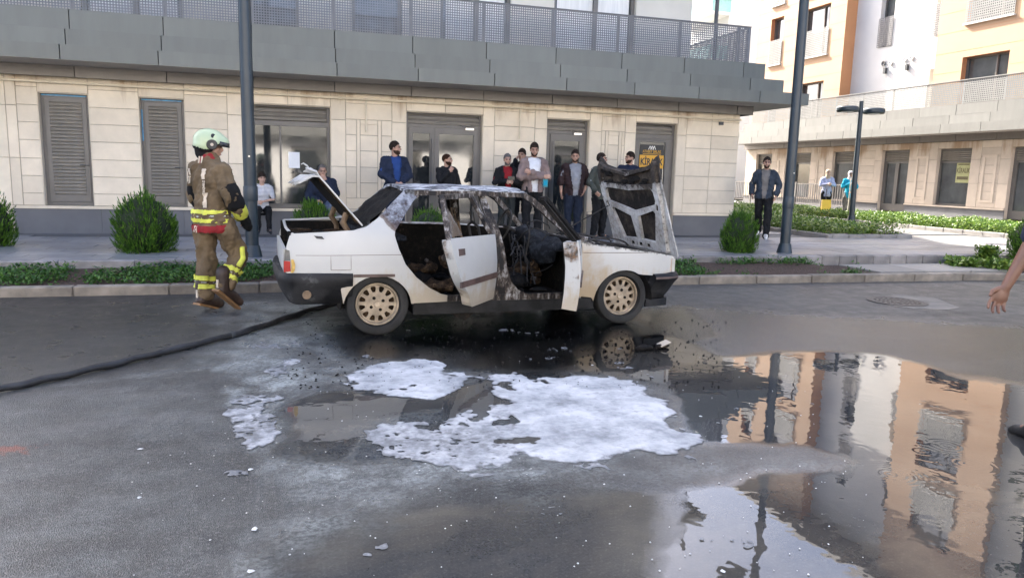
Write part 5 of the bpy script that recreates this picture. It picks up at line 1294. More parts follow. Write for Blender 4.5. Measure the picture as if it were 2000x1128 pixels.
# ---- wheels
rimq = sheet([( .19*math.cos(k*math.pi/18), .19*math.sin(k*math.pi/18)) for k in range(36)], lambda u, w, t: (u, -.03+.02*((u*u+w*w)**.5/.19)**2+t, w), .02, .03,
             [[(r_*math.cos(a0+da), r_*math.sin(a0+da)) for r_, da in ((.112,-.10),(.112,.10),(.135,.155),(.158,.165),(.164,.10),(.166,0),(.164,-.10),(.158,-.165),(.135,-.155))] for a0 in [k*math.pi/6 for k in range(12)]])
rim_me = rimq.mesh('rim', M['rim'], True)
q = MB(); q.lathe([(.16,.10),(.178,.02),(.178,-.035),(.186,-.046),(.197,-.046),(.203,-.035),(.203,.10)], 40, (0,0,0), 'y', cap=False); lip_me = q.mesh('rim_lip', M['rim'], True)
q = MB(); q.lathe([(.20,.095),(.235,.10),(.275,.085),(.288,.055),(.290,0),(.288,-.055),(.277,-.078),(.245,-.088),(.215,-.082),(.203,-.06)], 44, (0,0,0), 'y', loop=True); tyre_me = q.mesh('tyre', M['tyre'], True)
q = MB(); q.lathe([(.176,.04),(.176,.06),(.05,.05)], 24, (0,0,0), 'y'); drum_me = q.mesh('brake_drum', M['char_brown'], True)
q = MB()
for k in range(4): a = math.pi/4+k*math.pi/2; q.lathe([(.014,.0),(.014,-.012),(.008,-.014)], 10, (.058*math.cos(a), -.026, .058*math.sin(a)), 'y')
bolt_me = q.mesh('wheel_bolt', M['char'], False)
boltq = MB(); boltq.lathe([(.015,.0),(.015,-.008),(.009,-.010)], 10, (0,0,0), 'y'); bolt_me = boltq.mesh('wheel_bolt', M['char'])
q = MB(); q.lathe([(.034,.01),(.034,-.012),(.028,-.018),(.012,-.014)], 18, (0,-.024,0), 'y'); cap_me = q.mesh('hub_cap', M['rim'], True)
for x, s, r_, dz in ((.015,-1,.3,.245),(2.515,-1,1.1,.24),(.015,1,.5,.25),(2.515,1,.2,.25)):
    w = place('wheel', tyre_me, car, (x, s*.69, .288), (0, r_, 0 if s < 0 else math.pi)); w.scale = (1, 1, .985)
    for nm, m in (('rim', rim_me), ('rim_lip', lip_me), ('brake_drum', drum_me), ('hub_cap', cap_me)): place(nm, m, w)
    for k in range(4): a = math.pi/4+k*math.pi/2; place('wheel_bolt', bolt_me, w, (.062*math.cos(a), -.026, .062*math.sin(a)))

# ---- doors
def door(name, s, hinge, ang, low, frame_pts, glass=None, label=None, strip=True, handle=None, deep=.085, tilt=0.0):
    """low: outline of the lower skin; frame_pts: centre line of the window frame. Built shut, then swung about the hinge"""
    hx, hy = hinge; off = Matrix.Translation((-hx, -hy, 0))
    def put(nm, q, mat, par, smooth=True):
        me_ = q.mesh(nm, M[mat], smooth); me_.transform(off); return place(nm, me_, par)
    d = put(name, sheet(low, sidefn(s, .0, False), .012), 'car_plain', car); d.location = (hx, hy, 0); d.rotation_euler = (0, 0, ang)
    if label: d['label'] = label
    xs = [p[0] for p in low]; ws = [p[1] for p in low]; cxm = sum(xs)/len(xs); cwm = sum(ws)/len(ws)
    inn = [(cxm+(p[0]-cxm)*.965, cwm+(p[1]-cwm)*.955) for p in low]
    put('inner_panel', sheet(inn, lambda u, w, t: (u, s*(float(vside(w))-deep-t), w), .015), 'char', d)
    q = MB(); L_ = densify(inn, .1); n = len(L_)
    q.add([(u, s*(float(vside(w))-.012), w) for u, w in [(cxm+(p[0]-cxm)*.995/.965, cwm+(p[1]-cwm)*.995/.955) for p in L_]]+[(u, s*(float(vside(w))-deep-.005), w) for u, w in L_], [(i, (i+1) % n, n+(i+1) % n, n+i) for i in range(n)])
    put('shut_face', q, 'car_shut', d, False)
    q = MB()
    for a, b in zip(frame_pts, frame_pts[1:]):
        P = [Vector((p[0], s*(float(vside(p[1]))-.025-tilt*max(0, p[1]-.9)/.38), p[1])) for p in (a, b)]; t = (P[1]-P[0]).normalized(); sd_ = Vector((0, 1, 0)); up = t.cross(sd_).normalized(); w_, d_ = .021, .022
        P[0] = P[0]-t*.01; P[1] = P[1]+t*.01
        q.add([P[i]+up*w_*e+sd_*d_*f for i in (0, 1) for e, f in ((-1,-1),(1,-1),(1,1),(-1,1))], [(0,3,2,1),(4,5,6,7),(0,1,5,4),(1,2,6,5),(2,3,7,6),(3,0,4,7)])
    put('window_frame', q, 'car_burnt' if s < 0 and ang < R_(55) else 'char', d, False)
    if glass: put('quarter_glass', sheet(glass, sidefn(s, -.03, False), .006), 'sooty_glass', d)
    if strip:
        u0, u1 = strip
        put('door_moulding', sheet([(u0,.525),(u0,.575),(u1,.575),(u1,.525)], sidefn(s, .016, False), .016), 'rail_strip', d)
    if handle: put('handle_recess', sheet([(handle,.80),(handle,.86),(handle+.12,.855),(handle+.12,.80)], sidefn(s, .004, False), .008), 'rail_strip', d)
    return d
def rdoor(): return [(1.09,.315),(1.105,.34),(1.12,.6),(1.13,.93),(.19,.955),(.175,.94),(.185,.87),(.225,.76),(.285,.64),(.35,.565),(.43,.495),(.495,.445),(.535,.40),(.56,.355),(.585,.325),(.62,.313)]
RF = [(.20,.94),(.42,1.285),(1.0,1.29),(1.09,.95)]
FDL = [(1.135,.315),(1.13,.6),(1.145,.93),(1.98,.875),(2.0,.80),(2.015,.60),(2.01,.315)]
FF = [(1.18,.94),(1.105,1.285),(1.45,1.285),(1.58,1.215),(1.95,.89)]
door('rear_door', -1, (1.12,-.785), R_(49), rdoor(), RF, [(.21,.96),(.40,1.255),(.425,1.24),(.49,.96)], 'open rear door with burnt window frame', (.30,1.10), .30)
q = None
door('front_door', -1, (2.01,-.785), R_(64), FDL, FF, None, 'open front door seen edge on, sooty inside', (1.16,1.98), 1.22, .13, .12)
door('rear_door', 1, (1.12,.785), 0, rdoor(), RF, None, None, (.30,1.10), .30)
door('front_door', 1, (2.01,.785), 0, FDL, FF, None, None, (1.16,1.98), 1.22)

# ---- bonnet, hinged at the front and standing up
HB = Vector((3.19, 0, .695)); HD = Vector((-.325, 0, 1.015)); HL = HD.length; HD.normalize(); HN = Vector((-HD.z, 0, HD.x))     # HN points backwards, to the engine side
def hoodfn(off, crown=.03):
    return lambda a, t, th: tuple(HB+HD*t+Vector((0, a, 0))+HN*(off+th-crown*(1-(a/.72)**2)-.05*max(0, (t-.8)/.26)**2))
HO = [(-.715,.0),(-.70,-.02),(.70,-.02),(.715,.0),(.705,.80),(.69,1.03),(.66,1.07),(.60,1.05),(.50,.98),(.25,.93),(0,.915),(-.25,.93),(-.50,.98),(-.60,1.05),(-.66,1.07),(-.69,1.03),(-.705,.80)]
bon = cp('bonnet', sheet(HO, hoodfn(0), .012), 'car_hood'); bon['label'] = 'raised bonnet, sooty underneath'
H_IN = [(-.56,.02),(.56,.02),(.66,.62),(.655,.98),(.62,1.02),(.50,.965),(0,.90),(-.50,.965),(-.62,1.02),(-.655,.98),(-.66,.62)]
holes = [[(-.05,.13),(-.36,.12),(-.50,.46),(-.46,.49),(-.08,.40)], [(.05,.13),(.36,.12),(.50,.46),(.46,.49),(.08,.40)], [(-.56,.60),(-.53,.56),(0,.46),(.53,.56),(.56,.60),(.55,.70),(.50,.73),(0,.70),(-.50,.73),(-.55,.70)],
         [(-.60,.80),(-.56,.78),(0,.76),(.56,.78),(.60,.80),(.58,.95),(.48,.93),(0,.865),(-.48,.93),(-.58,.95)], [(-.04,.04),(.04,.04),(.04,.09),(-.04,.09)], [(-.22,.04),(-.14,.04),(-.14,.09),(-.22,.09)], [(.14,.04),(.22,.04),(.22,.09),(.14,.09)], [(-.57,.48),(-.53,.50),(-.56,.58),(-.60,.55)], [(.57,.48),(.53,.50),(.56,.58),(.60,.55)]]
cp('bonnet_lining', sheet([(p[0]*.97, .02+p[1]*.97) for p in H_IN], hoodfn(.016, .025), .004, .07), 'bonnet_lining', bon)
cp('bonnet_frame', sheet(H_IN, hoodfn(.040, .02), .012, .06, holes), 'car_hood', bon)
q = MB()
for Lp in [H_IN]+holes[:4]:
    D_ = densify(Lp, .08); f0, f1 = hoodfn(.010, .025), hoodfn(.041, .02); n = len(D_); q.add([f0(a, t, 0) for a, t in D_]+[f1(a, t, 0) for a, t in D_], [(i, (i+1) % n, n+(i+1) % n, n+i) for i in range(n)])
cp('bonnet_frame_edge', q, 'car_hood', bon, False)
q = MB()
for k in range(26):
    a = random.uniform(-.58,.58); t = random.uniform(.76,.90+.08*abs(a)/.6); q.ell(hoodfn(.036)(a, t, 0), (random.uniform(.006,.018), random.uniform(.04,.11), random.uniform(.015,.035)), 7, 5)
cp('burnt_insulation', q, 'char', bon)
q = MB(); q.tube([(2.35,-.72,.82),HB+HD*.46+Vector((0,-.60,0))+HN*.05] if False else [(2.30,.55,.80),tuple(HB+HD*.50+Vector((0,.56,0))+HN*.05)], .007, 6); cp('bonnet_stay', q, 'cable')
# ---- boot lid
TB = Vector((-.10, 0, 1.005)); TD = Vector((-.41, 0, .475)).normalized(); TN = Vector((TD.z, 0, -TD.x))     # TN points up and forwards: the outer face
def lidfn(off): return lambda a, t, th: tuple(TB+TD*t+Vector((0, a, 0))+TN*(off-th+.02*(1-(a/.66)**2)))
lid = cp('boot_lid', sheet([(-.66,0),(.66,0),(.64,.57),(-.64,.57)], lidfn(0), .014), 'car_plain'); lid['label'] = 'raised boot lid with a crumpled rear lip'
cp('lid_frame', sheet([(-.6,.03),(.6,.03),(.58,.55),(-.58,.55)], lidfn(-.02), .012, .08, [[(-.5,.1),(.5,.1),(.48,.46),(-.48,.46)]]), 'char_brown', lid)
cp('lid_lining', sheet([(-.57,.06),(.57,.06),(.55,.53),(-.55,.53)], lidfn(-.034), .006, .08), 'char', lid)
q = MB(); n = 14
LE = TB+TD*.57
vs = []
for k in range(n+1):
    a = -.64+1.28*k/n; w = .03*math.sin(k*2.3)+.02*fbm((a*4,0,0),1.0)
    p = LE+Vector((0, a, 0)); vs += [p, p+Vector((-.06+w, 0, -.0)), p+Vector((-.17+w*1.5, .02*math.sin(k*1.7), -.055+w))]
q.add(vs, [(3*k+i, 3*k+i+1, 3*k+4+i, 3*k+3+i) for k in range(n) for i in (0, 1)]); o = cp('lid_lip', q, 'car_plain', lid, False); md = o.modifiers.new('t', 'SOLIDIFY'); md.thickness = .01
q = MB(); n = 6; vs = []
for k in range(n+1):
    a = -.60+.34*k/n; p = LE+Vector((.0,a,0)); vs += [p, p+Vector((-.02,.0,.035+.015*math.sin(k*2.1))), p+Vector((-.085-.03*math.sin(k*1.3),.02,.055+.02*math.sin(k*1.9)))]
q.add(vs, [(3*k+i, 3*k+i+1, 3*k+4+i, 3*k+3+i) for k in range(n) for i in (0, 1)]); q.tube([LE+Vector((-.05,-.2,.05)), LE+Vector((-.08,-.2,.09)), LE+Vector((-.11,-.2,.11)), LE+Vector((-.13,-.2,.10))], [.008,.008,.006,.004], 6); o = cp('torn_metal', q, 'car_plain', lid, False); md = o.modifiers.new('t', 'SOLIDIFY'); md.thickness = .006
for y in (-.50, .50):
    q = MB(); q.tube([TB+TD*.16+Vector((0,y,0))-TN*.03, TB+TD*.10+Vector((-.02,y,0))-TN*.10, Vector((-.21,y,.93)), Vector((-.20,y,.80))], [.028,.03,.026,.024], 8); cp('boot_hinge', q, 'rust')
# ================================================================== people
def skin_mat(name, c):
    q = NT(name); v = q.coord('Object'); f = q.noise(v, 14, 4); q.set(Base_Color=q.ramp(f, [(.3, tuple(x*.86 for x in c)), (.7, tuple(min(1, x*1.1) for x in c))]), Roughness=.5)
    q.b.inputs['Subsurface Weight'].default_value = .08; q.b.inputs['Subsurface Radius'].default_value = (.01,.004,.002); return q.m
M['skin'] = skin_mat('skin', (.40,.235,.165)); M['skin_dark'] = skin_mat('skin_tanned', (.155,.078,.052)); M['skin_pale'] = skin_mat('skin_fair', (.50,.32,.24))
def cloth(name, c, rough=.85, var=.22): return simple(name, c, rough, var, 5, bump=.35, bscale=14, spec=.2)
for nm, c in dict(navy=(.016,.022,.042), blue=(.02,.05,.17), blackc=(.010,.010,.011), red=(.20,.012,.016), mauve=(.21,.155,.14), white=(.62,.62,.63), brown=(.030,.018,.018), grey=(.21,.215,.23), olive=(.05,.055,.047), denim=(.013,.018,.032), jean=(.08,.10,.15), trous=(.022,.025,.024), teal=(.012,.27,.40), lilac=(.36,.38,.52), beige=(.42,.34,.25), scarf=(.60,.55,.53), taupe=(.17,.155,.14), slate=(.035,.045,.06)).items(): M['c_'+nm] = cloth('cloth_'+nm, c)
M['coat'] = cloth('turnout_coat', (.135,.098,.060), .9, .45); M['hiviz'] = cloth('reflective_yellow', (.62,.64,.10), .55, .3); M['silver'] = cloth('reflective_silver', (.42,.43,.40), .4)
M['coat_red'] = cloth('coat_red_hem', (.25,.025,.03)); M['letter_strip'] = cloth('letter_strip', (.58,.50,.40))
q = NT('striped_tee'); v = q.coord('Object'); z = q.sep(v)[2]; s_ = q.math('SINE', q.math('MULTIPLY', z, 215.0)); q.set(Base_Color=q.mix(q.ramp(s_, [(.45, 0), (.62, 1)]), (.62,.62,.63), (.10,.10,.13)), Roughness=.9); q.n['Color Ramp'].color_ramp.elements[0].position = .55; M['striped'] = q.m
M['hair'] = simple('dark_hair', (.026,.018,.014), .9, .6, 40, bump=.5, bscale=90, spec=.12); M['hair_grey'] = simple('grey_hair', (.115,.105,.10), .9, .4, 50, bump=.5, bscale=90, spec=.15); M['hair_brown'] = simple('brown_hair', (.030,.014,.008), .9, .4, 50, bump=.5, bscale=90, spec=.12)
M['beard_dark'] = simple('dark_beard', (.042,.025,.018), .9, .5, 60, bump=.5, bscale=90, spec=.1); M['eye'] = simple('eye_dark', (.02,.015,.012), .2); M['lip'] = simple('lip', (.27,.10,.085), .5); M['shoe_black'] = simple('shoe_black', (.014,.014,.015), .5, .2); M['shoe_white'] = simple('shoe_white', (.55,.54,.52), .6, .1); M['sole'] = simple('boot_sole', (.22,.12,.05), .7, .3)
M['boot'] = simple('boot_leather', (.035,.02,.014), .55, .4, 9); M['helmet'] = simple('helmet_shell', (.46,.545,.35), .3, .06, 3); M['phone'] = simple('phone_black', (.01,.01,.012), .2); M['teal_case'] = simple('teal_case', (.02,.16,.17), .5, .3)

def remesh(q, mat, vox, smooth=3, disp=0.0, nsc=6.0, cut=None, name='shell', seed=0.0):
    me = q.mesh(name, mat, fix=False); o = bpy.data.objects.new('tmp', me); COL.objects.link(o)
    md = o.modifiers.new('r', 'REMESH'); md.mode = 'VOXEL'; md.voxel_size = vox; md.adaptivity = 0
    if smooth: sm = o.modifiers.new('s', 'SMOOTH'); sm.factor = .5; sm.iterations = smooth
    dg = bpy.context.evaluated_depsgraph_get(); m2 = bpy.data.meshes.new_from_object(o.evaluated_get(dg)); bpy.data.objects.remove(o); bpy.data.meshes.remove(me)
    n = len(m2.vertices); co = np.empty(n*3, np.float32); m2.vertices.foreach_get('co', co); co = co.reshape(-1, 3)
    if disp:
        no = np.empty(n*3, np.float32); m2.vertices.foreach_get('normal', no); no = no.reshape(-1, 3)
        d = np.array([fbm((p[0]*1.5+seed, p[1]*1.5, p[2]*.9+p[0]*.8), nsc, 2)+.5*abs(fbm((p[0]+seed, p[1], p[2]*2.2+p[0]), nsc*1.7, 2)) for p in co]); co = co+no*(d*disp).reshape(-1, 1)
        m2.vertices.foreach_set('co', co.ravel().astype(np.float32))
    if cut is not None:
        kill = cut(co); b = bmesh.new(); b.from_mesh(m2); b.verts.ensure_lookup_table(); bmesh.ops.delete(b, geom=[b.verts[i] for i in np.nonzero(kill)[0]], context='VERTS'); b.to_mesh(m2); b.free()
    m2.materials.clear(); m2.materials.append(mat); m2.polygons.foreach_set('use_smooth', [True]*len(m2.polygons)); m2.name = name; return m2
V3 = Vector
def limb(q, a, ra, b, rb, n=10):
    a, b = V3(a), V3(b); q.tube([a, a.lerp(b, .35), b], [ra, ra*.65+rb*.37, rb], n); q.ell(a, (ra,)*3, n, 6); q.ell(b, (rb,)*3, n, 6)
class Fig:
    def __init__(s, J=None, female=False, bulk=1.0):
        d = dict(pel=(0,0,.96), waist=(0,-.005,1.10), chest=(0,0,1.30), neck=(0,.015,1.49), head=(0,-.02,1.645),
                 shL=(.172,.012,1.405), shR=(-.172,.012,1.405), elL=(.235,.03,1.16), elR=(-.235,.03,1.16), wrL=(.235,-.06,.92), wrR=(-.235,-.06,.92),
                 hiL=(.092,0,.93), hiR=(-.092,0,.93), knL=(.105,-.02,.51), knR=(-.105,-.02,.51), anL=(.11,.03,.09), anR=(-.11,.03,.09), toL=(.13,-.13,.035), toR=(-.13,-.13,.035))
        d.update(J or {}); s.J = {k: V3(v) for k, v in d.items()}; s.bulk = bulk*(0.92 if female else 1.0); s.yaw = 0; s.pitch = 0; s.roll = 0; s.curl = .5; s.palm = {}
    def shift(s, dv, keys='pel waist chest neck head shL shR elL elR wrL wrR hiL hiR'.split()):
        for k in keys: s.J[k] += V3(dv)
        return s
    def hm(s): return Matrix.Translation(s.J['head']) @ Matrix.Rotation(s.yaw, 4, 'Z') @ Matrix.Rotation(s.pitch, 4, 'X') @ Matrix.Rotation(s.roll, 4, 'Y')
    def torso(s, q, f=0.0, belly=0.0, lo=True):
        J = s.J; b = s.bulk; r = lambda a: tuple(x*b+f for x in a)
        ax = (J['neck']-J['pel']).normalized(); rot = V3((0,0,1)).rotation_difference(ax).to_matrix()
        if lo: q.ell(J['pel'], r((.165,.118,.13)), 14, 10)
        q.ell(J['waist'], r((.150,.112+belly,.15)), 14, 10, rot=rot); q.ell(J['waist'].lerp(J['chest'], .5), r((.158,.113+belly*.7,.15)), 14, 10, rot=rot); q.ell(J['chest'], r((.172,.118,.17)), 14, 10, rot=rot)
        m = (J['shL']+J['shR'])/2
        for k in ('shL', 'shR'): limb(q, m.lerp(J['neck'], .42), .066*b+f*.8, J[k], .056*b+f)
        limb(q, J['neck']-ax*.025, .062*b+f*.6, J['neck']-ax*.11, .092*b+f*.8)
    def arm(s, q, k, f=0.0, to=1.0):
        J = s.J; a, e, w = J['sh'+k], J['el'+k], J['wr'+k]; b = s.bulk
        if to <= .5: limb(q, a, .055*b+f, a.lerp(e, to*2), .047*b+f*1.1); return
        limb(q, a, .055*b+f, e, .042*b+f); w2 = e.lerp(w, (to-.5)*2); limb(q, e, .042*b+f, w2, (.027+(1-to)*.03)*b+f)
    def leg(s, q, k, f=0.0, fl=0.0):
        J = s.J; h, kn, an = J['hi'+k], J['kn'+k], J['an'+k]; b = s.bulk
        limb(q, h, .088*b+f, kn, .058*b+f+fl*.4); limb(q, kn, .056*b+f+fl*.4, an-V3((0,0,.02 if fl else 0)), .040*b+f+fl)
        c = kn.lerp(an, .3); q.ell(c, ((.056+.3*f)*b+fl*.5,)*3, 8, 6)
    def hand(s, q, k):
        J = s.J; e, w = J['el'+k], J['wr'+k]; d = (w-e).normalized(); sg = 1 if k == 'L' else -1
        pn = V3(s.palm.get(k, (-sg, 0, 0))); pn = (pn-d*pn.dot(d)).normalized(); across = d.cross(pn)*(1 if k == 'L' else -1)     # across: towards the thumb side
        across = -across if s.palm.get(k+'flip') else across
        rot = Matrix((across, d, pn)).transposed(); c = w+d*.05; q.ell(c, (.040,.052,.019), 10, 8, rot=rot); q.ell(w+d*.012, (.028,.03,.021), 8, 6, rot=rot)
        for i, L in enumerate((.068,.078,.073,.058)):
            base = w+d*(.085-.006*abs(i-1.2))+across*(.033-.022*i); a = s.curl*(.8+.12*i); d2_ = d+across*(.10*(1.5-i)); p1 = base+(d2_*math.cos(a*.5)+pn*math.sin(a*.5))*L*.45; p2 = p1+(d2_*math.cos(a*1.3)+pn*math.sin(a*1.3))*L*.32; p3 = p2+(d2_*math.cos(a*2)+pn*math.sin(a*2))*L*.25
            q.tube([base-d*.02, base, p1, p2, p3], [.010,.0098,.0092,.0085,.007], 7)
        t0 = w+d*.025+across*.028; t1 = t0+(d*.6+across*.7+pn*.25).normalized()*.038; t2 = t1+(d*.9+across*.15+pn*.4).normalized()*.032; q.tube([w+d*.015+across*.01, t0, t1, t2], [.016,.0145,.0115,.009], 7)
    def headp(s, q):
        m = s.hm(); R3 = m.to_3x3(); P = lambda x, y, z: m @ V3((x, y, z))
        q.ell(P(0,.018,.032), (.075,.094,.092), 16, 12, rot=R3); q.ell(P(0,-.020,-.035), (.062,.072,.075), 14, 10, rot=R3); q.ell(P(0,-.052,-.088), (.034,.034,.026), 10, 8, rot=R3)
        q.tube([P(0,-.084,.022), P(0,-.102,-.012), P(0,-.108,-.026)], [.010,.014,.013], 8); q.ell(P(0,-.094,-.030), (.020,.014,.011), 8, 6, rot=R3)
        q.ell(P(0,-.078,.034), (.055,.016,.012), 10, 6, rot=R3); q.ell(P(0,-.086,-.062), (.024,.010,.012), 8, 6, rot=R3)
        for e in (-1, 1): q.ell(P(.076*e,.012,-.006), (.011,.021,.031), 8, 6, rot=R3); q.ell(P(.042*e,-.062,-.022), (.022,.018,.022), 8, 6, rot=R3)
        limb(q, P(0,.02,-.06), .052, s.J['neck']-V3((0,0,.05)), .060)
    def body(s, arms=True):
        q = MB(); s.torso(q, -.006)
        for k in 'LR': s.arm(q, k, -.002); s.hand(q, k); s.leg(q, k, -.004); limb(q, s.J['an'+k], .038, s.J['to'+k], .032)
        s.headp(q); return q
def hair_shell(fig, front=.066, top=.010, kind='hair', sides=-.022, back=-.085, wild=.006, seed=0):
    m = fig.hm(); q = MB(); q.ell((0,.018,.030), (.0855,.104,.099), 34, 26); vs = []
    for v in q.v:
        x, y, z = v; k = 1+wild*11*fbm((x*34+seed, y*34, z*34), 1.0, 3)*.6; up = max(0, z-.02)/.1; kk_ = k*(1-.055*min(1, max(0, (-y-.02)/.06)))*(1-.03*min(1, abs(x)/.07)*(z < .06)); vs.append((x*kk_, y*kk_, .034+(z-.034)*k+top*up))
    thr = lambda y, x: np.interp(y, [-.105,-.07,-.03,.02,.07,.12], [front-.006,front-.014-.1*max(0,abs(x)-.045),.012-.2*max(0,abs(x)-.05),sides,-.045,back])
    keep = [v[2] > thr(v[1], v[0])+.010*fbm((v[0]*40+seed, v[1]*40, 3), 1.0, 2) for v in q.v]; b = MB(); b.v = [tuple(m @ V3(v)) for v in vs]; b.f = [f for f in q.f if all(keep[i] for i in f)]; b.mi = [0]*len(b.f)
    used = sorted({i for f in b.f for i in f}); mp = {o: n for n, o in enumerate(used)}; b.v = [b.v[i] for i in used]; b.f = [tuple(mp[i] for i in f) for f in b.f]; b.f = [f for f in b.f if len(set(f)) > 2]
    return b
def beard_shell(fig, full=True):
    m = fig.hm(); q = MB(); q.ell((0,-.0225,-.040), (.0655,.0765,.080), 26, 20); q2 = MB(); q2.ell((0,-.054,-.090), (.0375,.038,.029), 16, 10)
    top = -.028; keep = [v[1] < .03 and v[2] < (top-.020*max(0, (-.05-v[1])/.04) if abs(v[0]) > .020 or v[2] < -.078 else top-.014) for v in q.v]
    if full: keep = [k and not (abs(v[0]) < .019 and -.071 < v[2] < -.055 and v[1] < -.07) for k, v in zip(keep, q.v)]
    b = MB(); b.v = [tuple(m @ V3(v)) for v in q.v]+[tuple(m @ V3(v)) for v in q2.v]; n = len(q.v); b.f = [f for f in q.f if all(keep[i] for i in f)]+[tuple(i+n for i in f) for f in q2.f]; b.mi = [0]*len(b.f); return b
def face_bits(root, fig, brow='hair', sc_=1.0):
    m = fig.hm(); R3 = m.to_3x3(); P = lambda x, y, z: m @ V3((x, y, z))
    for e in (-1, 1):
        q = MB(); q.ell(P(.031*e,-.0815,.010), (.014,.006,.0065), 8, 5, rot=R3); q.build('eye', M['eye'], root, True)
        q = MB(); q.tube([P(.012*e,-.094,.029), P(.032*e,-.092,.036), P(.052*e,-.075,.029)], [.0045,.0055,.003], 6); q.build('eyebrow', M[brow], root, True)
    q = MB(); q.tube([P(-.022,-.087,-.064), P(0,-.0965,-.062), P(.022,-.087,-.064)], [.002,.0055,.002], 6); q.build('mouth', M['lip'], root, True)
def person(label, loc, rz, H, fig, top='navy', trousers='denim', shoes='shoe_black', shirt=None, sleeve=.97, hair='hair', beard=None, skin='skin', group=None, belly=0.0, open_w=.055, long=0.0, hairkw={}, flare=.012, vox=.0085, extra=None, loose=.034, topm=None, face=True):
    k = H/1.75; root = thing('person', loc, label, 'person', rz, group); root.scale = (k, k, k); sd_ = loc[0]
    place('body', remesh(fig.body(), M[skin], vox, 2, name='body'), root)
    J = fig.J
    q = MB(); q.ell(J['pel']+V3((0,0,-.055)), tuple(x*fig.bulk+.010 for x in (.163,.116,.11)), 14, 10)
    for s in 'LR': fig.leg(q, s, .016, flare)
    place('trousers', remesh(q, M['c_'+trousers], .0145, 1, .024, 7, name='trousers', seed=sd_), root)
    for s in 'LR':
        a, t = J['an'+s], J['to'+s]; q = MB(); d = (t-a); d.z = 0; d = d.normalized(); dn = (t-a).normalized(); up = V3((0,0,1)) if abs(dn.z) < .95 else -d
        f = (t-a); heel = a-f*.28; zoff = V3((0,0,-.035))
        limb(q, a+V3((0,0,.0)), .050, a+f*.55+V3((0,0,-.005)), .046); limb(q, a-f*.12+V3((0,0,-.045)), .043, t+f*.12+V3((0,0,.005)), .036); limb(q, t+f*.05+V3((0,0,.002)), .040, t+f*.35+V3((0,0,.0)), .030)
        low = min(v[2] for v in q.v)
        place('shoe', remesh(q, M[shoes], .012, 2, name='shoe', cut=None), root)
    hem = J['pel'].z-.10-long; inner = M['striped'] if shirt == 'striped' else (M['c_'+shirt] if shirt else None)
    def covers(f, sl, dispn, cutf, mat, nm):
        q = MB(); fig.torso(q, f, belly)
        if long or True: q.ell(J['pel']+V3((0,0,-.04-long*.5)), tuple(x*fig.bulk+f*1.1 for x in (.165,.12,.11+long*.6)), 14, 10)
        for s in 'LR': fig.arm(q, s, f*.72, sl)
        ax = (J['neck']-J['pel']).normalized(); hd = fig.hm()
        def cut(co):
            z = (co-np.array(J['pel'])) @ np.array(ax); inn = np.abs(co[:, 0]-J['pel'].x) < .24
            nearleg = (z < -.10-long) & (np.abs(co[:, 0]-J['pel'].x) < .21) & (np.linalg.norm(co-np.array(J['wrL']), axis=1) > .12) & (np.linalg.norm(co-np.array(J['wrR']), axis=1) > .12)
            kk = nearleg
            if cutf is not None: kk = kk | cutf(co, z)
            return kk
        return place(nm, remesh(q, mat, .0145, 1, dispn, 6.5, cut, nm, sd_), root)
    def front(w):
        def c(co, z):
            yl = np.interp(z, [-.2,0,.15,.34,.5], [-.155-belly,-.155-belly,-.15-belly,-.155,-.13])*fig.bulk-.02
            return (np.abs(co[:, 0]-J['chest'].x) < w*(.65+.9*np.clip(z/.5, 0, 1))) & (co[:, 1] < J['chest'].y-.03) & (co[:, 1] > yl+J['chest'].y-.012) & (z < .60)
        return c
    if inner is not None:
        covers(.020, min(sleeve, .45), .010, None, inner, 'shirt'); covers(loose, sleeve, .028, front(open_w), topm or M['c_'+top], 'jacket')
    else: covers(loose*.75, sleeve, .026, None, topm or M['c_'+top], 'top')
    if hair: hair_shell(fig, kind=hair, seed=sd_, **hairkw).build('hair', M[hair], root, True)
    if beard: beard_shell(fig).build('beard', M[{'hair': 'beard_dark'}.get(beard, beard)], root, True)
    if face: face_bits(root, fig, hair or 'hair')
    return root
PG = 'bystanders along the shop front'
# man in navy jacket, hands clasped, looking to the right
f = Fig(dict(elL=(.27,-.03,1.17), elR=(-.27,-.03,1.17), wrL=(.075,-.215,1.03), wrR=(-.075,-.215,1.03))); f.yaw = R_(58); f.palm = {'L': (0,.9,-.2), 'R': (0,.9,-.2)}; f.curl = .9
person('standing man in navy jacket over blue shirt, hands clasped, looking sideways', (1.83, 13.8, GZ), R_(8), 1.74, f, 'navy', 'denim', shirt='blue', beard='hair', group=PG, hairkw=dict(front=.07))
# balding man in black jumper, hand at the mouth; leaning back with bent knees
f = Fig(dict(elR=(-.22,-.15,1.20), wrR=(-.03,-.175,1.40), elL=(.245,.0,1.17), wrL=(.24,-.1,.95), knL=(.11,-.19,.55), knR=(-.11,-.17,.55), anL=(.12,-.08,.09), anR=(-.12,-.06,.09), toL=(.13,-.23,.035), toR=(-.13,-.21,.035))).shift((0,0,-.0))
f.yaw = R_(55); f.palm = {'R': (.2,.9,.1)}; f.curl = .55
person('balding bearded man in black jumper with a hand at his mouth', (2.80, 13.8, GZ), R_(10), 1.55, f, 'blackc', 'blackc', beard='hair_brown', hair='hair_brown', group=PG, hairkw=dict(front=.098, top=-.004, sides=.0), belly=.02)
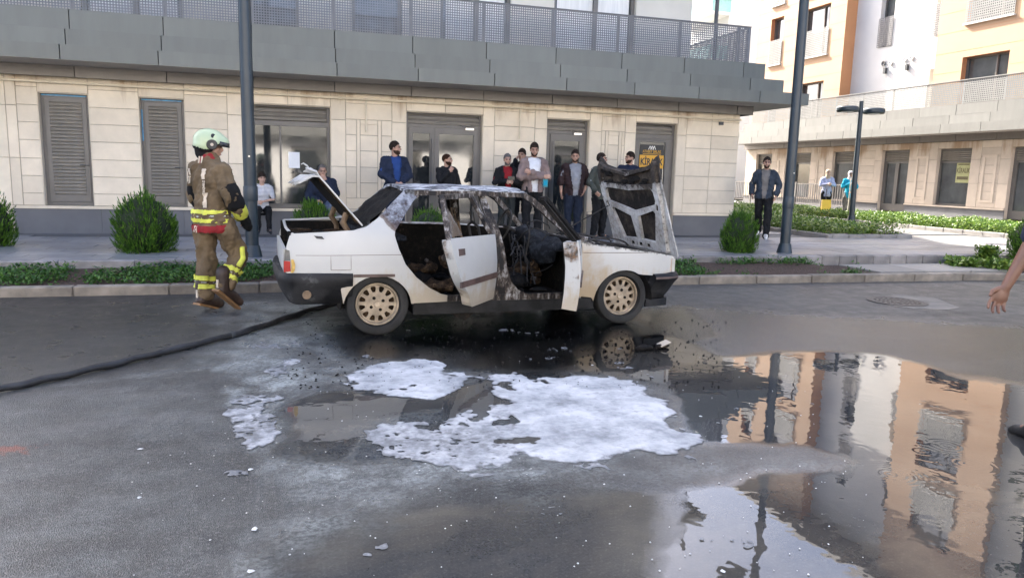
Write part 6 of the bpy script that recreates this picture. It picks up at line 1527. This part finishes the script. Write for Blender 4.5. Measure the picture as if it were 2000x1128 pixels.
# grey haired man, black jacket, red shirt
f = Fig(dict(elL=(.275,-.06,1.17), elR=(-.275,-.06,1.17), wrL=(.075,-.265,1.20), wrR=(-.075,-.265,1.20))); f.pitch = R_(6); f.curl = 1.0; f.palm = {'L': (-.6,.5,-.3), 'R': (.6,.5,-.3)}
p3 = person('grey haired man in black jacket and red shirt holding a phone', (3.96, 13.75, GZ), R_(-4), 1.585, f, 'blackc', 'trous', shirt='red', hair='hair_grey', beard='hair_grey', group=PG, hairkw=dict(front=.068))
ph = thing('mobile_phone', (3.955, 13.44, GZ+1.115), 'small black phone in the hands of the grey haired man', 'phone'); q = MB(); q.cbox(-.07,.07,-.012,.0,0,.07,.004); q.build('phone_case', M['phone'], ph); q = MB(); q.box(-.062,.062,.0005,.002,.006,.064); q.build('screen', M['glass'], ph)
# tall man with crossed arms
f = Fig(dict(elL=(.27,-.06,1.15), elR=(-.27,-.06,1.15), wrL=(-.10,-.235,1.235), wrR=(.13,-.265,1.165))); f.pitch = R_(12); f.yaw = R_(-8); f.curl = .7; f.palm = {'L': (0,.9,-.1), 'R': (0,.9,-.2)}
person('tallest bystander with crossed arms, mauve jacket and white tee', (4.46, 13.65, GZ), R_(-4), 1.80, f, 'mauve', 'blackc', shirt='white', beard='hair', hair='hair', group=PG, open_w=.072, hairkw=dict(front=.06, top=.016, wild=.006))
cs = thing('teal_wallet', (4.60, 13.33, GZ+1.00), 'teal patterned wallet hanging from the hand of the man with crossed arms', 'wallet', R_(-15)); q = MB(); q.cbox(-.05,.05,-.014,.014,0,.15,.006); q.build('cover', M['teal_case'], cs); q = MB(); q.box(-.035,.035,-.0155,-.0145,.03,.12); q.build('pattern_panel', M['c_teal'], cs)
# man on the phone behind
f = Fig(dict(elR=(-.26,-.10,1.27), wrR=(-.125,-.10,1.55))); f.yaw = R_(-25); f.palm = {'R': (.9,0,0)}; f.curl = .8
person('dark haired man on the phone behind the man with crossed arms', (4.40, 14.25, GZ), R_(-10), 1.70, f, 'blackc', 'blackc', hair='hair', group=PG, hairkw=dict(front=.06, top=.02))
# man in dark brown overshirt
f = Fig(dict(elR=(-.27,.03,1.17), wrR=(-.275,-.06,.93), elL=(.30,.05,1.16), wrL=(.205,-.06,.97)), bulk=1.06); f.yaw = R_(-14); f.pitch = R_(8)
person('man in dark brown overshirt over a grey tee, one hand in pocket', (5.32, 13.7, GZ), R_(-6), 1.70, f, 'brown', 'denim', shirt='grey', sleeve=.62, beard='hair', group=PG, open_w=.078, belly=.03, hairkw=dict(front=.066, top=.016))
# man half hidden by the raised bonnet
f = Fig(dict(elL=(.27,.0,1.17), wrL=(.2,-.14,1.0), elR=(-.28,.02,1.17), wrR=(-.22,-.1,1.0))); f.yaw = R_(30)
person('man in olive hoodie and black trousers, half hidden by the raised bonnet', (5.86, 13.65, GZ), R_(20), 1.66, f, 'olive', 'blackc', shirt='white', beard='hair', group=PG, open_w=.03, long=.05)
f = Fig(); f.yaw = R_(-62); f.pitch = R_(4)
person('man in plain navy tee looking left, behind the raised bonnet', (6.68, 14.1, GZ), R_(-22), 1.72, f, 'navy', 'denim', sleeve=.3, beard='hair', group=PG, hairkw=dict(front=.064, sides=.015))
# boy on the ledge
def seated(dz, lean=0.0): return dict(pel=(0,.0,.0+dz), waist=(0,.0,.14+dz), chest=(0,-.02-lean,.34+dz), neck=(0,-.03-lean*1.6,.53+dz), head=(0,-.07-lean*1.8,.685+dz), shL=(.18,-.02-lean*1.4,.475+dz), shR=(-.18,-.02-lean*1.4,.475+dz), hiL=(.09,-.04,-.02+dz), hiR=(-.09,-.04,-.02+dz))
d_ = .70; J_ = seated(d_); J_.update(knL=(.11,-.42,d_-.02), knR=(-.11,-.42,d_-.02), anL=(.12,-.40,.26), anR=(-.12,-.44,.26), toL=(.14,-.56,.205), toR=(-.13,-.60,.205), elL=(.24,-.07,d_+.22), wrL=(.0,-.20,d_+.17), elR=(-.25,.0,d_+.2), wrR=(-.24,-.12,d_-.0))
f = Fig(J_, bulk=.86); f.yaw = R_(12); f.curl = .6; f.palm = {'L': (0,.9,0)}
person('boy in striped tee and black trousers sitting on the ledge beside the lamp post', (-.53, 14.56, GZ-.10), R_(4), 1.42, f, 'white', 'blackc', sleeve=.42, skin='skin_pale', group='people sitting on the shop ledge', topm=M['striped'], hairkw=dict(front=.045, top=.02, sides=-.01), flare=.006, loose=.024)
d_ = .56; J_ = seated(d_, .07); J_.update(knL=(.17,-.44,d_+.02), knR=(-.15,-.44,d_+.02), anL=(.16,-.40,.10), anR=(-.14,-.42,.10), toL=(.18,-.56,.045), toR=(-.16,-.58,.045), elL=(.27,-.22,d_+.24), wrL=(.075,-.28,d_+.52), elR=(-.27,-.16,d_+.2), wrR=(-.09,-.30,d_+.13))
f = Fig(J_, bulk=1.08); f.yaw = R_(10); f.pitch = R_(6); f.curl = .7; f.palm = {'L': (-.3,.9,0), 'R': (0,0,-1)}
person('older man in black jumper and jeans sitting on the ledge, hand on his face', (.57, 14.55, GZ), R_(-6), 1.66, f, 'navy', 'jean', hair='hair_grey', beard=None, group='people sitting on the shop ledge', hairkw=dict(front=.085, sides=0))
# man walking on the right
f = Fig(dict(knL=(.10,-.16,.53), anL=(.10,-.20,.10), toL=(.115,-.36,.04), knR=(-.10,.02,.52), anR=(-.10,.30,.17), toR=(-.115,.18,.05), elR=(-.28,.06,1.18), wrR=(-.26,-.08,.98), elL=(.29,.03,1.17), wrL=(.25,-.10,.96))); f.yaw = R_(8)
person('bearded man in dark blue jacket walking past the corner in white shoes', (9.72, 13.75, GZ), R_(-38), 1.70, f, 'slate', 'blackc', 'shoe_white', shirt='taupe', beard='hair', open_w=.055, hairkw=dict(front=.062, top=.016, wild=.007), flare=.02)
# two women in headscarves
def scarf(root, f, mat):
    m = f.hm(); q = MB(); R3 = m.to_3x3(); q.ell(m @ V3((0,.02,.03)), (.094,.113,.108), 14, 10, rot=R3); q.ell(m @ V3((0,.0,-.06)), (.082,.098,.10), 14, 10, rot=R3); limb(q, m @ V3((0,.01,-.1)), .085, f.J['neck']+V3((0,-.01,-.06)), .11)
    mi = m.inverted()
    def cut(co):
        L = (np.c_[co, np.ones(len(co))] @ np.array(mi).T)[:, :3]; return (L[:, 1] < -.03) & ((L[:, 0]/.056)**2+((L[:, 2]+.012)/.082)**2 < 1)
    place('headscarf', remesh(q, mat, .013, 2, .006, 9, cut, 'headscarf'), root)
f = Fig(dict(elL=(.25,-.05,1.18), elR=(-.25,-.05,1.18), wrL=(.05,-.24,1.22), wrR=(-.05,-.24,1.24)), True); f.curl = 1.0
p = person('woman in lilac jacket and beige headscarf beside the yellow dustpan', (17.75, 21.6, .30), R_(-22), 1.62, f, 'lilac', 'blackc', hair=None, long=.10, skin='skin_pale', group='two cleaners in headscarves'); scarf(p, f, M['c_beige'])
f = Fig(dict(elL=(.25,-.04,1.18), wrL=(.02,-.22,1.02), elR=(-.26,-.03,1.18), wrR=(-.04,-.21,1.30)), True); f.curl = 1.1
p = person('woman in turquoise jacket and pale headscarf holding a broom', (17.95, 20.75, .30), R_(-22), 1.58, f, 'teal', 'taupe', hair=None, long=.10, skin='skin_pale', group='two cleaners in headscarves'); scarf(p, f, M['c_scarf'])
m = f.hm(); q = MB()
for e in (-1, 1): q.ell(m @ V3((.032*e,-.092,.012)), (.024,.008,.018), 10, 6)
q.tube([m @ V3((-.075,-.05,.016)), m @ V3((0,-.102,.018)), m @ V3((.075,-.05,.016))], .003, 5); q.build('sunglasses', M['phone'], p)

# ------------------------------------------------------------------ firefighter
f = Fig(dict(hiL=(.10,0,.93), knL=(.115,.0,.51), anL=(.115,.05,.12), toL=(.135,-.11,.06), hiR=(-.10,0,.93), knR=(-.12,-.22,.56), anR=(-.11,-.02,.235), toR=(-.115,-.15,.115),
             elR=(-.265,-.02,1.16), wrR=(-.215,-.20,.95), elL=(.255,-.01,1.16), wrL=(.22,-.14,.96)), bulk=.98); f.yaw = R_(-38); f.pitch = R_(10); f.curl = .9
root = thing('person', (-.79, 8.17, 0), 'firefighter in brown turnout gear and pale helmet walking past the lamp post', 'person', R_(134)); root.scale = (1.03, 1.03, 1.03)
place('body', remesh(f.body(), M['skin'], .0095, 2, name='body'), root)
def coatp(e=0.0):
    q = MB(); f.torso(q, .038+e); q.ell(f.J['pel']+V3((0,0,.0)), (.195+e,.160+e,.17), 16, 10); q.ell(f.J['pel']+V3((0,0,-.12)), (.202+e,.165+e,.14), 16, 10)
    for s in 'LR': f.arm(q, s, .032+e*.8, .97)
    limb(q, f.J['neck']+V3((0,0,.02)), .082+e, f.J['neck']-V3((0,0,.05)), .10+e); return q
HEM = .80
coat = place('coat', remesh(coatp(), M['coat'], .012, 1, .030, 6.5, lambda c: (c[:, 2] < HEM) & (np.abs(c[:, 0]) < .30) & (np.linalg.norm(c-np.array(f.J['wrR']), axis=1) > .10), 'coat'), root)
tor = lambda c: (np.abs(c[:, 0]) < .235) & ~((c[:, 0] < -.17) & (c[:, 1] < -.04))
def band(nm, z0, z1, mat, e=.011):
    return place(nm, remesh(coatp(e), M[mat], .0120, 1, .030, 6.5, lambda c: ~((c[:, 2] > z0) & (c[:, 2] < z1) & tor(c)), nm), root)
band('reflective_band', .98, 1.033, 'hiviz'); band('reflective_band', .955, .978, 'silver', .010); band('reflective_band', .90, .953, 'hiviz'); band('coat_hem', HEM, .885, 'coat_red', .011)
for x in (.055, -.005): place('hem_tab', remesh(coatp(.018), M['letter_strip'], .012, 1, .03, 6.5, lambda c: ~((c[:, 2] > HEM+.005) & (c[:, 2] < .88) & (np.abs(c[:, 0]-x) < .014) & (c[:, 1] > .1)), 'hem_tab'), root)
# lettering strips on the back
for x0, z0, z1 in ((-.075, 1.05, 1.20), (-.075, 1.315, 1.43), (.155, 1.36, 1.43)):
    place('lettering_strip', remesh(coatp(.013), M['letter_strip'], .012, 1, .03, 6.5, lambda c: ~((c[:, 2] > z0) & (c[:, 2] < z1) & (np.abs(c[:, 0]-x0) < .024) & (c[:, 1] > .03)), 'lettering_strip'), root)
def back_y(x, z):
    me_ = coat.data; n = len(me_.vertices); co = np.empty(n*3, np.float32); me_.vertices.foreach_get('co', co); co = co.reshape(-1, 3); k = (np.abs(co[:, 0]-x) < .03) & (np.abs(co[:, 2]-z) < .05); return float(co[k, 1].max()) if k.any() else .16
def chest_text(body, x, z0, dz, size):
    for i, ch in enumerate(body):
        z = z0-dz*i; t = text_mesh(ch, size, M['letter_strip'], x, back_y(x, z)+.006, z, root, rz=180, bold=.0025, name='lettering'); t.location = (x, back_y(x, z)+.005, z); t.rotation_euler = (R_(90), R_(90), R_(180))
chest_text('İTFAİYE', -.075, 1.305, .018, .047) if False else None
t = None
for i, ch in enumerate('İTFAİYE'):
    z = 1.305-.0165*i-(.003 if ch == 'T' else 0); yb = back_y(-.075, 1.25)+.012
    o = text_mesh(ch, .036, M['letter_strip'], 0, 0, 0, root, bold=.0015, name='lettering'); o.location = (-.075, yb-.0*(i), z); o.rotation_euler = Matrix(((0,0,0),(0,0,0),(0,0,0))).to_euler() if False else (Matrix.Rotation(math.pi, 3, 'Z') @ Matrix.Rotation(math.pi/2, 3, 'X') @ Matrix.Rotation(-math.pi/2, 3, 'Z')).to_euler()
for i, ch in enumerate('İTFA'):
    o = text_mesh(ch, .034, M['letter_strip'], 0, 0, 0, root, bold=.0015, name='lettering'); o.location = (.155, back_y(.155, 1.28)+.010, 1.345-.018*i); o.rotation_euler = (Matrix.Rotation(math.pi, 3, 'Z') @ Matrix.Rotation(math.pi/2, 3, 'X') @ Matrix.Rotation(-math.pi/2, 3, 'Z')).to_euler()
# collar, elbow pads, cuffs, gloves
def local_shell(nm, mat, q, vox=.012, disp=.006, cut=None): return place(nm, remesh(q, M[mat], vox, 2, disp, 8, cut, nm), root)
q = MB(); limb(q, f.J['neck']+V3((0,.005,.035)), .084, f.J['neck']+V3((0,.0,.0)), .096); local_shell('collar', 'coat_red', q)
q = MB(); q.tube([f.J['neck']+V3((.02,.092,.055)), f.J['neck']+V3((.02,.105,-.01))], .008, 6); q.tube([f.J['neck']+V3((-.02,.092,.055)), f.J['neck']+V3((-.02,.105,-.01))], .008, 6); q.build('collar_tab', M['letter_strip'], root)
for s in 'LR':
    e, w, sh = f.J['el'+s], f.J['wr'+s], f.J['sh'+s]
    q = MB(); limb(q, sh.lerp(e, .70), .094, e.lerp(w, .28), .092); local_shell('elbow_pad', 'phone' if False else 'c_blackc', q, .012, .012)
    q = MB(); limb(q, e.lerp(w, .52), .079, e.lerp(w, .78), .074); local_shell('cuff_band', 'hiviz', q)
    q = MB(); f2_ = f; f2_.hand(q, s); d = (w-e).normalized(); limb(q, w-d*.06, .058, w+d*.03, .05); q.ell(w+d*.08, (.052,.05,.07), 8, 6); q.ell(w+d*.13, (.042,.04,.05), 8, 6); local_shell('glove', 'c_blackc', q, .010, .005)
# trousers, bands, boots
def trp(e=0.0):
    q = MB(); q.ell(f.J['pel']+V3((0,0,-.03)), (.182+e,.145+e,.14), 14, 10)
    for s in 'LR':
        h, k_, a = f.J['hi'+s], f.J['kn'+s], f.J['an'+s]; limb(q, h, .118+e, k_, .090+e); limb(q, k_, .090+e, a.lerp(k_, .15), .086+e)
    return q
place('trousers', remesh(trp(), M['coat'], .012, 1, .034, 6.5, None, 'trousers', 3.1), root)
def legcut(s, t0, t1):
    k_, a = np.array(f.J['kn'+s]), np.array(f.J['an'+s]); d = a-k_; L2 = d @ d; other = np.array(f.J['kn'+('R' if s == 'L' else 'L')]), np.array(f.J['an'+('R' if s == 'L' else 'L')])
    def c(co):
        t = ((co-k_) @ d)/L2; dist = np.linalg.norm(co-k_-np.clip(t, 0, 1)[:, None]*d, axis=1); do = other[1]-other[0]; t2 = np.clip(((co-other[0]) @ do)/(do @ do), 0, 1); d2 = np.linalg.norm(co-other[0]-t2[:, None]*do, axis=1)
        return ~((t > t0) & (t < t1) & (dist < .135) & (dist < d2))
    return c
for s in 'LR':
    for a, b, mt in ((.38,.53,'hiviz'), (.54,.58,'silver'), (.59,.74,'hiviz')): place('reflective_band', remesh(trp(.011), M[mt], .012, 1, .034, 6.5, legcut(s, a, b), 'reflective_band', 3.1), root)
q = MB(); kR, aR = f.J['knR'], f.J['anR']; q.tube([kR+V3((-.095,.05,.10)), kR+V3((-.105,.045,-.02)), kR.lerp(aR, .3)+V3((-.1,.04,0))], [.026,.03,.028], 8); local_shell('side_stripe', 'hiviz', q, .011, .004)
for s in 'LR':
    a, t_ = f.J['an'+s], f.J['to'+s]; q = MB(); fd = t_-a; limb(q, a+V3((0,0,.16)), .078, a+V3((0,.0,.02)), .07); limb(q, a-fd*.15-V3((0,0,.02)), .062, t_+V3((0,0,.01)), .055); limb(q, t_, .055, t_+fd*.35+V3((0,0,.005)), .048)
    bt = local_shell('boot', 'boot', q, .011, .006)
    q = MB(); n_ = V3((0, -fd.z, fd.y)).normalized() if False else fd.cross(V3((1,0,0))).normalized(); n_ = -n_ if n_.z > 0 else n_; P0 = a-fd*.42+n_*.058; P1 = t_+fd*.52+n_*.045; w_ = .052
    q.add([P0+V3((-w_,0,0)), P0+V3((w_,0,0)), P1+V3((w_*.8,0,0)), P1+V3((-w_*.8,0,0)), P0+V3((-w_,0,0))+n_*.022, P0+V3((w_,0,0))+n_*.022, P1+V3((w_*.8,0,0))+n_*.02, P1+V3((-w_*.8,0,0))+n_*.02], [(0,1,2,3),(7,6,5,4),(0,4,5,1),(1,5,6,2),(2,6,7,3),(3,7,4,0)]); q.build('sole', M['sole'], bt)
    q = MB(); q.box(a.x-.012, a.x+.012, a.y+.068, a.y+.080, a.z+.02, a.z+.10); q.build('boot_tab', M['letter_strip'], bt)
# helmet
m = f.hm(); R3 = m.to_3x3(); P = lambda x, y, z: m @ V3((x, y, z)); mi = m.inverted()
def hl(co): return (np.c_[co, np.ones(len(co))] @ np.array(mi).T)[:, :3]
q = MB(); q.ell(P(0,.02,.045), (.128,.158,.125), 20, 14, rot=R3); q.ell(P(0,.06,.0), (.120,.115,.10), 16, 10, rot=R3); q.ell(P(0,-.05,.06), (.10,.11,.075), 14, 10, rot=R3)
def hcut(co): L = hl(co); return (L[:, 2] < np.interp(L[:, 1], [-.16,-.06,0,.06,.18], [.045,.03,-.045,-.055,-.035]))
hm_ = local_shell('helmet', 'helmet', q, .0105, 0, hcut)
q = MB(); q.ell(P(0,.02,.045), (.132,.162,.122), 20, 14, rot=R3); q.ell(P(0,.06,.0), (.124,.119,.10), 16, 10, rot=R3)
def tcut(co): L = hl(co); b = np.interp(L[:, 1], [-.16,-.06,0,.06,.18], [.045,.03,-.045,-.055,-.035]); return (L[:, 2] < b-.018) | (L[:, 2] > b+.016)
local_shell('helmet_trim', 'c_blackc', q, .0105, 0, tcut)
q = MB(); limb(q, P(0,.06,-.03), .10, P(0,.06,-.075), .085); local_shell('neck_guard', 'c_blackc', q, .012, .004)
for e in (-1, 1):
    q = MB(); q.tube([P(.118*e,.0,.015), P(.140*e,.0,.015)], [.052,.044], 16); dk = q.build('ear_disc', M['black'], root, True); q = MB(); q.tube([P(.139*e,.0,.015), P(.143*e,.0,.015)], [.016,.015], 10); q.build('disc_badge', M['letter_strip'], dk)
    q = MB(); q.tube([P(.105*e,.0,.098), P(.112*e,-.005,.100)], [.026,.022], 12); q.build('vent_badge', M['black'], root, True)
q = MB(); vs = []
for i in range(13):
    a = R_(-75+150*i/12); 
    for z_, r_ in ((.062,1.0), (.02,1.06)): vs.append(P(.118*math.sin(a)*r_, -.035-.125*math.cos(a)*r_, z_))
q.add(vs, [(2*i, 2*i+2, 2*i+3, 2*i+1) for i in range(12)]); vz = q.build('visor', M['sooty_glass'], root, True); md = vz.modifiers.new('t', 'SOLIDIFY'); md.thickness = .004
face_bits(root, f)
# ------------------------------------------------------------------ passer-by at the right edge: only the arm and a shoe come into the frame
f = Fig(dict(shL=(.25,.0,1.45), elL=(.44,.03,1.245), wrL=(.545,.0,.99), knL=(-.08,-.14,.53), anL=(-.15,-.28,.095), toL=(-.165,-.44,.035), knR=(-.10,.05,.52), anR=(-.11,.3,.13), toR=(-.12,.18,.04))); f.curl = .55; f.palm = {'L': (.25,.95,0)}
person('passer by cut by the right edge, bare forearm and black shoe in view', (4.055, 2.83, 0), R_(176), 1.76, f, 'navy', 'blackc', 'shoe_black', sleeve=.47, skin='skin_dark', vox=.0042)
q = None
# ================================================================== small things on the road and in the court
hp = [(-60,779),(0,767),(90,747),(200,722),(290,700),(380,678),(470,655),(540,632),(600,612),(650,598),(700,588)]
P = [ground_at(*p)+Vector((0, 0, .027)) for p in hp]
P += [Vector((1.0, 8.2, .034)), Vector((1.7, 8.7, .034))]
def smooth_path(P, n=8):
    out = []
    for i in range(len(P)-1):
        a, b, c, d = P[max(i-1, 0)], P[i], P[i+1], P[min(i+2, len(P)-1)]
        for k in range(n):
            t = k/n; out.append(.5*((2*b)+(c-a)*t+(2*a-5*b+4*c-d)*t*t+(3*b-3*c+d-a)*t**3))
    return out+[P[-1]]
hose = thing('fire_hose', (P[0].x, P[0].y, 0), 'black fire hose lying across the road to the back of the car', 'hose')
S_ = [p-hose.location for p in smooth_path(P)]
q = MB(); q.tube([p+Vector((0, 0, .004*math.sin(i*.9))) for i, p in enumerate(S_)], [.026+.002*math.sin(i*.55) for i in range(len(S_))], 12)
qm = NT('hose_rubber'); v = qm.coord('Object'); w_ = qm.noise(v, 60, 3); qm.set(Base_Color=qm.ramp(qm.noise(v, 5, 5), [(.35, (.008,.008,.009)), (.7, (.035,.036,.04))]), Roughness=.55); qm.bump(w_, .4, .006); q.build('hose_line', qm.m, hose, True)
i = 46; q = MB(); q.tube([S_[i], S_[i].lerp(S_[i+1], .6)], .032, 12); q.build('coupling', M['steel'], hose, True)
# charred scrap by the front wheel
c = ground_at(1275, 680); t = thing('charred_scrap', (c.x, c.y, .0), 'small pile of charred scrap on the wet road below the front bumper', 'debris')
q = MB()
for k in range(7): q.ell((random.uniform(-.14,.14), random.uniform(-.06,.06), .02), (random.uniform(.03,.08), .025, .022), 7, 5)
q.build('scrap', M['char'], t)
q = MB(); q.add([(.06,-.05,.02),(.17,-.02,.05),(.15,.05,.06),(.05,.03,.03)], [(0,1,2,3)]); o = q.build('white_flake', M['car_plain'], t); md = o.modifiers.new('t', 'SOLIDIFY'); md.thickness = .006
# pale flakes and grit scattered over the road: too many and too small to pick apart
r = np.random.default_rng(23); q = MB()
for k in range(260):
    px_, py_ = r.uniform(250, 1700), r.uniform(690, 1125); p = ground_at(px_, py_); s_ = r.uniform(.0015, .0055)*(1+2.0*(r.random() < .04)); a = r.uniform(0, 6.28); n = 5
    pts = [(p.x+s_*math.cos(a+i*1.257)*r.uniform(.6, 1.3), p.y+s_*math.sin(a+i*1.257)*r.uniform(.6, 1.3)) for i in range(n)]
    o = len(q.v); q.v += [(x, y, .0035) for x, y in pts]+[(p.x, p.y, .0065+s_*.2)]; q.f += [(o+i, o+(i+1) % n, o+n) for i in range(n)]; q.mi += [0]*n
q.build('pale_flakes', simple('flake', (.50,.51,.50), .8, .3), label='pale flakes and grit scattered over the wet road in front', cat='debris', kind='stuff')
q = MB()
for k in range(700):
    px_, py_ = r.uniform(560, 1420), r.uniform(625, 760); p = ground_at(px_, py_); s_ = r.uniform(.003, .014); a = r.uniform(0, 6.28)
    pts = [(p.x+s_*math.cos(a+i*1.57)*r.uniform(.5, 1.4), p.y+s_*math.sin(a+i*1.57)*r.uniform(.5, 1.4)) for i in range(4)]
    o = len(q.v); q.v += [(x, y, .003) for x, y in pts]+[(p.x, p.y, .005+s_*.7)]; q.f += [(o+i, o+(i+1) % 4, o+4) for i in range(4)]; q.mi += [0]*4
q.build('burnt_crumbs', M['char'], label='black burnt crumbs on the road round the car', cat='debris', kind='stuff')
# cleaners' tools
t = thing('dustpan', (17.3, 21.0, .30), 'yellow long handled dustpan standing beside the woman in lilac', 'dustpan', R_(-25))
q = MB(); q.add([(-.16,-.12,0),(.16,-.12,0),(.16,.12,0),(-.16,.12,0),(-.14,.02,.62),(.14,.02,.62),(.14,.13,.62),(-.14,.13,.62)], [(0,3,2,1),(0,1,5,4),(1,2,6,5),(2,3,7,6),(3,0,4,7)]); q.build('pan', M['yellow'], t)
q = MB(); q.tube([(-.02,.08,.5),(-.02,.08,.98)], .014, 6); q.build('handle', M['steel'], t)
t = thing('broom', (17.72, 20.46, .30), 'broom with a pale stick held upright by the woman in turquoise', 'broom', R_(-20))
q = MB(); q.tube([(0,0,.1),(.02,.04,1.36)], .014, 7); q.build('stick', M['pipe'], t)
q = MB(); q.add([(-.05,-.03,.14),(.05,-.03,.14),(.05,.03,.14),(-.05,.03,.14),(-.17,-.05,0),(.17,-.05,0),(.17,.05,0),(-.17,.05,0)], [(0,1,2,3),(4,7,6,5),(0,4,5,1),(1,5,6,2),(2,6,7,3),(3,7,4,0)]); q.build('bristles', M['c_beige'], t)
